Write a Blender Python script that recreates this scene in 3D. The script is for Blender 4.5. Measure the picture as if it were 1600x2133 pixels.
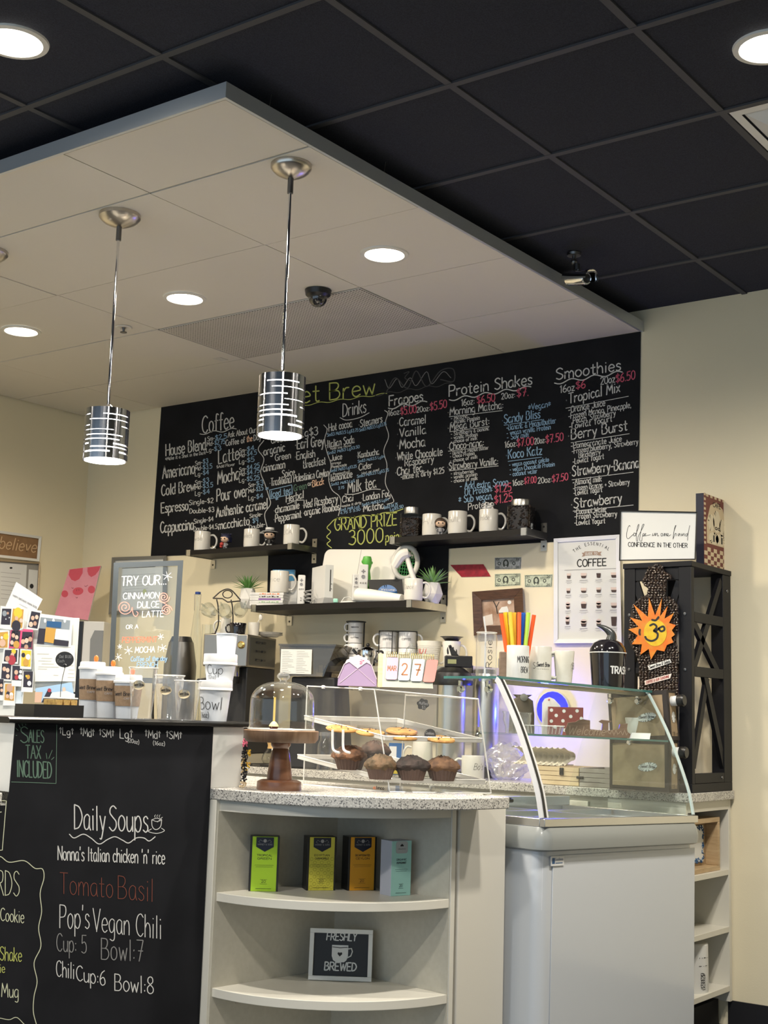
import bpy, bmesh, math, random
from mathutils import Vector, Matrix
random.seed(7)
for o in list(bpy.data.objects): bpy.data.objects.remove(o)
SC = bpy.context.scene
COL = SC.collection
# ------------------------------------------------------------------ camera
H = 1.22                                   # eye height of a seated guest
CF = Vector((-0.58945, 0.79350, 0.15043)); FPX = 2779.0
YAW, PITCH, ROLL = -0.6390, 0.1510, 0.0300
CF = Vector((math.sin(YAW)*math.cos(PITCH), math.cos(YAW)*math.cos(PITCH), math.sin(PITCH)))
_r = Vector((math.cos(YAW), -math.sin(YAW), 0)); _u = _r.cross(CF)
CR = math.cos(ROLL)*_r + math.sin(ROLL)*_u
CU = -math.sin(ROLL)*_r + math.cos(ROLL)*_u
EYE = Vector((0, 0, H))
cd = bpy.data.cameras.new('camera'); cam = bpy.data.objects.new('camera', cd); COL.objects.link(cam)
cam.matrix_world = Matrix(((CR.x, CU.x, -CF.x, 0), (CR.y, CU.y, -CF.y, 0), (CR.z, CU.z, -CF.z, H), (0, 0, 0, 1)))
cd.sensor_fit = 'HORIZONTAL'; cd.sensor_width = 36.0; cd.lens = 36.0*FPX/1600.0
cd.clip_start = 0.05; cd.clip_end = 60
SC.camera = cam
# ------------------------------------------------------------------ exposure, world, lights
SC.view_settings.view_transform = 'Standard'
SC.view_settings.look = 'None'
SC.view_settings.gamma = 1.0
SC.view_settings.use_curve_mapping = False
SC.view_settings.exposure = 0.62
W = bpy.data.worlds.new('world'); SC.world = W; W.use_nodes = True
WORLD_COL = (0.64, 0.82, 1.0); WORLD_STR = 0.85
W.node_tree.nodes['Background'].inputs[0].default_value = (*WORLD_COL, 1)
W.node_tree.nodes['Background'].inputs[1].default_value = WORLD_STR
DOWNLIGHT_W = 95.0       # recessed lamps in the white cloud
ROOMLIGHT_W = 150.0       # recessed lamps in the dark ceiling
PENDANT_W = 34.0
WARM = (1.0, 0.86, 0.66); NEUTRAL = (1.0, 0.93, 0.82)
def lamp(name, loc, power, col, size=0.1, typ='SPOT', angle=150, blend=0.6, rot=(0, 0, 0)):
    l = bpy.data.lights.new(name, typ); l.energy = power; l.color = col
    if typ == 'SPOT': l.spot_size = math.radians(angle); l.spot_blend = blend; l.shadow_soft_size = size
    elif typ == 'AREA': l.size = size
    else: l.shadow_soft_size = size
    o = bpy.data.objects.new(name, l); o.location = loc; o.rotation_euler = rot; COL.objects.link(o); return o

# ------------------------------------------------------------------ rays through the photograph -> points on real surfaces
def ray(a, b): return CF + CR*((a-800.0)/FPX) - CU*((b-1066.5)/FPX)
def onX(a, b, X): d = ray(a, b); return EYE + d*(X/d.x)
def onY(a, b, Y): d = ray(a, b); return EYE + d*(Y/d.y)
def onZ(a, b, Z): d = ray(a, b); return EYE + d*((Z-H)/d.z)
def onF(a, b, dep): d = ray(a, b); return EYE + d*(dep/d.dot(CF))
class Plane:
    def __init__(s, p, n): s.p = Vector(p); s.n = Vector(n).normalized()
    def at(s, a, b, off=0.0):
        d = ray(a, b); return EYE + d*(((s.p+s.n*off)-EYE).dot(s.n)/d.dot(s.n))
def pxm(P): return (Vector(P)-EYE).dot(CF)/FPX        # metres per pixel at P

# ------------------------------------------------------------------ scene organisation
MW = {}
def rotz(a): return Matrix.Rotation(a, 4, 'Z')
def frame(loc, a=0.0): return Matrix.Translation(Vector(loc)) @ rotz(a)
def props(o, label=None, cat=None, group=None, kind=None):
    if label: o['label'] = label
    if cat: o['category'] = cat
    if group: o['group'] = group
    if kind: o['kind'] = kind
    return o
def thing(name, label, cat, loc=(0, 0, 0), a=0.0, group=None, M=None, kind=None):
    o = bpy.data.objects.new(name, None); COL.objects.link(o)
    o.empty_display_size = 0.05
    M = M if M is not None else frame(loc, a)
    o.matrix_world = M; MW[o.name] = M
    return props(o, label, cat, group, kind)
def part(name, mb, m=None, parent=None, label=None, world=False, bev=0, seg=2, smooth=35, kind=None):
    """link a mesh as a part of its thing (coordinates local to the thing unless world=True)"""
    me = mb.mesh(name, m, smooth)
    o = bpy.data.objects.new(name, me); COL.objects.link(o)
    if parent is not None:
        o.parent = parent; MW[o.name] = MW[parent.name]
        if parent.type != 'EMPTY' and parent.name in LOCAL: MW[o.name] = MW[parent.name]
        if world: me.transform(MW[parent.name].inverted())
    else: MW[o.name] = Matrix.Identity(4)
    if parent is None: pass
    if label: o['label'] = label
    if kind: o['kind'] = kind
    if bev:
        md = o.modifiers.new('bevel', 'BEVEL'); md.width = bev; md.segments = seg; md.limit_method = 'ANGLE'; md.angle_limit = math.radians(40)
    return o
LOCAL = {}
def solo(name, mb, m, label, cat, group=None, loc=None, a=0.0, **k):
    o = part(name, mb, m, None, **k); props(o, label, cat, group)
    if loc is not None: o.matrix_world = frame(loc, a); MW[o.name] = frame(loc, a)
    return o
def struct(name, mb, m, parent=None, **k):
    o = part(name, mb, m, parent, **k)
    if parent is None: o['kind'] = 'structure'
    return o

class MB:
    """collects shapes into one mesh; every shape may carry its own material"""
    def __init__(s): s.v = []; s.f = []; s.mi = []; s.mats = []; s.M = None
    def slot(s, m):
        if m is None: return 0
        if m not in s.mats: s.mats.append(m)
        return s.mats.index(m)
    def add(s, vs, fs, m=None, M=None):
        b = len(s.v); T = M
        if s.M is not None: T = s.M @ M if M is not None else s.M
        for v in vs: s.v.append(T @ Vector(v) if T is not None else Vector(v))
        k = s.slot(m)
        for f in fs: s.f.append([i+b for i in f]); s.mi.append(k)
        return s
    def box(s, x0, x1, y0, y1, z0, z1, m=None, M=None):
        vs = [(x, y, z) for x in (x0, x1) for y in (y0, y1) for z in (z0, z1)]
        return s.add(vs, [(0, 1, 3, 2), (4, 6, 7, 5), (0, 4, 5, 1), (2, 3, 7, 6), (0, 2, 6, 4), (1, 5, 7, 3)], m, M)
    def cbox(s, c, sx, sy, sz, m=None, M=None):
        return s.box(c[0]-sx/2, c[0]+sx/2, c[1]-sy/2, c[1]+sy/2, c[2]-sz/2, c[2]+sz/2, m, M)
    def hexa(s, b, t, m=None, M=None):
        """8-corner block from 4 bottom and 4 top points"""
        return s.add(list(b)+list(t), [(3, 2, 1, 0), (4, 5, 6, 7), (0, 1, 5, 4), (1, 2, 6, 5), (2, 3, 7, 6), (3, 0, 4, 7)], m, M)
    def lathe(s, prof, n=32, m=None, M=None, ang=2*math.pi, a0=0.0, sx=1, sy=1):
        vs = []; fs = []; full = abs(ang-2*math.pi) < 1e-6; N = n if full else n+1
        for r, z in prof:
            for i in range(N):
                t = a0+ang*i/n; vs.append((r*math.cos(t)*sx, r*math.sin(t)*sy, z))
        for j in range(len(prof)-1):
            for i in range(n):
                i2 = (i+1) % N
                a, b, c, d = j*N+i, j*N+i2, (j+1)*N+i2, (j+1)*N+i
                if prof[j][0] < 1e-7: fs.append((a, c, d))
                elif prof[j+1][0] < 1e-7: fs.append((a, b, d))
                else: fs.append((a, b, c, d))
        return s.add(vs, fs, m, M)
    def cyl(s, r, z0, z1, n=32, m=None, M=None, r2=None):
        r2 = r if r2 is None else r2
        return s.lathe([(0, z0), (r, z0), (r2, z1), (0, z1)], n, m, M)
    def ball(s, c, r, m=None, M=None, n=16, k=10, sx=1, sy=1, sz=1):
        T = Matrix.Translation(Vector(c)); T = M @ T if M is not None else T
        return s.lathe([(r*math.sin(math.pi*j/k), -r*sz*math.cos(math.pi*j/k)) for j in range(k+1)], n, m, T, sx=sx, sy=sy)
    def tube(s, pts, r, n=8, m=None, M=None, closed=False, r2=None):
        P = [Vector(p) for p in pts]; N = len(P); vs = []; fs = []
        t0 = (P[1]-P[0]).normalized(); up = Vector((0, 0, 1)) if abs(t0.z) < .9 else Vector((1, 0, 0))
        x = t0.cross(up).normalized()
        for i, p in enumerate(P):
            if closed: t = P[(i+1) % N]-P[i-1]
            else: t = P[min(i+1, N-1)]-P[max(i-1, 0)]
            t.normalize(); x = (x-t*x.dot(t)).normalized(); y = t.cross(x)
            rr = r if r2 is None else r+(r2-r)*i/(N-1)
            if callable(r): rr = r(i/(N-1))
            for k in range(n):
                a = 2*math.pi*k/n; vs.append(p+x*(rr*math.cos(a))+y*(rr*math.sin(a)))
        for i in range(N if closed else N-1):
            for k in range(n):
                j = (i+1) % N
                fs.append((i*n+k, i*n+(k+1) % n, j*n+(k+1) % n, j*n+k))
        if not closed:
            fs.append(tuple(range(n))[::-1]); fs.append(tuple((N-1)*n+k for k in range(n)))
        return s.add(vs, fs, m, M)
    def prism(s, poly, z0, z1, m=None, M=None):
        n = len(poly); vs = [(x, y, z0) for x, y in poly]+[(x, y, z1) for x, y in poly]
        fs = [tuple(range(n))[::-1], tuple(range(n, 2*n))]+[(i, (i+1) % n, n+(i+1) % n, n+i) for i in range(n)]
        return s.add(vs, fs, m, M)
    def poly(s, pts, m=None, M=None): return s.add(pts, [tuple(range(len(pts)))], m, M)
    def slab(s, front, back, m=None):
        """closed slab between two matching outlines of 3D points"""
        n = len(front)
        return s.add(list(front)+list(back), [tuple(range(n)), tuple(range(n, 2*n))[::-1]]+[(i, n+i, n+(i+1) % n, (i+1) % n) for i in range(n)], m)
    def grid(s, fn, nu, nv, m=None, M=None):
        vs = [fn(i/nu, j/nv) for j in range(nv+1) for i in range(nu+1)]
        fs = [(j*(nu+1)+i, j*(nu+1)+i+1, (j+1)*(nu+1)+i+1, (j+1)*(nu+1)+i) for j in range(nv) for i in range(nu)]
        return s.add(vs, fs, m, M)
    def mesh(s, name, m=None, smooth=35):
        me = bpy.data.meshes.new(name); me.from_pydata([tuple(v) for v in s.v], [], s.f)
        ms = list(s.mats) if s.mats else ([m] if m else [])
        if s.mats and m and m not in ms: pass
        for x in ms: me.materials.append(x)
        if len(ms) > 1: me.polygons.foreach_set('material_index', s.mi)
        me.update()
        bm = bmesh.new(); bm.from_mesh(me)
        bmesh.ops.recalc_face_normals(bm, faces=bm.faces); bm.to_mesh(me); bm.free()
        if smooth:
            me.polygons.foreach_set('use_smooth', [True]*len(me.polygons))
            me.set_sharp_from_angle(angle=math.radians(smooth))
        return me
def T(x, y, z): return Matrix.Translation((x, y, z))
def RX(a): return Matrix.Rotation(a, 4, 'X')
def RY(a): return Matrix.Rotation(a, 4, 'Y')
def rrect(w, h, r, k=5, cx=0, cy=0):
    out = []
    for sx, sy, a0 in ((1, 1, 0), (-1, 1, 90), (-1, -1, 180), (1, -1, 270)):
        for i in range(k+1):
            a = math.radians(a0+90*i/k); out.append((cx+sx*(w/2-r)+r*math.cos(a), cy+sy*(h/2-r)+r*math.sin(a)))
    return out
def catmull(P, k=6):
    if len(P) < 3: return [Vector(p) for p in P]
    P = [Vector(p) for p in P]; Q = [P[0]*2-P[1]]+P+[P[-1]*2-P[-2]]; out = []
    for i in range(1, len(Q)-2):
        a, b, c, d = Q[i-1:i+3]
        for j in range(k):
            t = j/k; out.append(.5*((2*b)+(c-a)*t+(2*a-5*b+4*c-d)*t*t+(3*b-a-3*c+d)*t**3))
    out.append(P[-1]); return out

# ------------------------------------------------------------------ materials
def mat(name, col, rough=.5, metal=0.0, spec=None, noise=None, bump=None, emit=None, estr=0, coat=0, sss=0):
    m = bpy.data.materials.new(name); m.use_nodes = True; nt = m.node_tree; b = nt.nodes['Principled BSDF']
    b.inputs['Base Color'].default_value = (*col, 1); b.inputs['Roughness'].default_value = rough; b.inputs['Metallic'].default_value = metal
    if spec is not None: b.inputs['Specular IOR Level'].default_value = spec
    if coat: b.inputs['Coat Weight'].default_value = coat; b.inputs['Coat Roughness'].default_value = .08
    if emit: b.inputs['Emission Color'].default_value = (*emit, 1); b.inputs['Emission Strength'].default_value = estr
    tc = nt.nodes.new('ShaderNodeTexCoord')
    if noise:                       # (scale, second colour, detail)
        n = nt.nodes.new('ShaderNodeTexNoise'); n.inputs['Scale'].default_value = noise[0]; n.inputs['Detail'].default_value = noise[2] if len(noise) > 2 else 3
        nt.links.new(tc.outputs['Object'], n.inputs['Vector'])
        r = nt.nodes.new('ShaderNodeValToRGB'); r.color_ramp.elements[0].position = .35; r.color_ramp.elements[1].position = .65
        r.color_ramp.elements[0].color = (*col, 1); r.color_ramp.elements[1].color = (*noise[1], 1)
        nt.links.new(n.outputs['Fac'], r.inputs[0]); nt.links.new(r.outputs[0], b.inputs['Base Color'])
    if bump:                        # (scale, strength)
        n = nt.nodes.new('ShaderNodeTexNoise'); n.inputs['Scale'].default_value = bump[0]; n.inputs['Detail'].default_value = 4
        nt.links.new(tc.outputs['Object'], n.inputs['Vector'])
        k = nt.nodes.new('ShaderNodeBump'); k.inputs['Strength'].default_value = bump[1]; k.inputs['Distance'].default_value = .004
        nt.links.new(n.outputs['Fac'], k.inputs['Height']); nt.links.new(k.outputs[0], b.inputs['Normal'])
    return m
def glassmat(name, tint=(1, 1, 1), rough=.03, lo=.04, hi=.75, power=4.0, haze=0.0, hazecol=(.9, .9, .9)):
    """thin clear sheet: tinted see-through plus mirror reflection that grows at grazing angles"""
    m = bpy.data.materials.new(name); m.use_nodes = True; nt = m.node_tree; nt.nodes.clear()
    out = nt.nodes.new('ShaderNodeOutputMaterial'); tr = nt.nodes.new('ShaderNodeBsdfTransparent'); gl = nt.nodes.new('ShaderNodeBsdfGlossy')
    tr.inputs[0].default_value = (*tint, 1); gl.inputs['Roughness'].default_value = rough
    lw = nt.nodes.new('ShaderNodeLayerWeight'); lw.inputs['Blend'].default_value = .5
    p = nt.nodes.new('ShaderNodeMath'); p.operation = 'POWER'; p.inputs[1].default_value = power; nt.links.new(lw.outputs['Facing'], p.inputs[0])
    mr = nt.nodes.new('ShaderNodeMapRange'); mr.inputs['To Min'].default_value = lo; mr.inputs['To Max'].default_value = hi; nt.links.new(p.outputs[0], mr.inputs['Value'])
    mx = nt.nodes.new('ShaderNodeMixShader'); nt.links.new(mr.outputs[0], mx.inputs[0]); nt.links.new(tr.outputs[0], mx.inputs[1]); nt.links.new(gl.outputs[0], mx.inputs[2])
    last = mx
    if haze:
        df = nt.nodes.new('ShaderNodeBsdfDiffuse'); df.inputs[0].default_value = (*hazecol, 1)
        m2 = nt.nodes.new('ShaderNodeMixShader'); m2.inputs[0].default_value = haze
        nt.links.new(mx.outputs[0], m2.inputs[1]); nt.links.new(df.outputs[0], m2.inputs[2]); last = m2
    nt.links.new(last.outputs[0], out.inputs[0]); return m
def woodmat(name, c1, c2, scale=6, rough=.45, axis=(1, 1, 8), coat=0):
    m = bpy.data.materials.new(name); m.use_nodes = True; nt = m.node_tree; b = nt.nodes['Principled BSDF']; b.inputs['Roughness'].default_value = rough
    b.inputs['Coat Weight'].default_value = coat
    tc = nt.nodes.new('ShaderNodeTexCoord'); mp = nt.nodes.new('ShaderNodeMapping'); mp.inputs['Scale'].default_value = axis
    n = nt.nodes.new('ShaderNodeTexNoise'); n.inputs['Scale'].default_value = scale; n.inputs['Detail'].default_value = 6; n.inputs['Distortion'].default_value = .8
    r = nt.nodes.new('ShaderNodeValToRGB'); r.color_ramp.elements[0].position = .3; r.color_ramp.elements[1].position = .7
    r.color_ramp.elements[0].color = (*c1, 1); r.color_ramp.elements[1].color = (*c2, 1)
    nt.links.new(tc.outputs['Object'], mp.inputs[0]); nt.links.new(mp.outputs[0], n.inputs['Vector']); nt.links.new(n.outputs['Fac'], r.inputs[0]); nt.links.new(r.outputs[0], b.inputs['Base Color'])
    return m
def granitemat(name, base, dark, light, scale=160):
    m = bpy.data.materials.new(name); m.use_nodes = True; nt = m.node_tree; b = nt.nodes['Principled BSDF']; b.inputs['Roughness'].default_value = .25
    tc = nt.nodes.new('ShaderNodeTexCoord'); v = nt.nodes.new('ShaderNodeTexVoronoi'); v.inputs['Scale'].default_value = scale
    nt.links.new(tc.outputs['Object'], v.inputs['Vector'])
    sx = nt.nodes.new('ShaderNodeSeparateColor'); nt.links.new(v.outputs['Color'], sx.inputs[0])
    r = nt.nodes.new('ShaderNodeValToRGB'); r.color_ramp.interpolation = 'CONSTANT'
    e = r.color_ramp.elements; e[0].position = 0; e[0].color = (*dark, 1); e[1].position = .16; e[1].color = (*base, 1)
    x = e.new(.62); x.color = (*[c*.85 for c in base], 1); x = e.new(.82); x.color = (*light, 1)
    nt.links.new(sx.outputs[0], r.inputs[0]); nt.links.new(r.outputs[0], b.inputs['Base Color']); return m

WALL = mat('beige_wall_paint', (.80, .72, .525), .75, bump=(220, .08))
WHITEWALL = mat('off_white_paint', (.72, .70, .64), .7, bump=(200, .06))
BLACKTILE = mat('black_ceiling_tile', (.034, .037, .053), .9, spec=.25, noise=(260, (.020, .022, .032), 4), bump=(260, .5))
BLACKGRID = mat('dark_grid_metal', (.062, .062, .068), .6, spec=.3)
TILE = mat('white_ceiling_panel', (.70, .66, .585), .62, bump=(500, .10))
TILEGRID = mat('white_grid_metal', (.62, .60, .55), .5)
TRIM = mat('silver_trim', (.62, .65, .68), .35, .6)
FLOORM = mat('dark_floor_vinyl', (.02, .02, .022), .5, noise=(8, (.03, .03, .03)))
COVE = mat('black_cove_rubber', (.008, .008, .011), .6)
CHALK = mat('chalkboard_paint', (.0070, .0076, .010), .8, spec=.2, noise=(5, (.0115, .0122, .0155), 5))
WCH = mat('white_chalk', (.62, .62, .61), .9)
DCH = mat('faded_white_chalk', (.24, .24, .24), .9)
GHOST = mat('wiped_chalk_smear', (.06, .06, .063), .9)
PCH = mat('pink_chalk', (.62, .11, .18), .9)
BCH = mat('blue_chalk', (.28, .44, .62), .9)
YCH = mat('yellow_chalk', (.48, .52, .14), .9)
GCH = mat('green_chalk', (.11, .19, .14), .9)
RCH = mat('red_orange_chalk', (.20, .055, .035), .9)
OCH = mat('orange_chalk', (.85, .55, .38), .9)
CREAM = mat('cream_laminate', (.58, .55, .465), .45, noise=(60, (.55, .52, .435), 2))
CREAM_EDGE = mat('cream_edge_band', (.68, .655, .575), .4)
PAINTW = mat('white_gloss_paint', (.74, .735, .70), .35)
GRAN = granitemat('grey_speckled_granite', (.50, .48, .44), (.14, .135, .13), (.64, .62, .57), 300)
BLKTOP = mat('black_painted_moulding', (.008, .008, .008), .3, spec=.3)
CHROME = mat('polished_chrome', (.82, .82, .83), .06, 1)
NICKEL = mat('brushed_nickel', (.56, .52, .46), .28, 1)
STEEL = mat('stainless_steel', (.62, .61, .58), .3, 1)
DARKSTEEL = mat('dark_steel', (.18, .18, .18), .35, 1)
BLACK = mat('black_plastic', (.012, .012, .013), .35)
MATTEBLACK = mat('matt_black', (.016, .016, .018), .65)
ESPRESSOWOOD = mat('black_brown_shelf_laminate', (.010, .0085, .008), .5, spec=.25)
WHITE = mat('white_ceramic', (.70, .68, .635), .18)
PLASTICW = mat('white_plastic', (.69, .69, .68), .35)
PAPER = mat('white_paper', (.70, .71, .70), .7)
INKM = mat('black_print', (.015, .015, .017), .7)
GREYINK = mat('grey_print', (.32, .31, .31), .7)
CLEAR = glassmat('clear_glass', (.96, .98, .975), .02, .07, .9, 2.6)
CLEARP = glassmat('clear_plastic', (.97, .975, .98), .06, .09, .9, 2.2, .06)
ACRY = glassmat('clear_acrylic', (.985, .985, .98), .05, .035, .5, 4, .012)
EDGEG = glassmat('acrylic_edge', (.93, .93, .92), .15, .25, .6, 2, .45, (.95, .93, .88))
PANE = glassmat('case_glass', (.93, .97, .96), .02, .05, .6, 4)
GREENEDGE = mat('green_glass_edge', (.05, .16, .15), .15)
SMOKE = glassmat('smoked_plastic', (.55, .52, .47), .08, .08, .6, 3, .06, (.5, .47, .42))
LAMPON = mat('lit_lamp_diffuser', (.9, .9, .88), .5, emit=(1, .95, .84), estr=9)
LAMPPEND = mat('lit_frosted_glass', (.9, .9, .9), .5, emit=(1, .97, .92), estr=5)
TRIMRING = mat('white_lamp_trim', (.72, .70, .64), .4)
D = 5.496                                      # back wall
ZCLOUD = H+1.791; ZBLACK = H+1.889
XL = -6.40                                     # left wall
XCLOUD = -2.628                                # right edge of the white ceiling cloud
YCLOUD = 2.688                                 # its front edge
AZ = math.radians(-8)                          # turn of the counters
E1 = Vector((math.sin(math.radians(8)), math.cos(math.radians(8)), 0)); EN = Vector((E1.y, -E1.x, 0))
KC = onF(437, 1641, 4.3); ZC = KC.z            # counter corner where the bar meets the shelf unit
ZB = H-.27; ZBAR = H-.036
def cn(e, n, z=0.0): return Vector((KC.x, KC.y, 0))+E1*e+EN*n+Vector((0, 0, z))
PW = Plane((0, D, 0), (0, -1, 0))
FACE = -YAW                                    # turn that makes a thing's -Y side look at the guest
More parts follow.
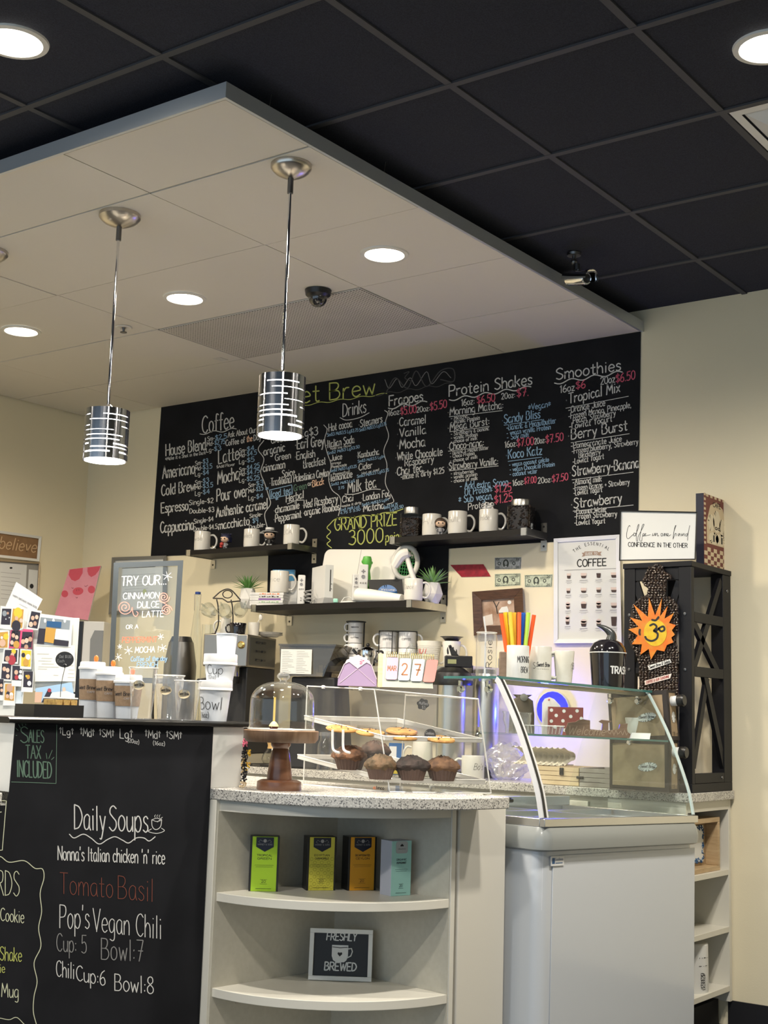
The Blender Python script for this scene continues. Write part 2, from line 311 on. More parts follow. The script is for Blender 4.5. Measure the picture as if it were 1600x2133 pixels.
# ------------------------------------------------------------------ hand lettering: strokes drawn on real surfaces
G = {}
def g(ch, w, s):
    G[ch] = (w, [[tuple(float(q) for q in p.split(',')) for p in st.split()] for st in s.split('|')])
for ch, w, s in (
 ('A', 6, '0,0 3,10|3,10 6,0|1.2,4 4.8,4'), ('B', 5.4, '0,0 0,10|0,10 3.6,9.6 4.4,7.6 3,5.5 0,5.2|0,5.2 4,5 5.3,2.6 3.6,.3 0,0'),
 ('C', 5.4, '5.4,8.6 3.4,10 1,8.6 0,5 1,1.4 3.4,0 5.4,1.5'), ('D', 5.6, '0,0 0,10|0,10 3.6,9 5.6,5 3.6,1 0,0'),
 ('E', 4.8, '4.8,10 0,10|0,10 0,0|0,0 4.8,0|0,5.2 4,5.2'), ('F', 4.6, '4.8,10 0,10|0,10 0,0|0,5.2 3.8,5.2'),
 ('G', 5.8, '5.4,8.6 3.4,10 1,8.6 0,5 1,1.4 3.4,0 5.6,1.8 5.8,4.6|5.8,4.6 3.4,4.6'), ('H', 5.6, '0,0 0,10|5.6,0 5.6,10|0,5 5.6,5'),
 ('I', 1.6, '.8,0 .8,10'), ('J', 4.2, '4,10 4,2.6 2.6,.1 .8,.4 0,2.2'), ('K', 5.2, '0,0 0,10|5,10 0,4.6|1.6,6 5.2,0'),
 ('L', 4.4, '0,10 0,0|0,0 4.4,0'), ('M', 7, '0,0 .8,10|.8,10 3.5,3|3.5,3 6.2,10|6.2,10 7,0'), ('N', 5.8, '0,0 0,10|0,10 5.8,0|5.8,0 5.8,10'),
 ('O', 6, '3,10 .8,8.6 0,5 .8,1.4 3,0 5.2,1.4 6,5 5.2,8.6 3,10'), ('P', 5, '0,0 0,10|0,10 4,9.6 5,7.3 3.8,5 0,4.6'),
 ('Q', 6, '3,10 .8,8.6 0,5 .8,1.4 3,0 5.2,1.4 6,5 5.2,8.6 3,10|3.6,2.4 6.2,-.6'), ('R', 5.4, '0,0 0,10|0,10 4,9.6 5,7.4 3.8,5.2 0,4.9|2.2,5 5.4,0'),
 ('S', 5, '4.8,8.8 2.8,10 .7,9 .5,7 2.5,5.4 4.6,3.8 4.6,1.4 2.4,0 0,1.3'), ('T', 5.4, '0,10 5.4,10|2.7,10 2.7,0'),
 ('U', 5.6, '0,10 0,3 1.2,.5 2.8,0 4.4,.5 5.6,3 5.6,10'), ('V', 5.6, '0,10 2.8,0|2.8,0 5.6,10'), ('W', 8, '0,10 2,0|2,0 4,8|4,8 6,0|6,0 8,10'),
 ('X', 5.4, '0,0 5.4,10|0,10 5.4,0'), ('Y', 5.2, '0,10 2.6,5|5.2,10 2.6,5|2.6,5 2.6,0'), ('Z', 5.2, '0,10 5.2,10|5.2,10 0,0|0,0 5.2,0'),
 ('a', 4.4, '4,5.6 2.2,6.3 .4,5 0,2.6 .8,.5 2.2,.1 3.6,1.4 4.1,5.6|4.1,5.6 4.1,1.4 4.8,0'), ('b', 4.4, '0,10 0,0|0,4 1.6,6.2 3.4,5.8 4.4,3.2 3.4,.5 1.6,.1 0,1.6'),
 ('c', 3.8, '3.8,5.2 2.2,6.3 .6,5.2 0,3.1 .6,1 2.2,0 3.8,1'), ('d', 4.4, '4.2,10 4.2,0|4.2,4.6 2.6,6.3 .8,5.6 0,3 .8,.6 2.4,0 4.2,1.8'),
 ('e', 4.2, '.2,3.2 4,3.6 3.6,5.5 2.2,6.3 .6,5.2 0,3.1 .6,1 2.2,0 4,1'), ('f', 3.2, '3.6,9.4 2.4,10 1.3,8.6 1.2,0|0,6 3,6'),
 ('g', 4.4, '4,5.6 2.2,6.3 .4,5 0,2.8 .8,.8 2.2,.5 3.6,1.8 4.1,5.8|4.1,5.8 4.1,-1.6 2.6,-3.2 .6,-2.6'), ('h', 4.2, '0,10 0,0|0,3.8 1.6,6.2 3.2,6 4,4.2 4.1,0'),
 ('i', 1.4, '.7,6 .7,0|.7,8.3 .7,8.7'), ('j', 2.2, '1.7,6 1.7,-1.8 .9,-3 0,-2.6|1.7,8.3 1.7,8.7'), ('k', 4, '0,10 0,0|3.8,6.2 0,2.6|1.2,3.8 4,0'),
 ('l', 1.4, '.7,10 .7,0'), ('m', 6.6, '0,6 0,0|0,3.8 1.4,6.1 2.8,5.6 3.2,3.6 3.2,0|3.2,3.8 4.6,6.1 6,5.6 6.5,3.6 6.5,0'), ('n', 4.2, '0,6 0,0|0,3.8 1.6,6.2 3.2,6 4,4.2 4.1,0'),
 ('o', 4.4, '2.2,6.3 .6,5.3 0,3.1 .6,1 2.2,0 3.8,1 4.4,3.1 3.8,5.3 2.2,6.3'), ('p', 4.4, '0,6 0,-3.4|0,4 1.6,6.2 3.4,5.8 4.4,3.2 3.4,.5 1.6,.1 0,1.6'),
 ('q', 4.4, '4.2,6 4.2,-3.4|4.2,4.6 2.6,6.3 .8,5.6 0,3 .8,.6 2.4,0 4.2,1.8'), ('r', 3, '0,6 0,0|0,3.6 1.2,5.8 3,6'),
 ('s', 3.4, '3.3,5.3 1.9,6.3 .5,5.6 .5,4.2 1.8,3.3 3.1,2.4 3.1,.9 1.6,0 0,.8'), ('t', 3.2, '1.5,9 1.5,1.2 2.3,.1 3.2,.4|0,6 3.1,6'),
 ('u', 4.2, '0,6 .1,1.8 1.2,.1 2.8,.4 4,2.4|4.1,6 4.1,0'), ('v', 4, '0,6 2,0|2,0 4,6'), ('w', 5.8, '0,6 1.4,0|1.4,0 2.9,5|2.9,5 4.4,0|4.4,0 5.8,6'),
 ('x', 3.8, '0,0 3.8,6|0,6 3.8,0'), ('y', 4, '0,6 2,.4|4,6 1.4,-2.8 0,-3.2'), ('z', 3.8, '0,6 3.8,6|3.8,6 0,0|0,0 3.8,0'),
 ('0', 5, '2.5,10 .6,8.4 0,5 .6,1.6 2.5,0 4.4,1.6 5,5 4.4,8.4 2.5,10'), ('1', 2.4, '0,8 1.6,10|1.6,10 1.6,0'), ('2', 4.8, '.2,8 1.2,9.7 3.2,9.8 4.3,8 3.4,5 0,0|0,0 4.8,0'),
 ('3', 4.6, '.3,9 2.2,10 4,8.8 3.8,6.4 1.8,5.3|1.8,5.3 4.2,4.6 4.6,2 2.6,0 0,1'), ('4', 5, '3.6,0 3.6,10|3.6,10 0,3.4|0,3.4 5,3.4'), ('5', 4.6, '4.4,10 .6,10|.6,10 .3,5.4|.3,5.4 2.6,6.2 4.5,4.4 4.2,1.4 2.2,0 0,.8'),
 ('6', 4.6, '3.8,9.8 1.4,7.6 .1,4 .6,1 2.4,0 4.3,1.4 4.2,4 2.5,5.2 .5,3.6'), ('7', 4.6, '0,10 4.6,10|4.6,10 1.6,0|1.2,5 4.4,5'), ('8', 4.6, '2.3,5.4 .5,7 .7,9.2 2.3,10 4,9.2 4.1,7 2.3,5.4 .2,3.4 .4,1 2.3,0 4.3,1 4.4,3.4 2.3,5.4'),
 ('9', 4.6, '4.3,7.4 3.4,9.6 1.6,9.9 .2,8 .6,5.6 2.4,5 4.2,7|4.3,7.6 3.6,0'), ('$', 4.8, '4.4,8 2.6,9.2 .6,8.3 .6,6.5 2.4,5.2 4.4,3.9 4.4,2 2.4,.9 .2,2|2.5,10.6 2.5,-.6'),
 ('.', 1, '.5,0 .5,.5'), (',', 1.2, '.8,.6 .3,-1.4'), (':', 1.2, '.6,1.2 .6,1.7|.6,4.8 .6,5.3'), ('-', 3.2, '.2,4 3,4'), ("'", 1.2, '.6,10 .4,7.8'), ('!', 1.4, '.7,10 .7,3|.7,0 .7,.5'),
 ('&', 5.4, '5.2,0 1.2,7 1.4,9.2 2.8,9.8 3.6,8.2 1,4 .3,2 1.2,.2 3,.2 4.8,3.4'), ('/', 4, '0,-1 4,10.5'), ('(', 2, '1.8,11 .4,8 0,4.5 .4,1 1.8,-2'), (')', 2, '.2,11 1.6,8 2,4.5 1.6,1 .2,-2'),
 ('*', 4, '2,8 2,2|0,6.8 4,3.2|4,6.8 0,3.2'), ('+', 4, '2,6 2,2|0,4 4,4'), ('^', 3, '1.5,10 1.5,2|0,7.4 1.5,10|3,7.4 1.5,10'), ('~', 2.2, '1.1,3.4 1.1,4|.9,3.7 1.3,3.7'),
 (' ', 2.6, '0,-99 0,-99')):
    g(ch, w, s)
def strokes(txt, gap=1.5):
    x = 0; out = []
    for ch in txt:
        w, ss = G.get(ch, G[' '])
        if ch != ' ':
            for s in ss: out.append([(x+a, b) for a, b in s])
        x += w+gap
    return out, max(x-gap, .1)
def ribbon(mb, pts, w, put, m=None):
    """flat round-ended stroke through 2D points, laid on a surface by put(x, y)"""
    if len(pts) < 2: return
    P = [Vector((p[0], p[1])) for p in pts]; L = []; R = []; n = len(P)
    for i in range(n):
        t = P[min(i+1, n-1)]-P[max(i-1, 0)]
        if t.length < 1e-6: t = Vector((1, 0))
        t.normalize(); k = Vector((-t.y, t.x))*(w/2)
        L.append(P[i]+k); R.append(P[i]-k)
    t0 = (P[0]-P[1]); t0 = t0.normalized() if t0.length > 1e-9 else Vector((-1, 0))
    t1 = (P[-1]-P[-2]); t1 = t1.normalized() if t1.length > 1e-9 else Vector((1, 0))
    e = [P[0]+t0*(w*.45), P[-1]+t1*(w*.45)]
    allp = L+R+e; vs = [put(q.x, q.y) for q in allp]
    fs = [(i, i+1, n+i+1, n+i) for i in range(n-1)]+[(0, n, 2*n), (n-1, 2*n+1, 2*n-1)]
    mb.add(vs, fs, m)
class Ink:
    """chalk, print or paint on a surface; positions are read off the photograph and land on the real surface"""
    def __init__(s, plane, off=.0012): s.pl = plane; s.off = off; s.mb = {}; s.k = 0
    def put(s, x, y): return s.pl.at(x, y, s.off+s.k*.0004)
    def m(s, mt):
        if mt.name not in s.mb: s.mb[mt.name] = (MB(), mt, len(s.mb))
        s.k = s.mb[mt.name][2]
        return s.mb[mt.name][0]
    def text(s, mt, txt, x0, y0, x1, y1, h, w=1.6, slant=0.0, jit=.0):
        st, W_ = strokes(txt); mb = s.m(mt)
        for k in st:
            q = [(a+random.uniform(-jit, jit), b+random.uniform(-jit, jit)) for a, b in k]
            q = catmull([Vector((a, b)) for a, b in q], 4) if len(q) > 2 else q
            pts = []
            for p in q:
                a, b = p[0], p[1]; t = a/W_
                pts.append((x0+(x1-x0)*t+slant*b*h/10, y0+(y1-y0)*t-b*h/10))
            ribbon(mb, pts, w, s.put)
    def line(s, mt, pts, w=1.6, smooth=True):
        q = catmull([Vector((a, b)) for a, b in pts], 6) if smooth and len(pts) > 2 else pts
        ribbon(s.m(mt), q, w, s.put)
    def wave(s, mt, x0, y0, x1, y1, amp, n, w=1.6):
        k = 8*n; pts = [(x0+(x1-x0)*i/k, y0+(y1-y0)*i/k+amp*math.sin(2*math.pi*n*i/k)) for i in range(k+1)]
        ribbon(s.m(mt), pts, w, s.put)
    def fill(s, mt, pts, off=0.0):
        mb = s.m(mt); mb.poly([s.pl.at(a, b, s.off+s.k*.0004+off) for a, b in pts])
    def disc(s, mt, cx, cy, rx, ry, n=20, a=0.0, off=0.0):
        s.fill(mt, [(cx+rx*math.cos(2*math.pi*i/n)*math.cos(a)-ry*math.sin(2*math.pi*i/n)*math.sin(a), cy+rx*math.cos(2*math.pi*i/n)*math.sin(a)+ry*math.sin(2*math.pi*i/n)*math.cos(a)) for i in range(n)], off)
    def done(s, name, parent, label=None):
        out = []
        for k, (mb, mt, i_) in s.mb.items():
            out.append(part(name, mb, mt, parent, world=True, label=label, smooth=0))
        return out
# ------------------------------------------------------------------ projection helpers
def proj(P):
    d = Vector(P)-EYE; z = d.dot(CF); return 800+FPX*d.dot(CR)/z, 1066.5-FPX*d.dot(CU)/z
def zpx(x, y, py):
    """height at which the vertical through (x, y) meets picture row py"""
    lo, hi = -1.0, 4.5
    for _ in range(50):
        m = (lo+hi)/2
        if proj((x, y, m))[1] > py: lo = m
        else: hi = m
    return (lo+hi)/2
# ------------------------------------------------------------------ the setting
struct('floor', MB().box(XL-.2, 4, -3, D+.2, -.1, 0), FLOORM)
struct('wall_back', MB().box(XL-.15, 4, D, D+.15, 0, ZBLACK+.2), WALL)
struct('wall_left', MB().box(XL-.15, XL, -1.5, D+.15, 0, ZBLACK+.2), WALL)
struct('wall_right', MB().box(2.6, 2.75, -3, D, 0, ZBLACK+.2), WALL)  # unseen side of the room, put in to dim ambient light from the right
b = MB(); b.box(-2.235, 2.6, D-.008, D, 0, .10); struct('baseboard_back', b, COVE)
BX0, BY0, TS = -2.742, 2.533, .6096
b = MB(); b.box(XL-.15, 4, -3, D+.15, ZBLACK+.004, ZBLACK+.12)
ceil = struct('ceiling', b, BLACKTILE)
b = MB()
for i in range(-7, 12):
    x = BX0+i*TS
    if XL < x < 4: b.box(x-.012, x+.012, -3, D, ZBLACK-.002, ZBLACK+.005)
for j in range(-9, 5):
    y = BY0+j*TS; b.box(XL, 4, y-.012, y+.012, ZBLACK-.003, ZBLACK+.005)
part('ceiling_grid', b, BLACKGRID, ceil)

# white ceiling cloud hung below the dark ceiling
cloud = thing('ceiling_cloud', 'cream white panelled ceiling cloud with silver edge hung over the coffee bar', 'ceiling panel', (XCLOUD, YCLOUD, ZCLOUD))
WX = [-6.39, -5.799, -4.580, -3.361, XCLOUD-.004]; WY = [YCLOUD+.004, 3.086, 3.696, 4.305, 4.915, D-.004]
b = MB(); rg = random.Random(3)
VENT = (1, 3)
for i in range(len(WX)-1):
    for j in range(len(WY)-1):
        if (i, j) == (2, 3): continue
        dz = rg.uniform(-.0012, .0022); gp = .0026+(.0022 if (i, j) in ((1, 1), (3, 0), (0, 4)) else 0)
        b.box(WX[i]+gp, WX[i+1]-gp, WY[j]+gp, WY[j+1]-gp, ZCLOUD+dz, ZCLOUD+.014)
part('panels', b, TILE, cloud, world=True)
b = MB(); b.box(XL, XCLOUD-.003, YCLOUD+.003, D, ZCLOUD+.015, ZCLOUD+.028); part('backing', b, MATTEBLACK, cloud, world=True)
b = MB(); b.box(XL, XCLOUD+.012, YCLOUD-.012, YCLOUD, ZCLOUD-.004, ZCLOUD+.046); b.box(XCLOUD, XCLOUD+.012, YCLOUD-.0, D-.001, ZCLOUD-.004, ZCLOUD+.046)
part('edge_trim', b, TRIM, cloud, world=True)
for x, y in ((XCLOUD-.02, 2.9), (XCLOUD-.02, 3.5), (XCLOUD-.02, 4.9), (-4, YCLOUD+.02)):
    part('hanger_wire', MB().tube([(x, y, ZCLOUD+.04), (x+.01, y, ZBLACK+.004)], .0012, 5), DARKSTEEL, cloud, world=True)
# perforated return-air grille
def dotmat(name, c1, c2, sc):
    m = bpy.data.materials.new(name); m.use_nodes = True; nt = m.node_tree; bb = nt.nodes['Principled BSDF']; bb.inputs['Roughness'].default_value = .6
    tc = nt.nodes.new('ShaderNodeTexCoord'); v = nt.nodes.new('ShaderNodeTexVoronoi'); v.inputs['Scale'].default_value = sc; v.inputs['Randomness'].default_value = 0.0
    nt.links.new(tc.outputs['Object'], v.inputs['Vector']); r = nt.nodes.new('ShaderNodeValToRGB'); r.color_ramp.elements[0].position = .28; r.color_ramp.elements[1].position = .36
    r.color_ramp.elements[0].color = (*c2, 1); r.color_ramp.elements[1].color = (*c1, 1); nt.links.new(v.outputs['Distance'], r.inputs[0])
    n = nt.nodes.new('ShaderNodeTexNoise'); n.inputs['Scale'].default_value = 3; n.inputs['Detail'].default_value = 5; nt.links.new(tc.outputs['Object'], n.inputs['Vector'])
    mx = nt.nodes.new('ShaderNodeMixRGB'); mx.blend_type = 'MULTIPLY'; mx.inputs[0].default_value = .35
    nt.links.new(r.outputs[0], mx.inputs[1]); nt.links.new(n.outputs['Fac'], mx.inputs[2]); nt.links.new(mx.outputs[0], bb.inputs['Base Color']); return m
GRILLE = dotmat('perforated_grille', (.74, .70, .63), (.20, .18, .16), 62)
vt = thing('air_return_grille', 'dusty grey perforated air return panel set in the white ceiling cloud', 'vent', (-3.97, 4.61, ZCLOUD))
part('perforated_panel', MB().box(-4.566, -3.372, 4.318, 4.905, ZCLOUD-.002, ZCLOUD+.010), GRILLE, vt, world=True)
b = MB(); b.box(-4.574, -4.566, 4.312, 4.911, ZCLOUD, ZCLOUD+.012); b.box(-3.372, -3.366, 4.312, 4.911, ZCLOUD, ZCLOUD+.012); b.box(-4.566, -3.372, 4.905, 4.911, ZCLOUD, ZCLOUD+.012); b.box(-4.566, -3.372, 4.312, 4.318, ZCLOUD, ZCLOUD+.012)
part('frame', b, TILEGRID, vt, world=True)

# recessed lamps
def downlight(px, py, Z, label, group, power, col, r=.094, dark=False):
    p = onZ(px, py, Z) if px is not None else py
    t = thing('recessed_downlight', label, 'ceiling light', p, group=group)
    part('trim_ring', MB().lathe([(r*.80, -.001), (r*.84, -.007), (r, -.005), (r*1.02, .001)], 40), TRIMRING, t)
    part('diffuser', MB().lathe([(0, -.003), (r*.80, -.003), (r*.80, .0), (0, .0)], 32), LAMPON, t)
    lamp('downlight_lamp', (p.x, p.y, p.z-.02), power, col, .075, 'SPOT', 165, .9)
for px, py, lb in ((801, 529, 'recessed round light in the white cloud above the menu, right of the pendants'), (385, 621, 'recessed round light in the white cloud between the two pendant lamps'), (44, 689, 'recessed round light in the white cloud at far left')):
    downlight(px, py, ZCLOUD, lb, 'recessed lights in the white ceiling cloud', DOWNLIGHT_W, WARM)
for px, py, lb in ((28, 86, 'recessed round light in the dark ceiling at upper left'), (1603, 97, 'recessed round light in the dark ceiling at upper right')):
    downlight(px, py, ZBLACK, lb, 'recessed lights in the dark ceiling', ROOMLIGHT_W, NEUTRAL, r=.10)
# more unseen lamps of the same kind, added to light the room
for x, y in ((-4.9, 1.5), (-.9, 1.2), (-2.6, .2), (-1.0, 4.1)):
    downlight(None, Vector((x, y, ZBLACK)), ZBLACK, 'unseen recessed round light added to the dark ceiling to brighten the room', 'recessed lights over the seating', ROOMLIGHT_W, NEUTRAL, r=.10)

# square air diffuser in the dark ceiling
x0, y0 = BX0+2*TS+.016, BY0+2*TS+.016; S = TS-.032
t = thing('air_diffuser', 'white square louvred air diffuser in the dark ceiling at right edge', 'vent', (x0+S/2, y0+S/2, ZBLACK))
b = MB()
def sqring(b, a0, z0, a1, z1):
    c0 = [(-a0, -a0, z0), (a0, -a0, z0), (a0, a0, z0), (-a0, a0, z0)]; c1 = [(-a1, -a1, z1), (a1, -a1, z1), (a1, a1, z1), (-a1, a1, z1)]
    b.add(c0+c1, [(i, (i+1) % 4, 4+(i+1) % 4, 4+i) for i in range(4)])
sqring(b, S/2, 0, S/2-.03, -.003); sqring(b, S/2, .003, S/2, 0); part('frame', b, PAINTW, t)
for k in range(3):
    b = MB(); a = S/2-.035-.085*k; sqring(b, a, .002, a-.065, -.032); sqring(b, a-.065, -.032, a-.068, -.028); part('louvre', b, PAINTW, t)
part('centre_plate', MB().box(-.05, .05, -.05, .05, -.03, -.024), PAINTW, t)

# pendant lamps
SHADECHROME = mat('brushed_chrome_shade', (.60, .60, .62), .13, 1)
_nt = SHADECHROME.node_tree; _b = _nt.nodes['Principled BSDF']; _b.inputs['Anisotropic'].default_value = .85; _b.inputs['Anisotropic Rotation'].default_value = .25
_tg = _nt.nodes.new('ShaderNodeTangent'); _tg.direction_type = 'RADIAL'; _tg.axis = 'Z'; _nt.links.new(_tg.outputs[0], _b.inputs['Tangent'])
def pendant(cx, cy, shade_top, shade_bot, R_px, label):
    p = onZ(cx, cy, ZCLOUD)
    t = thing('pendant_lamp', label, 'pendant light', p, group='chrome pendant lamps over the counter')
    zt = zpx(p.x, p.y, shade_top)-p.z; zb = zpx(p.x, p.y, shade_bot)-p.z
    sc = pxm(Vector((p.x, p.y, p.z+(zt+zb)/2))); R = R_px*sc
    Rc = 43*pxm(p)
    part('canopy', MB().lathe([(0, -.048), (.012, -.048), (Rc*.3, -.045), (Rc*.55, -.039), (Rc*.78, -.030), (Rc*.93, -.020), (Rc, -.013), (Rc, 0)], 48), NICKEL, t)
    part('stem', MB().cyl(.0055, zt+.02, -.10, 12), CHROME, t)
    part('stem_collar', MB().lathe([(0, -.046), (.010, -.046), (.010, -.10), (0, -.10)], 12), DARKSTEEL, t)
    part('socket_cap', MB().lathe([(0, zt+.022), (.010, zt+.022), (.024, zt+.010), (.026, zt-.002), (0, zt-.002)], 24), CHROME, t)
    Hh = zt-zb; n = 96; rg = random.Random(int(cx)); sh = MB()
    rows = []; z = zt; k = 0
    slots = [(.14, .016), (.245, .012), (.36, .016), (.45, .010), (.55, .016), (.635, .018), (.72, .028), (.79, .020), (.875, .030)]
    edges = [0.0]
    for c, w in slots: edges += [c-w/2, c+w/2]
    edges.append(1.0)
    open_arc = []
    for k in range(len(slots)):
        segs = []
        a = rg.uniform(0, 2*math.pi)
        for q in range(2): segs.append((a+q*math.pi+rg.uniform(-.3, .3), rg.uniform(1.5, 2.4)))
        open_arc.append(segs)
    for k in range(len(edges)-1):
        za, zb_ = zt-Hh*edges[k], zt-Hh*edges[k+1]; isslot = k % 2 == 1
        for i in range(n):
            a0, a1 = 2*math.pi*i/n, 2*math.pi*(i+1)/n
            if isslot and any(((a0-s) % (2*math.pi)) < ln for s, ln in open_arc[k//2]): continue
            o, q = R, R-.003
            vs = []
            for rr in (o, q):
                for aa in (a0, a1):
                    for zz in (za, zb_): vs.append((rr*math.cos(aa), rr*math.sin(aa), zz))
            sh.add(vs, [(0, 1, 3, 2), (4, 6, 7, 5), (0, 2, 6, 4), (1, 5, 7, 3)])
    part('slotted_shade', sh, SHADECHROME, t)
    part('shade_top', MB().lathe([(0, zt), (R, zt), (R, zt-.002), (0, zt-.002)], 48), CHROME, t)
    part('glass_liner', MB().lathe([(R*.88, zt-.006), (R*.88, zb+.004)], 48), LAMPPEND, t)
    part('bulb', MB().lathe([(0, zb+.012), (R*.86, zb+.014), (R*.86, zb+.02), (0, zb+.02)], 32), LAMPON, t)
    lamp('pendant_bulb_light', (p.x, p.y, p.z+zb-.01), PENDANT_W, NEUTRAL, .04, 'SPOT', 150, .8)
pendant(607, 343, 786, 908, 49, 'chrome slotted cylinder pendant lamp hanging in front of the menu board')
pendant(250, 447, 856, 960, 46, 'chrome slotted cylinder pendant lamp hanging left of the menu board')
pendant(-27, 523, 900, 1000, 43, 'chrome pendant lamp whose round canopy shows at the left edge of the cloud')

# ceiling gadgets
p = onZ(663, 605, ZCLOUD); s = pxm(p)
t = thing('dome_camera', 'black dome security camera on the white ceiling cloud', 'security camera', p)
part('housing', MB().lathe([(0, -.032), (20*s, -.032), (26*s, -.022), (28*s, 0), (0, 0)], 40), BLACK, t)
part('dome', MB().lathe([(20*s*math.cos(a*math.pi/16), -.032-20*s*math.sin(a*math.pi/16)) for a in range(9)], 32), mat('tinted_dome', (.02, .02, .022), .05, coat=1), t)
p = onZ(258, 682, ZCLOUD)
t = thing('fire_sprinkler', 'small dark fire sprinkler head in the white ceiling cloud', 'sprinkler', p)
part('escutcheon', MB().lathe([(.012, -.002), (.036, -.003), (.04, 0)], 32), TRIMRING, t)
part('head', MB().lathe([(0, -.026), (.016, -.026), (.016, -.023), (.005, -.020), (.007, -.002), (.012, 0)], 20), DARKSTEEL, t)
p = onZ(460, 748, ZCLOUD)
solo('ceiling_sensor_patch', MB().cbox((0, 0, -.001), .05, .06, .002), TILEGRID, 'tiny grey square patch on the white cloud below the vent', 'patch', loc=p)
# bullet camera under the dark ceiling
p = onZ(1196, 528, ZBLACK); s = pxm(p)
t = thing('bullet_camera', 'chrome bullet security camera hanging from dark ceiling by the cloud edge', 'security camera', p, FACE)
part('mount_plate', MB().lathe([(0, -.01), (.028, -.01), (.03, 0), (0, 0)], 24), DARKSTEEL, t)
part('swivel_arm', MB().tube([(0, 0, -.01), (0, 0, -.035), (.012, 0, -.055), (.02, 0, -.075)], .008, 10).ball((0, 0, -.035), .014).cyl(.013, -.07, -.045, 16, None, T(.012, 0, 0)), DARKSTEEL, t)
Mb = T(.012, -.02, -.115) @ rotz(math.radians(35)) @ RX(math.radians(90+12))
part('body', MB().lathe([(0, .055), (.024, .055), (.026, .05), (.026, -.05), (.022, -.055), (0, -.055)], 28, None, Mb), CHROME, t)
b = MB(); b.lathe([(.036, -.06), (.036, .085)], 24, None, Mb, math.pi*1.1, math.pi*-.05); part('sun_hood', b, CHROME, t)
part('lens', MB().lathe([(0, .057), (.018, .057), (.018, .05)], 20, None, Mb), BLACK, t)
p = onZ(1112, 555, ZBLACK)
t = thing('ceiling_hook_ring', 'small dark ring under the dark ceiling beside the bullet camera', 'hook', p)
part('ring', MB().tube([(.012*math.cos(a), 0, -.03+.02*math.sin(a)) for a in [k*math.pi/8 for k in range(16)]], .003, 6, closed=True), DARKSTEEL, t)
part('stem', MB().cyl(.003, -.012, 0, 8), DARKSTEEL, t)
# ------------------------------------------------------------------ the big chalk menu painted on the back wall
def za(x, y): return 300+x/2.963, 740+y/2.963
def zb_(x, y): return 780+x/2.7586, 700+y/2.7586
outline = [(336, 848), (636, 800.5), (985, 746), (1335, 690.5), (1329, 1117), (935, 1143), (932, 1262), (556, 1262), (559, 1150.5), (314, 1159)]
menu = thing('menu_chalkboard', 'black chalk menu wall listing coffee, drinks, frappes, protein shakes and smoothies', 'menu board', PW.at(830, 940))
mb = MB(); mb.slab([PW.at(a, b, .004) for a, b in outline], [PW.at(a, b, .0005) for a, b in outline])
part('board', mb, CHALK, menu, world=True, smooth=0)
CO = Ink(PW, .0052); DR = Ink(PW, .0052); FR = Ink(PW, .0052); PS = Ink(PW, .0052); SM = Ink(PW, .0052); GP = Ink(PW, .0052); TT = Ink(PW, .0052)
def wr(ink, z, m, txt, x0, y0, x1, y1, h, w=None):
    f = za if z == 'A' else zb_; sc = 2.963 if z == 'A' else 2.7586
    a, b = f(x0, y0); c, d = f(x1, y1); hh = h/sc
    ink.text(m, txt, a, b, c, d, hh, w if w else max(.75, min(2.3, .55+hh*.085)), jit=.12)
def ln(ink, z, m, pts, w=1.5): ink.line(m, [(za if z == 'A' else zb_)(*p) for p in pts], w)
def wv(ink, z, m, x0, y0, x1, y1, amp, n, w=1.6):
    f = za if z == 'A' else zb_; ink.wave(m, *f(x0, y0), *f(x1, y1), amp/2.85, n, w)
A, B = 'A', 'B'
for t_ in (('Coffee', 360, 482, 555, 448, 105, 2.3), ('House Blend', 135, 622, 380, 583, 72), ('Latte', 460, 670, 585, 640, 80), ('Americano', 115, 762, 312, 730, 76), ('Mocha', 455, 797, 585, 765, 80),
           ('Cold Brew', 108, 868, 312, 835, 66), ('Pour over', 450, 902, 640, 870, 76), ('Espresso', 106, 974, 272, 955, 62), ('Authentic caramel', 446, 1000, 762, 945, 62), ('macchiato', 460, 1076, 650, 1046, 54),
           ('Cappuccino', 102, 1097, 305, 1075, 68), ('*Make it a Shot in the Dark', 132, 650, 380, 610, 20), ('Ask About Our', 518, 508, 690, 476, 34), ('Coffee of', 505, 560, 622, 540, 36), ('Day', 678, 528, 722, 518, 36),
           ('Single-$2', 278, 925, 428, 910, 30), ('Double-$3', 282, 977, 432, 966, 30), ('Single-$4', 308, 1040, 428, 1022, 28), ('Double-$4.5', 308, 1087, 452, 1070, 30), ('Single-', 652, 1005, 730, 990, 24), ('Double-', 650, 1077, 748, 1055, 28),
           ('$Add Flavor', 448, 698, 560, 680, 17)):
    wr(CO, A, WCH, *t_)
wr(CO, A, OCH, 'the', 634, 536, 668, 528, 36)
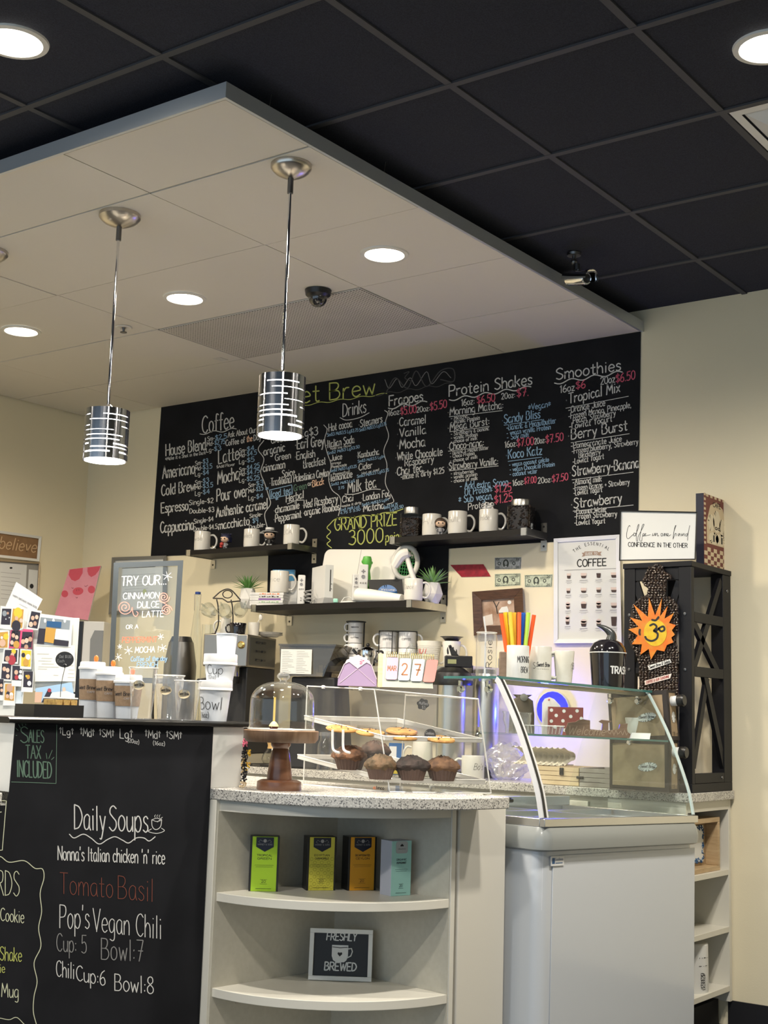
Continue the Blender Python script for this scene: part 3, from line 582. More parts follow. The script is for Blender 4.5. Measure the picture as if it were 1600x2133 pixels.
for x0, y0, x1, y1, s, pz in ((392, 530, 510, 512, 'Sm-', '$2.5'), (388, 562, 500, 545, 'Md-', '$2.75'), (385, 600, 475, 586, 'Lg-', '$3'), (588, 605, 680, 585, 'Sm-', '$4'), (588, 634, 695, 612, 'Md-', '$4.5'), (588, 672, 680, 655, 'Lg-', '$5'),
        (316, 682, 395, 665, 'Sm-', '$3'), (316, 714, 420, 697, 'Md-', '$3.5'), (316, 748, 400, 735, 'Lg-', '$4'), (588, 722, 712, 692, 'Sm-', '$4.25'), (588, 750, 712, 724, 'Md-', '$4.75'), (588, 786, 712, 766, 'Lg-', '$5.25'),
        (316, 800, 400, 783, 'Sm-', '$3'), (316, 830, 425, 812, 'Md-', '$3.5'), (316, 867, 405, 853, 'Lg-', '$4'), (645, 817, 735, 797, 'Sm-', '$3'), (645, 852, 735, 832, 'Md-', '$3.5'), (645, 896, 735, 880, 'Lg-', '$4')):
    xm = x0+48; ym = y0+(y1-y0)*48/(x1-x0)
    wr(CO, A, WCH, s, x0, y0, xm-4, ym, 27); wr(CO, A, BCH, pz, xm, ym, x1, y1, 29)
wr(CO, A, BCH, '$9', 670, 1037, 705, 1032, 30)
wv(CO, A, WCH, 345, 485, 570, 455, 7, 2)
ln(CO, A, WCH, [(740, 525), (705, 580), (740, 640), (720, 720), (745, 790), (770, 870), (780, 920), (745, 980), (760, 1060)], 1.6)
CO.done('coffee_lettering', menu)
for t_ in (('Green', 785, 545, 870, 530, 40), ('~organic', 726, 622, 868, 590, 50), ('Green', 810, 652, 905, 635, 40), ('~cinnamon', 724, 722, 870, 695, 48), ('Spice', 853, 755, 930, 740, 44), ('Sm $2 Lg$3', 800, 535, 1072, 490, 50), ('~Earl Grey', 932, 580, 1110, 558, 62), ('~English', 930, 645, 1055, 628, 46),
           ('Breakfast', 985, 698, 1120, 672, 46), ('~Traditional Palestinian Ceylon', 775, 808, 1140, 745, 46), ('Herbal', 878, 908, 985, 880, 46), ('~chamomile', 800, 978, 958, 945, 46), ('~Red Raspberry', 978, 945, 1195, 905, 48), ('~Peppermint', 800, 1032, 970, 1000, 46), ('~organic Rooibos', 982, 992, 1205, 955, 46),
           ('or', 1012, 806, 1035, 802, 28), ('Drinks', 1228, 380, 1370, 352, 80, 2), ('~Hot cocoa', 1130, 472, 1283, 442, 46), ('~Steamers', 1324, 448, 1470, 412, 46), ('~Italian Soda', 1122, 574, 1297, 540, 46), ('*add any flavor', 1150, 584, 1280, 562, 14), ('~Juice', 1143, 656, 1222, 640, 36),
           ('orange', 1158, 675, 1215, 668, 16), ('Pomegranate', 1160, 697, 1250, 682, 16), ('~Kombucha', 1312, 637, 1450, 612, 38), ('~Cider', 1314, 714, 1408, 695, 40), ('Hot or iced', 1345, 737, 1450, 712, 15), ('Passionfruit', 1168, 742, 1270, 725, 15), ('~lemonade', 1142, 782, 1285, 752, 44), ('Milk tea', 1258, 852, 1432, 815, 72, 2), ('~Chai', 1212, 912, 1292, 898, 40),
           ('*make it dirty', 1220, 940, 1340, 915, 15), ('~London Fog', 1342, 900, 1520, 870, 42), ('~Matcha', 1342, 968, 1480, 945, 44)):
    wr(DR, A, WCH, *t_)
for t_ in (('Sm$3 Md$3.5 Lg$3.75', 1130, 502, 1322, 470, 20), ('Sm$3 Md$3.5 Lg$3.75', 1328, 472, 1495, 432, 20), ('Sm$2 Md$3 Lg$3.50', 1132, 614, 1330, 572, 18), ('Sm$3 Md$3.5 Lg$4', 1320, 664, 1485, 632, 17), ('Sm$2 Md$3 Lg$3.25', 1150, 722, 1312, 692, 17), ('Sm$3 Md$3.5 Lg$3.75', 1315, 757, 1510, 716, 18),
           ('Sm$2 Md$3 Lg$', 1155, 806, 1300, 780, 16), ('2.75', 1200, 828, 1235, 822, 16), ('Sm$3 Md$3.5 Lg$4', 1345, 932, 1510, 896, 16), ('Sm$3 $4.75', 1480, 950, 1565, 930, 20), ('Lg$5.50', 1520, 962, 1600, 940, 18), ('Sm$ Md$ Lg$', 1212, 962, 1330, 940, 15), ('4.75 5 5.50', 1212, 982, 1335, 958, 15)):
    wr(DR, A, BCH, *t_)
wr(DR, A, BCH, 'Iced tea', 785, 878, 908, 850, 40); ln(DR, A, BCH, [(775, 832), (912, 800)]); ln(DR, A, BCH, [(912, 800), (916, 856)]); ln(DR, A, BCH, [(916, 856), (780, 886)]); ln(DR, A, BCH, [(780, 886), (775, 832)])
wr(DR, A, BCH, '*', 750, 840, 768, 836, 30); wr(DR, A, BCH, '*', 812, 900, 828, 897, 24)
wr(DR, A, GCH, 'Green', 925, 840, 1003, 822, 40); wr(DR, A, OCH, 'Black', 1040, 814, 1110, 796, 40)
ln(DR, A, WCH, [(885, 918), (940, 897), (1004, 893)]); ln(DR, A, WCH, [(1210, 385), (1250, 400), (1330, 385), (1390, 355)]); wv(DR, A, WCH, 1240, 857, 1460, 828, 8, 1)
ln(DR, A, WCH, [(1110, 430), (1130, 460), (1115, 520), (1130, 600), (1155, 680), (1140, 760), (1160, 830), (1205, 870), (1215, 920), (1200, 990)])
ln(DR, A, WCH, [(1485, 340), (1505, 360), (1490, 420), (1510, 500), (1480, 590), (1500, 680), (1490, 790), (1530, 870), (1540, 905), (1500, 920)])
DR.done('drinks_lettering', menu)
wr(TT, A, YCH, 'Sweet', 738, 322, 1082, 284, 108, 2.6); wr(TT, A, YCH, 'Brew', 1145, 277, 1425, 240, 104, 2.6); wv(TT, A, YCH, 985, 308, 1500, 236, 5, 4, 1.4)
ln(TT, B, DCH, [(60, 250), (85, 300), (130, 245), (160, 295), (205, 240), (240, 285), (300, 205), (330, 275), (395, 205), (440, 240)], 1.3); ln(TT, B, GHOST, [(70, 320), (120, 240), (190, 300), (240, 200), (300, 290), (380, 200), (452, 190), (455, 260), (380, 250)], 2.2); wv(TT, B, GHOST, 0, 340, 445, 272, 7, 4, 1.4); ln(TT, B, GHOST, [(170, 215), (200, 205), (175, 240), (205, 255)], 1.6)
TT.done('title_lettering', menu)
for t_ in (('Frappes', 85, 402, 278, 372, 58, 2.4), ('16oz:', 80, 460, 150, 448, 34), ('20oz:', 243, 440, 318, 428, 32), ('~Caramel', 130, 520, 295, 500, 48), ('~Vanilla', 128, 584, 295, 560, 48), ('~Mocha', 128, 652, 290, 632, 56), ('~White Chocolate', 120, 717, 390, 685, 46), ('Raspberry', 175, 748, 340, 724, 40), ('~Chai tea', 118, 804, 275, 778, 46), ('-make it dirty $1.25', 152, 825, 400, 787, 34)):
    wr(FR, B, WCH, *t_)
wr(FR, B, PCH, '$5.00', 150, 454, 240, 440, 44); wr(FR, B, PCH, '$5.50', 320, 430, 415, 410, 46); wv(FR, B, WCH, 80, 414, 302, 378, 9, 2, 2.2)
FR.done('frappes_lettering', menu)
for t_ in (('Protein Shakes', 430, 347, 905, 277, 64, 2.5), ('16oz:', 500, 402, 575, 390, 38), ('20oz:', 730, 364, 808, 352, 34), ('~Morning Matcha:', 420, 457, 740, 415, 44), ('- Matcha', 440, 484, 535, 470, 22), ('- Vanilla Protein', 440, 507, 605, 480, 24), ('~Mega Burst:', 420, 547, 660, 508, 44), ('- Strawberry & Banana', 440, 574, 658, 540, 22), ('- vanilla Protein', 440, 596, 592, 575, 22), ('- choice of milk', 440, 617, 590, 595, 20),
           ('~Choco-nana:', 420, 657, 628, 630, 42), ('- Banana & Peanut Butter', 435, 682, 655, 650, 20), ('- Choco Protein', 435, 702, 575, 682, 20), ('- choice of milk', 435, 727, 592, 702, 20), ('~Strawberry Vanilla:', 418, 770, 710, 738, 42), ('- strawberries', 440, 800, 570, 785, 20), ('- vanilla protein', 440, 822, 590, 802, 20), ('- choice of milk', 440, 844, 592, 826, 20),
           ('16oz:', 750, 642, 818, 632, 36), ('20oz:', 920, 622, 982, 612, 34), ('16oz:', 795, 862, 860, 852, 36), ('20oz:', 940, 848, 1018, 838, 34), ('Protein', 540, 1000, 660, 980, 38)):
    wr(PS, B, WCH, *t_)
for t_ in (('*Vegan*', 885, 427, 1012, 405, 34), ('~Sandy Bliss', 732, 505, 952, 470, 50), ('-Banana & Peanutbutter', 760, 542, 1042, 500, 32), ('- vegan vanilla Protein', 760, 572, 1012, 535, 28), ('- Soy milk', 762, 597, 888, 578, 28), ('~Koco Katz', 755, 707, 962, 680, 52), ('- vegan coconut gelato', 775, 752, 1002, 720, 25), ('- vegan Chocolate Protein', 778, 780, 1035, 747, 25), ('- coconut water', 778, 807, 935, 787, 26),
           ('- Add extra Scoop', 492, 882, 768, 858, 42), ('Of Protein:', 520, 917, 678, 892, 38), ('* Sub vegan,', 485, 960, 680, 935, 40)):
    wr(PS, B, BCH, *t_)
for t_ in (('$6.50', 590, 390, 692, 374, 44), ('$7.', 818, 352, 885, 342, 48), ('$7.00', 820, 637, 915, 624, 46), ('$7.50', 985, 617, 1085, 600, 46), ('$7.00', 862, 852, 930, 842, 38), ('$7.50', 1022, 842, 1112, 827, 42), ('$1.25', 692, 902, 785, 890, 46), ('$1.25', 690, 965, 792, 947, 48)):
    wr(PS, B, PCH, *t_)
wv(PS, B, WCH, 430, 366, 900, 292, 9, 4, 2.2)
for p in ([(430, 464), (735, 428)], [(432, 550), (660, 519)], [(425, 662), (628, 637)], [(430, 774), (712, 746)]): ln(PS, B, WCH, p, 1.3)
for p in ([(745, 512), (965, 480)], [(768, 720), (960, 696)]): ln(PS, B, BCH, p, 1.3)
PS.done('protein_shake_lettering', menu)
for t_ in (('Smoothies', 1045, 252, 1415, 196, 64, 2.5), ('16oz', 1068, 327, 1150, 312, 42), ('20oz', 1300, 280, 1382, 264, 42), ('~Tropical Mix', 1098, 392, 1410, 320, 58), ('-Orange Juice', 1115, 442, 1325, 400, 36), ('-Frozen Mango, Pineapple,', 1115, 477, 1475, 410, 34), ('Peach, Strawberry', 1142, 502, 1385, 455, 33), ('-Lowfat Yogurt', 1120, 537, 1365, 490, 36),
           ('~Berry Burst', 1110, 598, 1452, 540, 60), ('-Pomegranate Juice', 1130, 647, 1420, 605, 34), ('-Frozen blueberry, Strawberry', 1135, 677, 1515, 620, 32), ('Blackberry', 1175, 702, 1298, 680, 32), ('-Lowfat Yogurt', 1140, 737, 1318, 705, 32), ('~Strawberry-Banana', 1122, 808, 1518, 755, 60), ('-Almond milk', 1140, 857, 1305, 835, 34), ('-Frozen Banana + Strawberry', 1142, 890, 1465, 852, 32), ('-Lowfat Yogurt', 1145, 917, 1308, 895, 32),
           ('~Strawberry', 1128, 992, 1420, 955, 58), ('-Coconut Water', 1150, 1024, 1333, 1010, 30), ('-Frozen Strawberry', 1150, 1052, 1393, 1035, 32), ('-Lowfat Yogurt', 1150, 1087, 1325, 1075, 30)):
    wr(SM, B, WCH, *t_)
wr(SM, B, PCH, '$6', 1158, 307, 1212, 297, 46); wr(SM, B, PCH, '$6.50', 1388, 270, 1498, 246, 50); wv(SM, B, WCH, 1035, 270, 1425, 207, 10, 3, 2.2)
for p in ([(1100, 415), (1460, 346)], [(1130, 613), (1465, 561)], [(1135, 826), (1488, 782)], [(1142, 1006), (1488, 971)]): ln(SM, B, WCH, p, 1.3)
SM.done('smoothies_lettering', menu)
wr(GP, A, YCH, 'GRAND PRIZE', 1178, 1082, 1560, 1047, 76, 2.4); wr(GP, A, YCH, '3000', 1265, 1172, 1475, 1152, 90, 2.4); wr(GP, A, YCH, 'points', 1492, 1152, 1615, 1140, 60, 2.2)
ln(GP, A, YCH, [(1600, 948), (1540, 968), (1480, 972), (1420, 990), (1350, 988), (1290, 1003), (1230, 1000), (1180, 1012), (1150, 1040), (1130, 1065), (1152, 1090), (1128, 1120), (1150, 1142), (1130, 1165), (1158, 1190)], 1.8)
GP.done('grand_prize_lettering', menu)

# ------------------------------------------------------------------ lettering on things, in the thing's own space
def flattext(mb, txt, x0, x1, z, h, y, w, m=None, slant=0, rot=0, skew=0):
    st, W_ = strokes(txt); ca, sa = math.cos(rot), math.sin(rot)
    for k in st:
        q = catmull([Vector(p) for p in k], 3) if len(k) > 2 else [Vector(p) for p in k]
        pts = [((x1-x0)*p.x/W_+slant*p.y*h/10, p.y*h/10+skew*(x1-x0)*p.x/W_) for p in q]
        ribbon(mb, pts, w, lambda a, b: Vector((x0+a*ca-b*sa, y, z+a*sa+b*ca)), m)
def cyltext(mb, txt, R, x0, x1, z, h, w, m=None, R2=None, z0=0, z1=1, slant=0):
    st, W_ = strokes(txt)
    def put(a, b):
        r = R if R2 is None else R+(R2-R)*(b-z0)/(z1-z0)
        return Vector((r*math.sin(a/R), -r*math.cos(a/R), b))
    for k in st:
        q = catmull([Vector(p) for p in k], 3) if len(k) > 2 else [Vector(p) for p in k]
        if len(q) == 2: q = [q[0].lerp(q[1], i/5) for i in range(6)]
        ribbon(mb, [(x0+(x1-x0)*p.x/W_+slant*p.y*h/10, z+p.y*h/10) for p in q], w, put, m)

def scribble(mb, x0, x1, z, h, y, w, m=None, n=6):
    pts = [(x0+(x1-x0)*i/(8*n), z+h*(.5+.5*math.sin(i*.785)*(.6+.4*math.sin(i*1.9)))) for i in range(8*n+1)]
    ribbon(mb, pts, w, lambda a, b: Vector((a, y, b)), m)
# ------------------------------------------------------------------ wall shelves on steel brackets
def shelf(name, label, pl, pr, depth, th, yfront, m, grp='black wall shelves on steel brackets'):
    """front edge runs between two picture points lying in the plane Y = yfront"""
    a, b_ = onY(*pl, yfront), onY(*pr, yfront); z = (a.z+b_.z)/2
    t = thing(name, label, 'shelf', (a.x, D, z), group=grp)
    part('board', MB().box(a.x, b_.x, yfront, D-.0045, z-th, z), m, t, world=True)
    for x, s_ in ((a.x, -1), (b_.x, 1)):
        b = MB(); xa, xb = (x-.004, x+.028) if s_ < 0 else (x-.028, x+.004)
        b.box(xa, xb, yfront-.005, yfront+.001, z-th-.004, z+.003)
        xo = (x-.005, x-.0005) if s_ < 0 else (x+.0005, x+.005)
        b.box(xo[0], xo[1], yfront-.005, D-.004, z-th-.004, z+.002)
        b.box(xa, xb, D-.0085, D-.0044, z+.004, z+.05); b.box(xa, xb, D-.0085, D-.0044, z-th-.056, z-th-.006)
        br = part('bracket', b, STEEL, t, world=True)
        q = MB()
        for zz in (z+.032, z-th-.034): q.lathe([(0, -.0010), (.0055, -.0010), (.0055, .0004), (0, .0004)], 12, None, T((xa+xb)/2, D-.0092, zz) @ RX(math.radians(90)))
        part('bracket_screw', q, BLACK, br, world=True)
    return t, z, a.x, b_.x
SH1, Z1, S1a, S1b = shelf('wall_shelf', 'upper left black shelf holding three mugs under the coffee list', (390, 1147), (609, 1132), .2, .026, 5.29, ESPRESSOWOOD)
SH2, Z2, S2a, S2b = shelf('wall_shelf', 'upper right black shelf holding jars of coffee beans and mugs', (814, 1120), (1097, 1100), .2, .028, 5.305, ESPRESSOWOOD)
SH3, Z3, S3a, S3b = shelf('wall_shelf', 'middle black shelf holding the white game console and balance board', (526, 1261), (858, 1250), .3, .030, 5.20, ESPRESSOWOOD)
SH4, Z4, S4a, S4b = shelf('wall_shelf', 'lowest steel edged shelf holding stacked mugs and a small kettle', (665, 1385), (985, 1390), .25, .028, 5.22, STEEL, None)

# ------------------------------------------------------------------ mugs
def mug(loc, h, r, label, txt=None, a=FACE, hand=1, group=None, m=WHITE, name='coffee_mug', r2=None, tw=(.1, .6), th=.22, thk=.0009, hz=.5, tz=.5):
    r2 = r2 or r
    t = thing(name, label, 'mug', loc, a, group)
    part('body', MB().lathe([(0, .003), (r*.8, .003), (r*.82, 0), (r*.97, .003), (r, .012), (r2, h-.003), (r2-.0015, h), (r2-.004, h-.002), (r-.004, .012), (r*.7, .007), (0, .007)], 40), m, t)
    hh = h*.33; g_ = min(1, h/.095); P = [(hand*(r-.002), 0, h*hz+hh), (hand*(r+.018*g_), 0, h*hz+hh*1.02), (hand*(r+.034*g_), 0, h*hz+hh*.45), (hand*(r+.033*g_), 0, h*hz-hh*.35), (hand*(r+.018*g_), 0, h*hz-hh), (hand*(r-.002), 0, h*hz-hh*.95)]
    if hand: part('handle', MB().tube(catmull(P, 5), .0055*(.4+.6*g_), 10), m, t)
    if txt:
        b = MB(); cyltext(b, txt, r+.0006, -r*1.25+tw[0]*r, -r*1.25+tw[1]*r*2.2, h*tz, h*th, thk); part('lettering', b, INKM, t)
    return t
def at_shelf(px, Y, z):
    p = onY(px, 1200, Y); return Vector((p.x, p.y, z))
GM = 'white mugs on the wall shelves'
for px, ptop, txt, lb, off in ((418, 1108, 'wise', 'white mug left of the blue haired figurine on the upper left shelf', 0), (521, 1103, 'select', 'white mug beside the white hatted figurine on the upper left shelf', .01), (604, 1094, 'LCA', 'white mug at the right end of the upper left shelf', .01)):
    p = at_shelf(px, 5.345, Z1); h = zpx(p.x, p.y, ptop)-Z1
    mug(p, h, 16.8*pxm(p), lb, txt, group=GM)
for px, ptop, txt, lb in ((897, 1072, 'hi', 'white mug behind the brown haired figurine on the upper right shelf'), (951, 1066, 'Gulll.', 'white mug between figurine and the mug with eyes, upper right shelf'), (1016, 1062, 'Inside.', 'white mug carrying a tiny white eyed creature on its rim')):
    p = at_shelf(px, 5.36, Z2); h = zpx(p.x, p.y, ptop)-Z2
    mug(p, h, 20*pxm(p), lb, txt, group=GM)
    if txt == 'Inside.': EYEP = (p.x, p.y, Z2+h)
t = thing('eyed_figurine', 'tiny white figurine with round eyes perched on a mug rim', 'figurine', EYEP, FACE)
part('body', MB().ball((0, -.02, .008), .014, sz=.6).ball((.014, -.022, .004), .008).ball((-.02, -.02, .006), .009), PLASTICW, t)
for x in (-.014, .012):
    e = part('eye', MB().ball((x, -.024, .022), .0115), PLASTICW, t); part('pupil', MB().ball((x, -.034, .023), .0045), BLACK, e)

# toy figurines (plain generic stand-ins)
SKIN = mat('toy_skin', (.80, .56, .40), .5); NAVY = mat('toy_navy_hair', (.02, .022, .06), .45); BROWNH = mat('toy_brown_hair', (.05, .032, .022), .5); REDT = mat('toy_red', (.5, .05, .04), .5); GREYT = mat('toy_grey', (.25, .25, .27), .5)
def toy(px, Y, z, ptop, label, hair, body, hat=None, look=0):
    p = at_shelf(px, Y, z); Ht = zpx(p.x, p.y, ptop)-z; t = thing('toy_figurine', label, 'figurine', p, FACE+look); r = Ht*.27
    hz = Ht*.63
    part('head', MB().ball((0, 0, hz), r, sx=1.05, sz=.85, n=24, k=14), SKIN, t)
    b = MB()
    b.lathe([(r*1.13*math.sin(a), r*.98*math.cos(a)) for a in [math.pi*k/16 for k in range(0, 11)]], 28, None, T(0, r*.16, hz+r*.1))
    b.box(-r*1.02, r*1.02, -r*.2, r*.95, hz-r*.75, hz+r*.3)
    if hair is NAVY:
        for k in range(11):
            a = k*.57; b.lathe([(r*.3, 0), (0, r*.75)], 6, None, T(math.cos(a)*r*.7, r*.25+math.sin(a)*r*.5, hz+r*.55) @ rotz(a) @ RY(.75))
    part('hair', b, hair, t, bev=.002)
    for x in (-.42, .42): part('eye', MB().ball((x*r, -r*.93, hz-r*.12), r*.15), BLACK, t)
    b = MB(); b.lathe([(0, Ht*.14), (r*.5, Ht*.15), (r*.42, Ht*.36), (0, Ht*.40)], 16)
    for s_ in (-1, 1): b.tube([(s_*r*.4, 0, Ht*.34), (s_*r*.75, -.004, Ht*.26), (s_*r*.6, -.012, Ht*.2)], r*.14, 8)
    part('torso', b, body, t)
    for s_ in (-1, 1): part('leg', MB().lathe([(0, 0), (r*.26, 0), (r*.24, Ht*.17), (0, Ht*.18)], 12, None, T(s_*r*.27, 0, 0)), PLASTICW if hat else body, t)
    if hat:
        part('hat', MB().lathe([(0, hz+r*1.25), (r*.8, hz+r*1.25), (r*.85, hz+r*.55), (r*1.55, hz+r*.5), (r*1.55, hz+r*.42), (0, hz+r*.42)], 28), PLASTICW, t)
        part('hat_band', MB().lathe([(r*.87, hz+r*.56), (r*.86, hz+r*.8)], 28), BLACK, t)
    return t
f1 = toy(466, 5.35, Z1, 1108, 'small toy figurine with spiky dark blue hair on the upper left shelf', NAVY, GREYT, look=-.5)
part('red_scarf', MB().ball((-.012, -.016, .03), .011).ball((-.018, -.012, .018), .009), REDT, f1)
toy(558, 5.35, Z1, 1098, 'small toy figurine in a white brimmed hat and black suit', BLACK, BLACK, hat=True)
toy(915, 5.325, Z2, 1075, 'small toy figurine with long brown hair and dark outfit', BROWNH, GREYT)

# coffee bean jars
BEAN = mat('coffee_beans', (.030, .015, .009), .32, noise=(60, (.010, .006, .004)))
def beanjar(px, Y, ptop, wpx, label, fill):
    p = at_shelf(px, Y, Z2); Ht = zpx(p.x, p.y, ptop)-Z2; w = wpx*pxm(p)*.82
    t = thing('bean_jar', label, 'jar', p, FACE-.35, 'glass jars of coffee beans')
    hb = Ht*.80
    b = MB(); pts = rrect(w, w, w*.16); b.prism(pts, 0, hb); part('glass', b, CLEAR, t, bev=.006, seg=3)
    b = MB(); rg = random.Random(int(px)); b.prism(rrect(w*.91, w*.91, w*.14), .006, hb*fill-.006)
    for k in range(330):
        side = k % 4; u = rg.uniform(-.44, .44)*w; zz = rg.uniform(.010, hb*fill); q = w*.455
        c = [(u, -q), (q, u), (u, q), (-q, u)][side]
        b.ball((c[0], c[1], zz), .0052, None, None, 7, 4, sx=rg.uniform(.7, 1.3), sy=rg.uniform(.7, 1.2), sz=rg.uniform(.6, 1.1))
    for k in range(60): b.ball((rg.uniform(-.42, .42)*w, rg.uniform(-.42, .42)*w, hb*fill), .0055, None, None, 7, 4, sx=1.3, sz=.7)
    part('coffee_beans', b, BEAN, t, kind='stuff')
    part('lid', MB().lathe([(0, Ht), (w*.40, Ht), (w*.41, Ht-.003), (w*.41, hb-.002), (0, hb-.002)], 40), STEEL, t)
beanjar(855, 5.37, 1058, 50, 'glass jar half full of coffee beans at left end of the upper right shelf', .78)
beanjar(1084, 5.385, 1042, 62, 'glass jar full of coffee beans at right end of the upper right shelf', .97)
# ------------------------------------------------------------------ succulents in faceted pots
LEAF = mat('succulent_green', (.09, .24, .05), .45, noise=(30, (.14, .34, .09)))
LEAF2 = mat('pale_succulent_green', (.16, .33, .10), .45, noise=(30, (.25, .45, .18)))
def succulent(px, Y, z, pot_px, ptop, ltop, lpx, label, leafm, n, wl, sd):
    p = at_shelf(px, Y, z); s = pxm(p); r = pot_px*s; h = zpx(p.x, p.y, ptop)-z; lt = zpx(p.x, p.y, ltop)-z; rg = random.Random(sd)
    t = thing('potted_succulent', label, 'plant', p, FACE, 'small artificial succulents in faceted white pots')
    b = MB(); prof = [(r*.62, 0, 0), (r, h*.45, .5), (r*.72, h, 0), (r*.5, h*.97, 0)]
    vs = []; fs = []
    for rr, zz, o in prof:
        for k in range(6): a = (k+o+.25)*math.pi/3; vs.append((rr*math.cos(a), rr*math.sin(a), zz))
    for j in range(3):
        for k in range(6):
            k2 = (k+1) % 6; A_, B_, C_, D_ = j*6+k, j*6+k2, (j+1)*6+k2, (j+1)*6+k
            if j == 0: fs += [(A_, B_, D_), (B_, C_, D_)]
            elif j == 1: fs += [(A_, B_, C_), (A_, C_, D_)]
            else: fs.append((A_, B_, C_, D_))
    fs += [tuple(range(6))[::-1], tuple(range(18, 24))]
    b.add(vs, fs); part('pot', b, PLASTICW, t, smooth=0, bev=.001)
    b = MB()
    for k in range(n):
        a = k*2.399+rg.uniform(-.2, .2); el = math.radians(15+65*(1-k/n)+rg.uniform(-8, 8)); L = (lt-h)*rg.uniform(.85, 1.05)/max(math.sin(el), .55)
        L = min(L, lpx*s/max(math.cos(el), .3)); c = Vector((math.cos(a), math.sin(a), 0)); side = Vector((-c.y, c.x, 0)); up = Vector((0, 0, 1)); vs = []
        for i in range(7):
            u = i/6; w = wl*s*math.sin(math.pi*min(1, .18+u*.82))**.8*(1-u*.15); bend = .25*u*u
            q = c*(L*u*math.cos(el)*(1+.15*u))+up*(h*.95+L*u*math.sin(el)-bend*L*.5*(1 if k > n*.4 else .2))
            nrm = (up*math.cos(el)-c*math.sin(el))
            vs += [q-side*w, q-nrm*(w*.6), q+side*w, q+nrm*(w*.25)]
        fs = [(i*4+k_, i*4+(k_+1) % 4, (i+1)*4+(k_+1) % 4, (i+1)*4+k_) for i in range(6) for k_ in range(4)]
        b.add(vs, fs)
    part('leaves', b, leafm, t)
succulent(518, 5.36, Z3, 20, 1226, 1194, 31, 'spiky green succulent in faceted white pot at left of the middle shelf', LEAF, 34, 2.0, 3)
succulent(902, 5.40, Z3, 22, 1214, 1177, 36, 'broad leaved pale succulent in faceted white pot at right of the middle shelf', LEAF2, 22, 3.6, 5)

# ------------------------------------------------------------------ game things on the middle shelf
p = at_shelf(565, 5.30, Z3); s = pxm(p); gw = 74*s; gh = .0141
SPINES = [((.72, .72, .70), 'grey'), ((.28, .45, .25), 'green'), ((.20, .08, .32), 'purple'), ((.80, .79, .77), 'plain white'), ((.85, .25, .10), 'orange and red')]
for k, (c, nm) in enumerate(SPINES):
    t = thing('game_case', 'white game case with %s title, %s in the stack under a mug' % (nm, ['lowest', 'second from bottom', 'middle one', 'second from top', 'topmost'][k]), 'game case', (p.x, p.y, Z3+k*gh), FACE*.55+[.02, -.02, .015, -.01, .02][k], 'stack of game cases under a mug')
    part('case', MB().box(-gw/2, gw/2, -.055, .055, .0004, gh-.0004), PLASTICW, t, bev=.001)
    m_ = mat('spine_'+nm.replace(' ', '_'), c, .5)
    b = MB(); rg = random.Random(k)
    b.box(-gw*.30+gw*.1*k*.3, gw*.42, -.0558, -.0550, gh*.22, gh*.80) if k in (2,) else [b.box(-gw*.22+gw*.075*j, -gw*.22+gw*(.075*j+.045+.02*(j % 2)), -.0558, -.0550, gh*.25, gh*(.5+.1*((j*k+j) % 3))) for j in range(8)]
    part('spine_title', b, m_ if k != 3 else INKM, t, smooth=0)
    b = MB(); flattext(b, 'wii', -gw*.46, -gw*.34, gh*.3, gh*.55, -.0556, .0007); part('spine_logo', b, GREYINK, t, smooth=0)
q = at_shelf(583, 5.31, Z3+5*gh+.0005)
mug(q, zpx(q.x, q.y, 1190)-q.z, 19.5*pxm(q), 'white mug standing on the stack of game cases, middle shelf', 'rice', group=GM)
p = at_shelf(592, 5.43, Z3); s = pxm(p)
BLUE = mat('blue_cover', (.05, .22, .42), .4)
t = thing('blue_book', 'blue covered book standing behind the mug on the game cases', 'book', p, FACE*.6)
part('pages', MB().box(-23*s, 23*s, -.008, .008, .001, zpx(p.x, p.y, 1189)-Z3), PAPER, t); zt = zpx(p.x, p.y, 1187)-Z3
part('cover', MB().box(-23.5*s, 23.5*s, -.0095, -.008, 0, zt).box(-23.5*s, 23.5*s, .008, .0095, 0, zt).box(-24.5*s, -23.2*s, -.0095, .0095, 0, zt), BLUE, t)
p = at_shelf(614, 5.395, Z3); s = pxm(p)
t = thing('accessory_box', 'small pale box tucked behind the white remote, beside game cases', 'box', p, FACE*.5)
part('carton', MB().box(-10*s, 12*s, -.03, .03, 0, zpx(p.x, p.y, 1211)-Z3), PLASTICW, t, bev=.004)
part('grey_base', MB().box(-12*s, 14*s, -.04, -.031, 0, .03), mat('pale_grey_plastic', (.45, .45, .45), .5), t, bev=.002)
def remote(loc, h, label, a=FACE, lean=0, grp='white game remotes on the middle shelf'):
    M = frame(loc, a) @ RX(lean); t = thing('game_remote', label, 'remote control', M=M, group=grp); w = h*.245
    part('body', MB().box(-w/2, w/2, -.014, .012, 0, h), PLASTICW, t, bev=.005, seg=3)
    y = -.0148
    part('direction_pad', MB().box(-w*.22, w*.22, y, -.013, h*.80, h*.835).box(-w*.08, w*.08, y, -.013, h*.765, h*.87), GREYT, t)
    part('round_button', MB().lathe([(0, 0), (w*.2, 0), (w*.2, .002)], 16, None, T(0, y, h*.68) @ RX(math.radians(90))), GREYT, t)
    for x, z in ((-.25, .52), (0, .52), (.25, .52), (0, .22), (0, .14)): part('button', MB().lathe([(0, 0), (w*.09, 0), (w*.09, .0016)], 12, None, T(x*w, y+.0006, h*z) @ RX(math.radians(90))), GREYINK, t)
    
    return t
p = at_shelf(629, 5.25, Z3); remote(p, zpx(p.x, p.y, 1198)-Z3, 'white game remote standing between the game cases and the console')
CABLE = mat('grey_cable', (.35, .35, .35), .5)
p = at_shelf(643, 5.23, Z3)
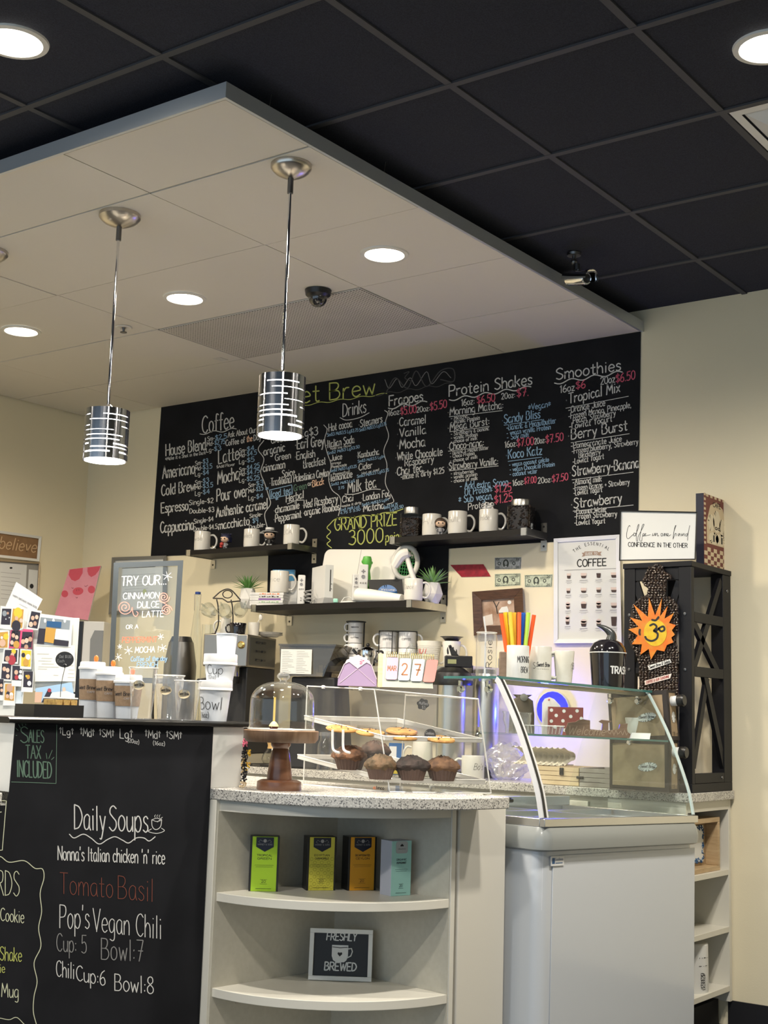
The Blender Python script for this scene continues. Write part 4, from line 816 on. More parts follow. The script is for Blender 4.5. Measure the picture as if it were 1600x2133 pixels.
solo('cable_coil', MB().tube([(.018*math.cos(k*.5)*(1+.1*math.sin(k)), .02*math.sin(k*.5), .008+k*.0016) for k in range(42)], .0035, 6), CABLE, 'coil of grey cable lying beside the white console', 'cable', loc=p)
# console
p = at_shelf(681, 5.25, Z3); s = pxm(p); h = zpx(p.x, p.y, 1178)-Z3
t = thing('game_console', 'white upright game console with a dark disc slot on grey stand', 'game console', p, FACE+.42)
part('body', MB().box(-.022, .022, -.03, .155, .026, h, None), PLASTICW, t, bev=.002)
part('front_panel', MB().box(-.0225, .0225, -.033, -.0301, .026, h), PAPER, t)
part('disc_slot', MB().box(.004, .009, -.0338, -.0331, h*.32, h*.88), BLACK, t)
part('stand', MB().hexa([(-.03, -.03, 0), (.03, -.03, 0), (.03, .15, 0), (-.03, .15, 0)], [(-.0235, -.034, .03), (.0235, -.034, .03), (.0235, .14, .03), (-.0235, .14, .03)]), mat('grey_stand', (.42, .42, .42), .5), t)
b = MB()
for z in (.10, .075): b.lathe([(0, 0), (.003, 0), (.003, .001)], 10, None, T(.013, -.0342, z) @ RX(math.radians(90)))
part('buttons', b, GREYT, t)
# balance board
p = at_shelf(740, 5.40, Z3); s = pxm(p); hb = (zpx(p.x, p.y, 1143)-Z3)*1.0; wb = 158*s/.81
M = frame((p.x, p.y, Z3), .02) @ RX(math.radians(-9)); M = M @ Matrix(((1, 0, .10, 0), (0, 1, 0, 0), (0, 0, 1, 0), (0, 0, 0, 1)))
BB = mat('balance_board_plastic', (.78, .765, .72), .4)
t = thing('balance_board', 'large white rounded balance board leaning on the chalkboard behind game console', 'balance board', M=M)
b = MB(); b.prism(rrect(wb, hb, .035, 6, 0, hb/2), -.02, .02, None, Matrix(((1, 0, 0, 0), (0, 0, 1, 0), (0, 1, 0, 0), (0, 0, 0, 1)))); part('slab', b, BB, t, bev=.006, seg=3)
part('seam', MB().box(-.001, .001, -.0206, -.0195, .004, hb-.004), GREYINK, t)
# green grip with a remote in it, docked remote, bat, club, racket
GREENP = mat('bright_green_plastic', (.10, .42, .06), .35)
p = at_shelf(764, 5.335, Z3); s = pxm(p); h = zpx(p.x, p.y, 1158)-Z3
t = thing('game_grip', 'bright green bulb topped game grip standing before the balance board', 'game accessory', p, FACE)
part('handle', MB().lathe([(0, 0), (10*s, 0), (8*s, h*.3), (9*s, h*.55), (6.5*s, h*.70), (9.5*s, h*.80), (10*s, h*.92), (8*s, h*.985), (0, h)], 24), GREENP, t)
part('knob', MB().ball((-7*s, 0, h*.88), 5*s), GREENP, t); part('knob', MB().ball((8*s, 0, h*.86), 4*s), GREENP, t)
p = at_shelf(757, 5.295, Z3); remote(p, zpx(p.x, p.y, 1176)-Z3, 'white game remote held against the bright green grip')
p = at_shelf(741, 5.27, Z3+.012); remote(p, zpx(p.x, p.y, 1196)-p.z, 'white game remote standing in the white charging dock', FACE+.25)
p = at_shelf(730, 5.265, Z3); t = thing('charging_dock', 'low white charging dock with cable behind the white bat', 'charging dock', p, FACE)
s = pxm(p); part('base', MB().hexa([(-22*s, -.03, 0), (24*s, -.03, 0), (24*s, .03, 0), (-22*s, .03, 0)], [(-12*s, -.022, .011), (22*s, -.022, .011), (22*s, .022, .011), (-12*s, .022, .011)]), PLASTICW, t, bev=.003)
part('cable', MB().tube([(-18*s, .0, .004), (-12*s, .02, .03), (-2*s, .03, .036), (8*s, .02, .02)], .0025, 6), PLASTICW, t)
a_, b_ = onY(744, 1238, 5.235), onY(838, 1243, 5.235); s = pxm(a_); L = (b_-a_).length; ax = (b_-a_).normalized()
zz = Z3+15.5*s; M = Matrix.Translation((a_.x, a_.y, zz)) @ Vector((0, 0, 1)).rotation_difference(Vector((ax.x, ax.y, ax.z-.02)).normalized()).to_matrix().to_4x4()
t = thing('toy_bat', 'white plastic game bat with green oval lying along the middle shelf', 'toy bat', M=M)
part('barrel', MB().lathe([(0, 0), (13*s, 0), (15.5*s, .008), (15*s, L*.3), (11*s, L*.75), (9*s, L), (0, L)], 36), BB, t)
fr = Vector((CF.x, CF.y, 0)).normalized()*-1
Mi = M.to_3x3().inverted(); nf = Mi @ fr; nf.z = 0; nf.normalize(); up_ = Mi @ Vector((0, 0, 1)); ang0 = math.atan2(nf.y, nf.x)
sgn = 1 if math.atan2((Vector((nf.x, nf.y, 0)).cross(Vector((up_.x, up_.y, 0)))).z, 1) > 0 else -1
def onbat(u, v):       # u along the bat, v up
    r = 15*s-(u/L)*5.4*s+.0008; th = ang0+sgn*v/r
    return Vector((r*math.cos(th), r*math.sin(th), u))
ov = MB()
for k in range(28):
    pass
ribbon(ov, [(L*.38+15*s*math.cos(2*math.pi*k/28), 5.0*s*math.sin(2*math.pi*k/28)) for k in range(29)], .0026, onbat)
st, W_ = strokes('Wii')
for k in st: ribbon(ov, [(L*.38-8*s+16*s*q[0]/W_, -2.6*s+q[1]*s*.55) for q in k], .0024, onbat)
part('green_logo', ov, GREENP, t, smooth=0)
p = at_shelf(806, 5.32, Z3); s = pxm(p); h = zpx(p.x, p.y, 1207)-Z3
M = frame(p, FACE*.9) @ RX(math.radians(-12)); t = thing('black_box', 'flat black box with round blue sticker leaning behind the white bat', 'box', M=M)
part('carton', MB().hexa([(-30*s, -.012, 0), (38*s, -.012, 0), (38*s, .012, 0), (-30*s, .012, 0)], [(-40*s, -.012, h*.98), (32*s, -.012, h*1.04), (32*s, .012, h*1.04), (-40*s, .012, h*.98)]), MATTEBLACK, t)
b = MB(); b.lathe([(0, 0), (1, 0)], 32, None, T(2*s, -.0126, h*.42) @ Matrix.Scale(1, 4) @ Matrix(((21*s, 0, 0, 0), (0, 0, 1, 0), (0, 18*s, 0, 0), (0, 0, 0, 1)))); st_ = part('sticker', b, mat('sticker_blue', (.01, .12, .38), .35), t)
b = MB(); flattext(b, 'Welcome', -12*s, 17*s, h*.52, 5.5*s, -.0132, .0012); [b.box((-7+5*j)*s, (-4+5*j)*s, -.0133, -.0130, h*.34, h*.34+4*s) for j in range(4)]; part('sticker_lettering', b, PAPER, st_, smooth=0)
p = onY(845, 1172, 5.41); s = pxm(p); rx, rz = 25*s, 33*s
M = frame(p, FACE*.7) @ RY(.10); t = thing('toy_racket', 'white toy racket with green strings propped at right of the balance board', 'toy racket', M=M)
part('hoop', MB().tube([(rx*math.cos(k*math.pi/20), 0, rz*math.sin(k*math.pi/20)) for k in range(40)], 5.4*s, 12, closed=True), BB, t)
b = MB()
for k in range(-4, 5):
    c = math.sqrt(max(0, 1-(k/5)**2)); b.tube([(k/5*rx, 0, -rz*c), (k/5*rx, 0, rz*c)], 1.0*s, 5); b.tube([(-rx*c, .001, k/5*rz), (rx*c, .001, k/5*rz)], 1.0*s, 5)
part('strings', b, mat('green_strings', (.05, .26, .08), .4), t)
part('handle', MB().tube([(0, 0, -rz), (0, 0, -(p.z-Z3)+.004)], 4*s, 10), BB, t)
g0 = onY(864, 1212, 5.315); g1 = onY(846, 1156, 5.315); s = pxm(g0)
t = thing('toy_golf_club', 'white toy golf club with its head up, leaning by the racket', 'toy golf club', (g0.x, g0.y, Z3))
o_ = Vector((g0.x, g0.y, Z3))
part('shaft', MB().tube([Vector((g0.x+.012, g0.y, Z3+.002)), g0, g1], 7*s, 12, r2=5*s), BB, t, world=True)
k0, k1, k2 = onY(849, 1153, 5.315), onY(836, 1158, 5.30), onY(822, 1180, 5.29)
part('club_head', MB().tube(catmull([g1, k0, k1, k2], 4), lambda u: (6+6*math.sin(u*2.6))*s, 10), BB, t, world=True)
p = at_shelf(862, 5.235, Z3); mug(p, zpx(p.x, p.y, 1206)-Z3, 19.5*pxm(p), 'white mug at the right front corner of the middle shelf, beside succulent', 'Dance.', group=GM)
p = at_shelf(701, 5.215, Z3); t = thing('earbud_case', 'tiny mint green case lying before the white console', 'earbud case', p, FACE)
part('case', MB().box(-.012, .012, -.01, .01, 0, .022), mat('mint_plastic', (.35, .72, .58), .4), t, bev=.005, seg=3)

# ------------------------------------------------------------------ lowest steel shelf
wm = mat('glazed_white_mug', (.74, .74, .75), .2)
def stackmugs(px, Y, y0, y1, n, rpx, hand, grp, words, where):
    p = at_shelf(px, Y, Z4); s = pxm(p); zt = zpx(p.x, p.y, y1)-Z4-.012; h = zt/n
    for k in range(n):
        mug((p.x, p.y, Z4+.010+k*h), h-.0006, rpx*s, 'small white mug, %s of the %s' % (['lowest', 'second from bottom', 'third from bottom', 'topmost'][k] if n == 4 else ['lower', 'upper'][k], where), words[k] if words else None, hand=hand, group=grp, m=wm, th=.11, tw=(.55, .75), hz=.52, thk=.0015)
    return p, s, zt
p, s, zt = stackmugs(745, 5.36, 0, 1296, 4, 15.5, -1, 'mugs in the tall wire tower', ['espresso', 'latte', 'coffee', 'cappuccino'], 'four in the tall wire tower')
t = thing('mug_tower', 'black wire tower rack holding four small white mugs', 'mug rack', p, FACE)
part('base', MB().lathe([(0, 0), (21*s, 0), (21*s, .006), (0, .006)], 28), BLACK, t); part('top_ring', MB().lathe([(14*s, zt+.011), (21*s, zt+.011), (21*s, zt+.016), (14*s, zt+.016), (14*s, zt+.011)], 28), BLACK, t)
for a in (-.15*math.pi, .12*math.pi, .62*math.pi, .9*math.pi): part('upright', MB().tube([(19*s*math.cos(a), 19*s*math.sin(a), .004), (19*s*math.cos(a), 19*s*math.sin(a), zt+.013)], .0028, 6), BLACK, t)
for px, hd, w in ((813, -1, 'left column of the black wire rack'), (852, 1, 'right column of the black wire rack')):
    p, s, zt = stackmugs(px, 5.37, 0, 1316, 2, 18.2, hd, 'mugs in the double wire rack', ['COFFEE', 'COFFEE'], w)
p = at_shelf(832.5, 5.37, Z4); s = pxm(p)
t = thing('mug_rack', 'black double wire rack holding four white coffee mugs', 'mug rack', p, FACE)
part('base', MB().box(-40*s, 40*s, -20*s, 20*s, 0, .008), BLACK, t, bev=.002)
for x in (-39.5, -12, .0, 39.5): part('upright', MB().tube([(x*s, -20*s, .004), (x*s, -20*s, zt+.013)], .0026, 6), BLACK, t)
part('top_wire', MB().tube([(-39.5*s, -20*s, zt+.013), (39.5*s, -20*s, zt+.013), (39.5*s, 20*s, zt+.013), (-39.5*s, 20*s, zt+.013)], .0026, 6, closed=True), BLACK, t)
p = at_shelf(771, 5.258, Z4); s = pxm(p)
t = thing('steel_kettle', 'small polished steel kettle with black knob on the lowest shelf', 'kettle', p, FACE)
h = zpx(p.x, p.y, 1347)-Z4
part('body', MB().lathe([(0, 0), (15*s, 0), (17*s, h*.25), (22*s, h*.62), (21*s, h*.82), (12*s, h*.96), (0, h)], 36), CHROME, t)
part('knob', MB().ball((0, 0, h+3.5*s), 4*s), BLACK, t); part('spout', MB().tube([(-17*s, 0, h*.55), (-26*s, 0, h*.7), (-31*s, 0, h*.85)], 3.4*s, 8), CHROME, t)
part('handle', MB().tube(catmull([(19*s, 0, h*.8), (31*s, 0, h*.75), (29*s, 0, h*.4), (18*s, 0, h*.3)], 4), 2.4*s, 8), BLACK, t)
p = at_shelf(861, 5.265, Z4); s = pxm(p); h = zpx(p.x, p.y, 1340)-Z4
solo('glass_cloche', MB().lathe([(13*s, 0), (13*s, h*.55), (11*s, h*.75), (6*s, h*.88), (4*s, h*.9), (5*s, h), (0, h)], 28), CLEAR, 'small clear glass cloche behind the gold ringed calendar', 'glass dome', loc=p)
p = at_shelf(898, 5.30, Z4); s = pxm(p); h = zpx(p.x, p.y, 1336)-Z4
t = mug(p, h, 20*s, 'wide cream ribbed mug with red lettering on the lowest shelf', None, m=mat('cream_ribbed_ceramic', (.66, .64, .58), .4), r2=26*s, hand=1, name='wide_mug')
b = MB()
for k in range(9): zz = h*(.2+.075*k); rr = 20*s+6*s*zz/h; b.lathe([(rr, zz-.001), (rr+.0012, zz), (rr, zz+.001)], 32)
part('ribs', b, mat('cream_rib', (.60, .58, .52), .4), t)
b = MB(); cyltext(b, 'HOT', 24*s, -34*s, -6*s, h*.5, h*.32, .0032, slant=.25); part('red_lettering', b, mat('red_print', (.55, .04, .03), .4), t, smooth=0)
p = at_shelf(944, 5.31, Z4); s = pxm(p); h = zpx(p.x, p.y, 1336)-Z4
t = mug(p, h, 16*s, 'cream mug with dark animal print under a small steel bowl', None, m=WHITE, r2=19*s, hand=1, name='printed_mug')
b = MB()
for x, z, w, q in ((-8, .62, 5, .3), (2, .7, 4, .15), (9, .55, 4, .28), (-3, .3, 5, .12)):
    b.lathe([(0, 0), (1, 0)], 10, None, Matrix.Translation((x*s, -math.sqrt(max(0, (17.8*s)**2-(x*s)**2))-.001, h*z)) @ Matrix(((w*s*.5, 0, 0, 0), (0, 0, 1, 0), (0, h*q*.5, 0, 0), (0, 0, 0, 1))))
part('dark_print', b, INKM, t)
solo('steel_bowl', MB().lathe([(0, 0), (14*s, .001), (20*s, 7*s), (25*s, 9*s), (24*s, 9.6*s), (19*s, 8*s), (13*s, .003), (0, .002)], 36), DARKSTEEL, 'shallow steel bowl sitting on the cream printed mug', 'bowl', loc=(p.x, p.y, p.z+h+.0005))

# ------------------------------------------------------------------ things fixed to the back wall
BILLP = mat('banknote_paper', (.60, .66, .52), .8, noise=(90, (.42, .46, .36), 5)); BILLG = mat('grey_banknote_paper', (.50, .52, .52), .8, noise=(90, (.30, .31, .32), 5)); BILLI = mat('banknote_ink', (.05, .06, .05), .8)
def bill(c, label, paper, num):
    o = [PW.at(a, b, .0016) for a, b in c]; q = [PW.at(a, b, .0004) for a, b in c]
    t = thing('banknote', label, 'banknote', PW.at(*c[0]), group='banknotes taped to the back wall')
    part('paper', MB().slab(o, q), paper, t, world=True, smooth=0)
    i = Ink(PW, .0020); (x0, y0), (x1, y1), (x2, y2), (x3, y3) = c
    P = lambda u, v: ((x0+(x1-x0)*u)*(1-v)+(x3+(x2-x3)*u)*v, (y0+(y1-y0)*u)*(1-v)+(y3+(y2-y3)*u)*v)
    i.line(BILLI, [P(.03, .07), P(.97, .07)], .9); i.line(BILLI, [P(.03, .93), P(.97, .93)], .9); i.line(BILLI, [P(.03, .07), P(.03, .93)], .9); i.line(BILLI, [P(.97, .07), P(.97, .93)], .9)
    cx, cy = P(.42, .52); i.disc(BILLI, cx, cy, 6.2, 9.2); i.disc(paper, cx, cy-1.5, 3.0, 4.6); i.fill(paper, [P(.36, .86), P(.48, .86), P(.46, .70), P(.38, .70)])
    for u in (.17, .72): cx, cy = P(u, .5); i.disc(BILLI, cx, cy, 3.4, 3.9); i.disc(paper, cx, cy, 1.8, 2.3)
    for u in (.06, .80): a = P(u, .26); i.text(BILLI, num, a[0], a[1], a[0]+7, a[1], 4, .8); a = P(u, .9); i.text(BILLI, num, a[0], a[1], a[0]+7, a[1], 4, .8)
    for k in range(5): i.line(BILLI, [P(.55, .20+.04*k), P(.9, .19+.04*k)], .35)
    i.done('engraved_print', t)
bill([(1030.7, 1161.7), (1086.5, 1160.7), (1085, 1185.5), (1030.7, 1186.2)], 'grey hundred banknote taped to the wall above the other two', BILLG, '100')
bill([(1030.7, 1195.5), (1084.7, 1194), (1084.2, 1219), (1030.7, 1222.5)], 'green twenty banknote taped directly below the grey hundred', BILLP, '20')
bill([(1092.5, 1197.7), (1151.7, 1196.2), (1149.8, 1222.5), (1093.2, 1223.2)], 'green twenty banknote taped to the wall beside the coffee poster', BILLP, '20')
c = [(938, 1176.7), (1007, 1175.2), (1022.3, 1200.7), (961.2, 1201.8)]
REDF = mat('red_foil_paper', (.36, .012, .03), .35, noise=(60, (.22, .006, .02)))
solo('red_leaflet', MB().slab([PW.at(a, b, .003) for a, b in c], [PW.at(a, b, .0005) for a, b in c]), REDF, 'slanted shiny red paper stuck on the wall left of the banknotes', 'paper', smooth=0)
# framed picture
def framed(name, label, cat, c, wpx, fm, depth, plane=PW, inner=None, base=.0, fl=None):
    """frame of wpx picture pixels whose outer corners (tl, tr, br, bl) are seen at c"""
    t = thing(name, label, cat, plane.at(*c[3]))
    (x0, y0), (x1, y1), (x2, y2), (x3, y3) = c
    P = lambda u, v: ((x0+(x1-x0)*u)*(1-v)+(x3+(x2-x3)*u)*v, (y0+(y1-y0)*u)*(1-v)+(y3+(y2-y3)*u)*v)
    du, dv = wpx/abs(x1-x0), wpx/abs(y3-y0)
    O = [P(0, 0), P(1, 0), P(1, 1), P(0, 1)]; I = [P(du, dv), P(1-du, dv), P(1-du, 1-dv), P(du, 1-dv)]
    b = MB()
    for k in range(4):
        k2 = (k+1) % 4; q = [O[k], O[k2], I[k2], I[k]]
        b.slab([plane.at(*q[0], base+depth), plane.at(*q[1], base+depth), plane.at(*q[2], base+depth*.75), plane.at(*q[3], base+depth*.75)], [plane.at(*w, base) for w in q])
    part('frame', b, fm, t, world=True, smooth=0, bev=.0012)
    part('picture_sheet', MB().slab([plane.at(*w, base+depth*.35) for w in I], [plane.at(*w, base+.0005) for w in I]), inner or PAPER, t, world=True, smooth=0)
    return t, P, base+depth*.35
DARKWOOD = woodmat('dark_walnut_frame', (.050, .022, .012), (.11, .052, .028), 14, .35)
PAINTING = mat('brown_painting', (.28, .16, .10), .6, noise=(14, (.52, .38, .30), 6))
t, P, dp = framed('framed_painting', 'small brown landscape painting in a wide dark wood frame', 'picture', [(983.3, 1232.5), (1088.5, 1224.5), (1093, 1320), (987, 1324)], 19, DARKWOOD, .03, inner=PAINTING)
i = Ink(PW, dp+.0008); q = lambda u, v: P(.2+.6*u, .2+.6*v)
i.fill(mat('paint_cream', (.66, .60, .55), .6), [q(.02, .62), q(.3, .55), q(.32, .95), q(.02, .98)]); i.fill(PAPER, [q(.52, .45), q(.62, .32), q(.80, .30), q(.84, .44), q(.84, .52), q(.52, .52)]); i.line(INKM, [q(.47, .55), q(.44, .3), q(.36, .08)], 1.8); i.line(INKM, [q(.44, .32), q(.54, .12)], 1.2); i.disc(PAPER, *q(.88, .16), 4, 4)
i.done('painted_detail', t)
# coffee guide poster
def zp(x, y): return 1150+x/8.886, 1110+y/8.886
FRW = mat('white_frame_paint', (.78, .79, .82), .4)
t, P, dp = framed('coffee_poster', 'white framed poster of sixteen coffee cups titled the essential guide to coffee', 'poster', [zp(30, 105), zp(1250, 30), zp(1290, 2040), zp(30, 2045)], 8.5, FRW, .014, base=.0056)
i = Ink(PW, dp+.0006); BRN = mat('poster_brown', (.055, .032, .028), .7); TAN = mat('poster_tan', (.36, .25, .19), .7); PINKT = mat('poster_pink', (.66, .54, .50), .7)
arc = 'THE ESSENTIAL'
for k, ch in enumerate(arc):
    if ch == ' ': continue
    u = k/(len(arc)-1); x = 425+610*u; y = 405-160*math.sin(math.pi*(.10+.80*u))*1.02-35*u; th = math.atan2(-(math.cos(math.pi*(.1+.8*u))*.65)-.05, 1)
    st, W_ = strokes(ch)
    for s_ in st:
        qq = catmull([Vector(v) for v in s_], 3) if len(s_) > 2 else [Vector(v) for v in s_]; pts = []
        for v in qq: a, b_ = (v.x-2.5)*5.2, v.y*5.4; pts.append(zp(x+a*math.cos(th)+b_*math.sin(th), y+a*math.sin(th)-b_*math.cos(th)))
        ribbon(i.m(INKM), pts, .9, i.put)
i.fill(TAN, [zp(*v) for v in ((550, 370), (600, 365), (600, 345), (850, 338), (850, 358), (920, 345), (895, 385), (918, 420), (860, 418), (850, 410), (610, 420), (600, 432), (550, 440), (575, 405))])
i.text(PAPER, 'GUIDE TO', *zp(615, 408), *zp(835, 400), 5, .8)
i.text(INKM, 'COFFEE', *zp(470, 628), *zp(1003, 605), 15, 2.3)
i.line(GREYINK, [zp(230, 690), zp(1225, 655)], .8)
rgp = random.Random(4)
for r_ in range(4):
    for c_ in range(4):
        x = [310, 585, 862, 1145][c_]-(8*r_ if c_ == 0 else 0); y = [845, 1115, 1405, 1740][r_]-[0, 8, 14, 18][c_]-(0 if r_ != 3 or c_ else 45)
        w = [38, 55, 45, 58][c_]; h = [95, 90, 95, 100][r_]; sh = (r_*4+c_*3) % 5
        if r_ == 3 and c_ == 3: h = 190
        if r_ == 3 and c_ == 0: h = 130
        f_ = [.55, .9, .42, .45, .5][sh]
        i.fill(PINKT, [zp(x-w*1.02, y-h), zp(x+w*1.02, y-h), zp(x+w*.86, y-h*f_), zp(x-w*.86, y-h*f_)] ) if f_ < .9 else None
        i.fill(BRN, [zp(x-w*.92, y-h*f_), zp(x+w*.92, y-h*f_), zp(x+w*.72, y-6), zp(x+w*.5, y), zp(x-w*.5, y), zp(x-w*.72, y-6)])
        if r_ >= 2 and c_ in (0, 1, 2): i.disc(PINKT, *zp(x, y-h), w/8.886*.95, 4.0)
        i.line(GREYINK, [zp(x-w*1.3, y+42), zp(x+w*1.3, y+36)], .9)
        i.line(GREYINK, [zp(x-w*1.5, y+72), zp(x+w*1.5, y+66)], .45); i.line(GREYINK, [zp(x-w*.9, y+92), zp(x+w*.9, y+88)], .45)
i.done('print', t)
# grey framed certificate left of the menu
FRG = mat('grey_frame_metal', (.26, .26, .25), .4, .5)
t, P, dp = framed('framed_certificate', 'grey framed certificate on the back wall behind the glass menu sign', 'certificate', [(233, 1161), (347, 1157), (345, 1275), (226, 1280)], 7, FRG, .016, base=.0056)
i = Ink(PW, dp+.0006); i.line(INKM, [P(.2, .2), P(.8, .19)], 1.1)
for k in range(9): i.line(GREYINK, [P(.22+.05*(k % 2), .32+.05*k), P(.8-.06*(k % 3), .315+.05*k)], .5)
i.disc(YCH, *P(.62, .62), 4, 5); i.done('print', t)
# left wall: sign and certificates
PL = Plane((XL, 0, 0), (1, 0, 0))
KRAFT = mat('brown_sign_board', (.30, .17, .08), .6, noise=(20, (.25, .14, .065)))
t, P, dp = framed('believe_sign', 'brown sign with script word in white frame on the left wall', 'sign', [(-78, 1094), (87, 1117.5), (82, 1170), (-78, 1153)], 6, PAINTW, .02, PL, KRAFT)
i = Ink(PL, dp+.003); i.text(mat('tan_raised_script', (.62, .42, .24), .5), 'believe', -2, 1142, 74, 1151, 24, 2.2, .25); i.done('lettering', t)
CORK = woodmat('pale_wood_frame', (.50, .36, .20), (.60, .46, .28), 10)
t, P, dp = framed('certificate_case', 'wood framed case of certificates on the left wall below the brown sign', 'notice board', [(-80, 1160), (84, 1172), (76, 1330), (-86, 1330)], 3, CORK, .03, PL, mat('grey_backing', (.30, .29, .27), .7))
i = Ink(PL, dp+.001); i.fill(PAPER, [(-30, 1168), (56, 1177), (50, 1300), (-36, 1298)]); i.fill(PAPER, [(60, 1186), (79, 1188), (75, 1262), (56, 1262)])
for k in range(7): i.line(GREYINK, [(2, 1192+k*9), (44-3*(k % 3), 1196+k*9)], .7)
i.disc(INKM, 23, 1183, 3, 2); i.disc(INKM, 66, 1221, 4, 5); i.done('certificate_print', t)
# ------------------------------------------------------------------ counters.  local axes: x = towards the room (n), y = along the counter (e)
def onN(a, b, n): d = ray(a, b); o = cn(0, n, 0); return EYE+d*((o-EYE).dot(EN)/d.dot(EN))
def onE(a, b, e): d = ray(a, b); o = cn(e, 0, 0); return EYE+d*((o-EYE).dot(E1)/d.dot(E1))
def loc(P): v = Vector(P)-Vector((KC.x, KC.y, 0)); return v.dot(E1), v.dot(EN), v.z
PBAR = Plane(cn(0, .004, 0), EN)
KF = frame((KC.x, KC.y, 0), AZ)
E0 = loc(onN(31, 1506, 0))[0]; EEND = loc(onN(505, 1580, 0))[0]; ECAP = loc(onN(524, 1500, .0))[0]; EM0 = loc(onN(20, 1496, .03))[0]; GB = ZC-.036
bar = thing('bar_counter', 'raised bar with black chalk painted front listing the daily soups', 'bar counter', M=KF)
b = MB(); b.box(-.12, 0, E0, EEND, ZC+.0005, ZBAR-.019); b.box(-.12, 0, -1.9, .555, 0, GB-.0005); part('half_wall', b, PAINTW, bar)
b = MB(); b.prism([(-1.9, .0), (0, 0), (0, ZBAR-.019), (E0, ZBAR-.019), (E0-.004, ZC+.001), (E0-.012, ZC-.036), (-1.9, ZC-.036)], .0003, .004, None, Matrix(((0, 0, 1, 0), (1, 0, 0, 0), (0, 1, 0, 0), (0, 0, 0, 1)))); part('chalk_panel', b, CHALK, bar, smooth=0)
b = MB(); z = ZBAR
def mould(e0, e1, n0, n1): 
    pts = [(n0, -.018), (n1-.008, -.018), (n1-.002, -.016), (n1, -.011), (n1-.001, -.006), (n1-.007, -.002), (n1-.012, 0), (n0, 0)]
    b.add([(n, e0, z+q) for n, q in pts]+[(n, e1, z+q) for n, q in pts], [tuple(range(8)), tuple(range(8, 16))]+[(i, (i+1) % 8, 8+(i+1) % 8, 8+i) for i in range(8)])
mould(EM0, -.001, -.33, .032); mould(.001, EEND+.02, -.20, .028); part('top_moulding', b, BLKTOP, bar)
def zc(x, y): return x/3.17, 1460+y/3.17
I1 = Ink(PBAR, .0006)
def wc(m, txt, x0, y0, x1, y1, h, w=None, sl=0): a, b_ = zc(x0, y0); c, d = zc(x1, y1); I1.text(m, txt, a, b_, c, d, h/3.17, w if w else max(.9, min(2.4, .5+h/3.17*.06)), sl, jit=.1)
def lc(m, pts, w=1.6, smooth=True): I1.line(m, [zc(*p) for p in pts], w, smooth)
wc(GCH, 'S', 135, 275, 185, 277, 105, 2.2); wc(GCH, 'ALES', 190, 272, 290, 277, 82); wc(GCH, 'TAX', 170, 378, 268, 382, 86); wc(GCH, 'INCLUDED', 112, 500, 340, 512, 108)
for p in ([(375, 155), (370, 545)], [(370, 545), (75, 535)]): lc(GCH, p, 1.3)
for p in ([(305, 345), (310, 382)], [(345, 325), (322, 380)], [(357, 372), (340, 388)], [(145, 150), (150, 165)], [(122, 155), (135, 178)], [(105, 180), (120, 195)], [(168, 148), (170, 160)], [(105, 228), (112, 228)]): lc(GCH, p, 1.3)
I1.done('sales_tax_lettering', bar)
I1 = Ink(PBAR, .0006)
for t_ in (('^Lg^', 392, 222, 485, 230, 48), ('^Md^', 530, 228, 622, 240, 52), ('^SM^', 656, 235, 752, 243, 50), ('Lg^', 792, 245, 875, 252, 60), ('(20oz)', 845, 272, 918, 286, 26), ('^Md^', 958, 242, 1060, 252, 52), ('(16oz)', 1012, 290, 1088, 296, 26), ('^SM^', 1098, 247, 1200, 256, 50)):
    wc(WCH, *t_)
I1.done('cup_size_lettering', bar)
I1 = Ink(PBAR, .0006)
wc(WCH, 'Daily', 492, 846, 695, 858, 160, 2.4); wc(WCH, 'Soups', 722, 856, 978, 868, 165, 2.4); lc(WCH, [(458, 880), (490, 905), (550, 880), (600, 905), (655, 945), (710, 915), (760, 897), (810, 920), (850, 938), (900, 905), (950, 905), (985, 925), (1025, 897)], 2)
lc(WCH, [(1002, 785), (1006, 830), (1030, 850), (1060, 830), (1068, 785)], 1.5); lc(WCH, [(1002, 785), (1035, 775), (1068, 785), (1035, 796), (1002, 785)], 1.3); lc(WCH, [(1000, 845), (980, 862), (1035, 875), (1085, 858), (1066, 840)], 1.4); lc(WCH, [(1040, 800), (1072, 768)], 1.2)
for x in (1025, 1040, 1055): lc(WCH, [(x, 770), (x-4, 760), (x+3, 752)], .9)
wc(WCH, "Nonna's Italian chicken 'n' rice", 383, 1050, 1088, 1078, 92, 2.0); wc(RCH, 'Tomato', 395, 1272, 745, 1300, 140, 1.3); wc(RCH, 'Basil', 780, 1305, 1012, 1325, 150, 1.3)
wc(WCH, "Pop's", 395, 1500, 590, 1505, 155, 1.9); wc(WCH, 'Vegan Chili', 615, 1520, 1065, 1572, 150, 1.8); wc(DCH, 'Cup: 5', 375, 1652, 570, 1667, 118, 1.8); wc(DCH, 'Bowl:7', 670, 1706, 945, 1722, 140, 2.0)
wc(WCH, 'Chili', 372, 1818, 490, 1835, 105, 1.8); wc(WCH, 'Cup:6', 505, 1845, 695, 1880, 100, 1.9); wc(WCH, 'Bowl:8', 758, 1912, 1012, 1935, 110, 2.0)
I1.done('daily_soups_lettering', bar)
I1 = Ink(PBAR, .0006); YW = mat('pale_yellow_chalk', (.60, .62, .45), .9)
lc(YW, [(-60, 1050), (0, 1027), (60, 1065), (160, 1055), (230, 1105), (280, 1110), (290, 1170), (265, 1270), (275, 1390), (255, 1500), (270, 1620), (225, 1730), (245, 1850), (225, 1950), (220, 2050), (240, 2135)], 1.7); lc(YW, [(-40, 2100), (0, 2095), (60, 2105), (110, 2090), (160, 2135)], 1.5)
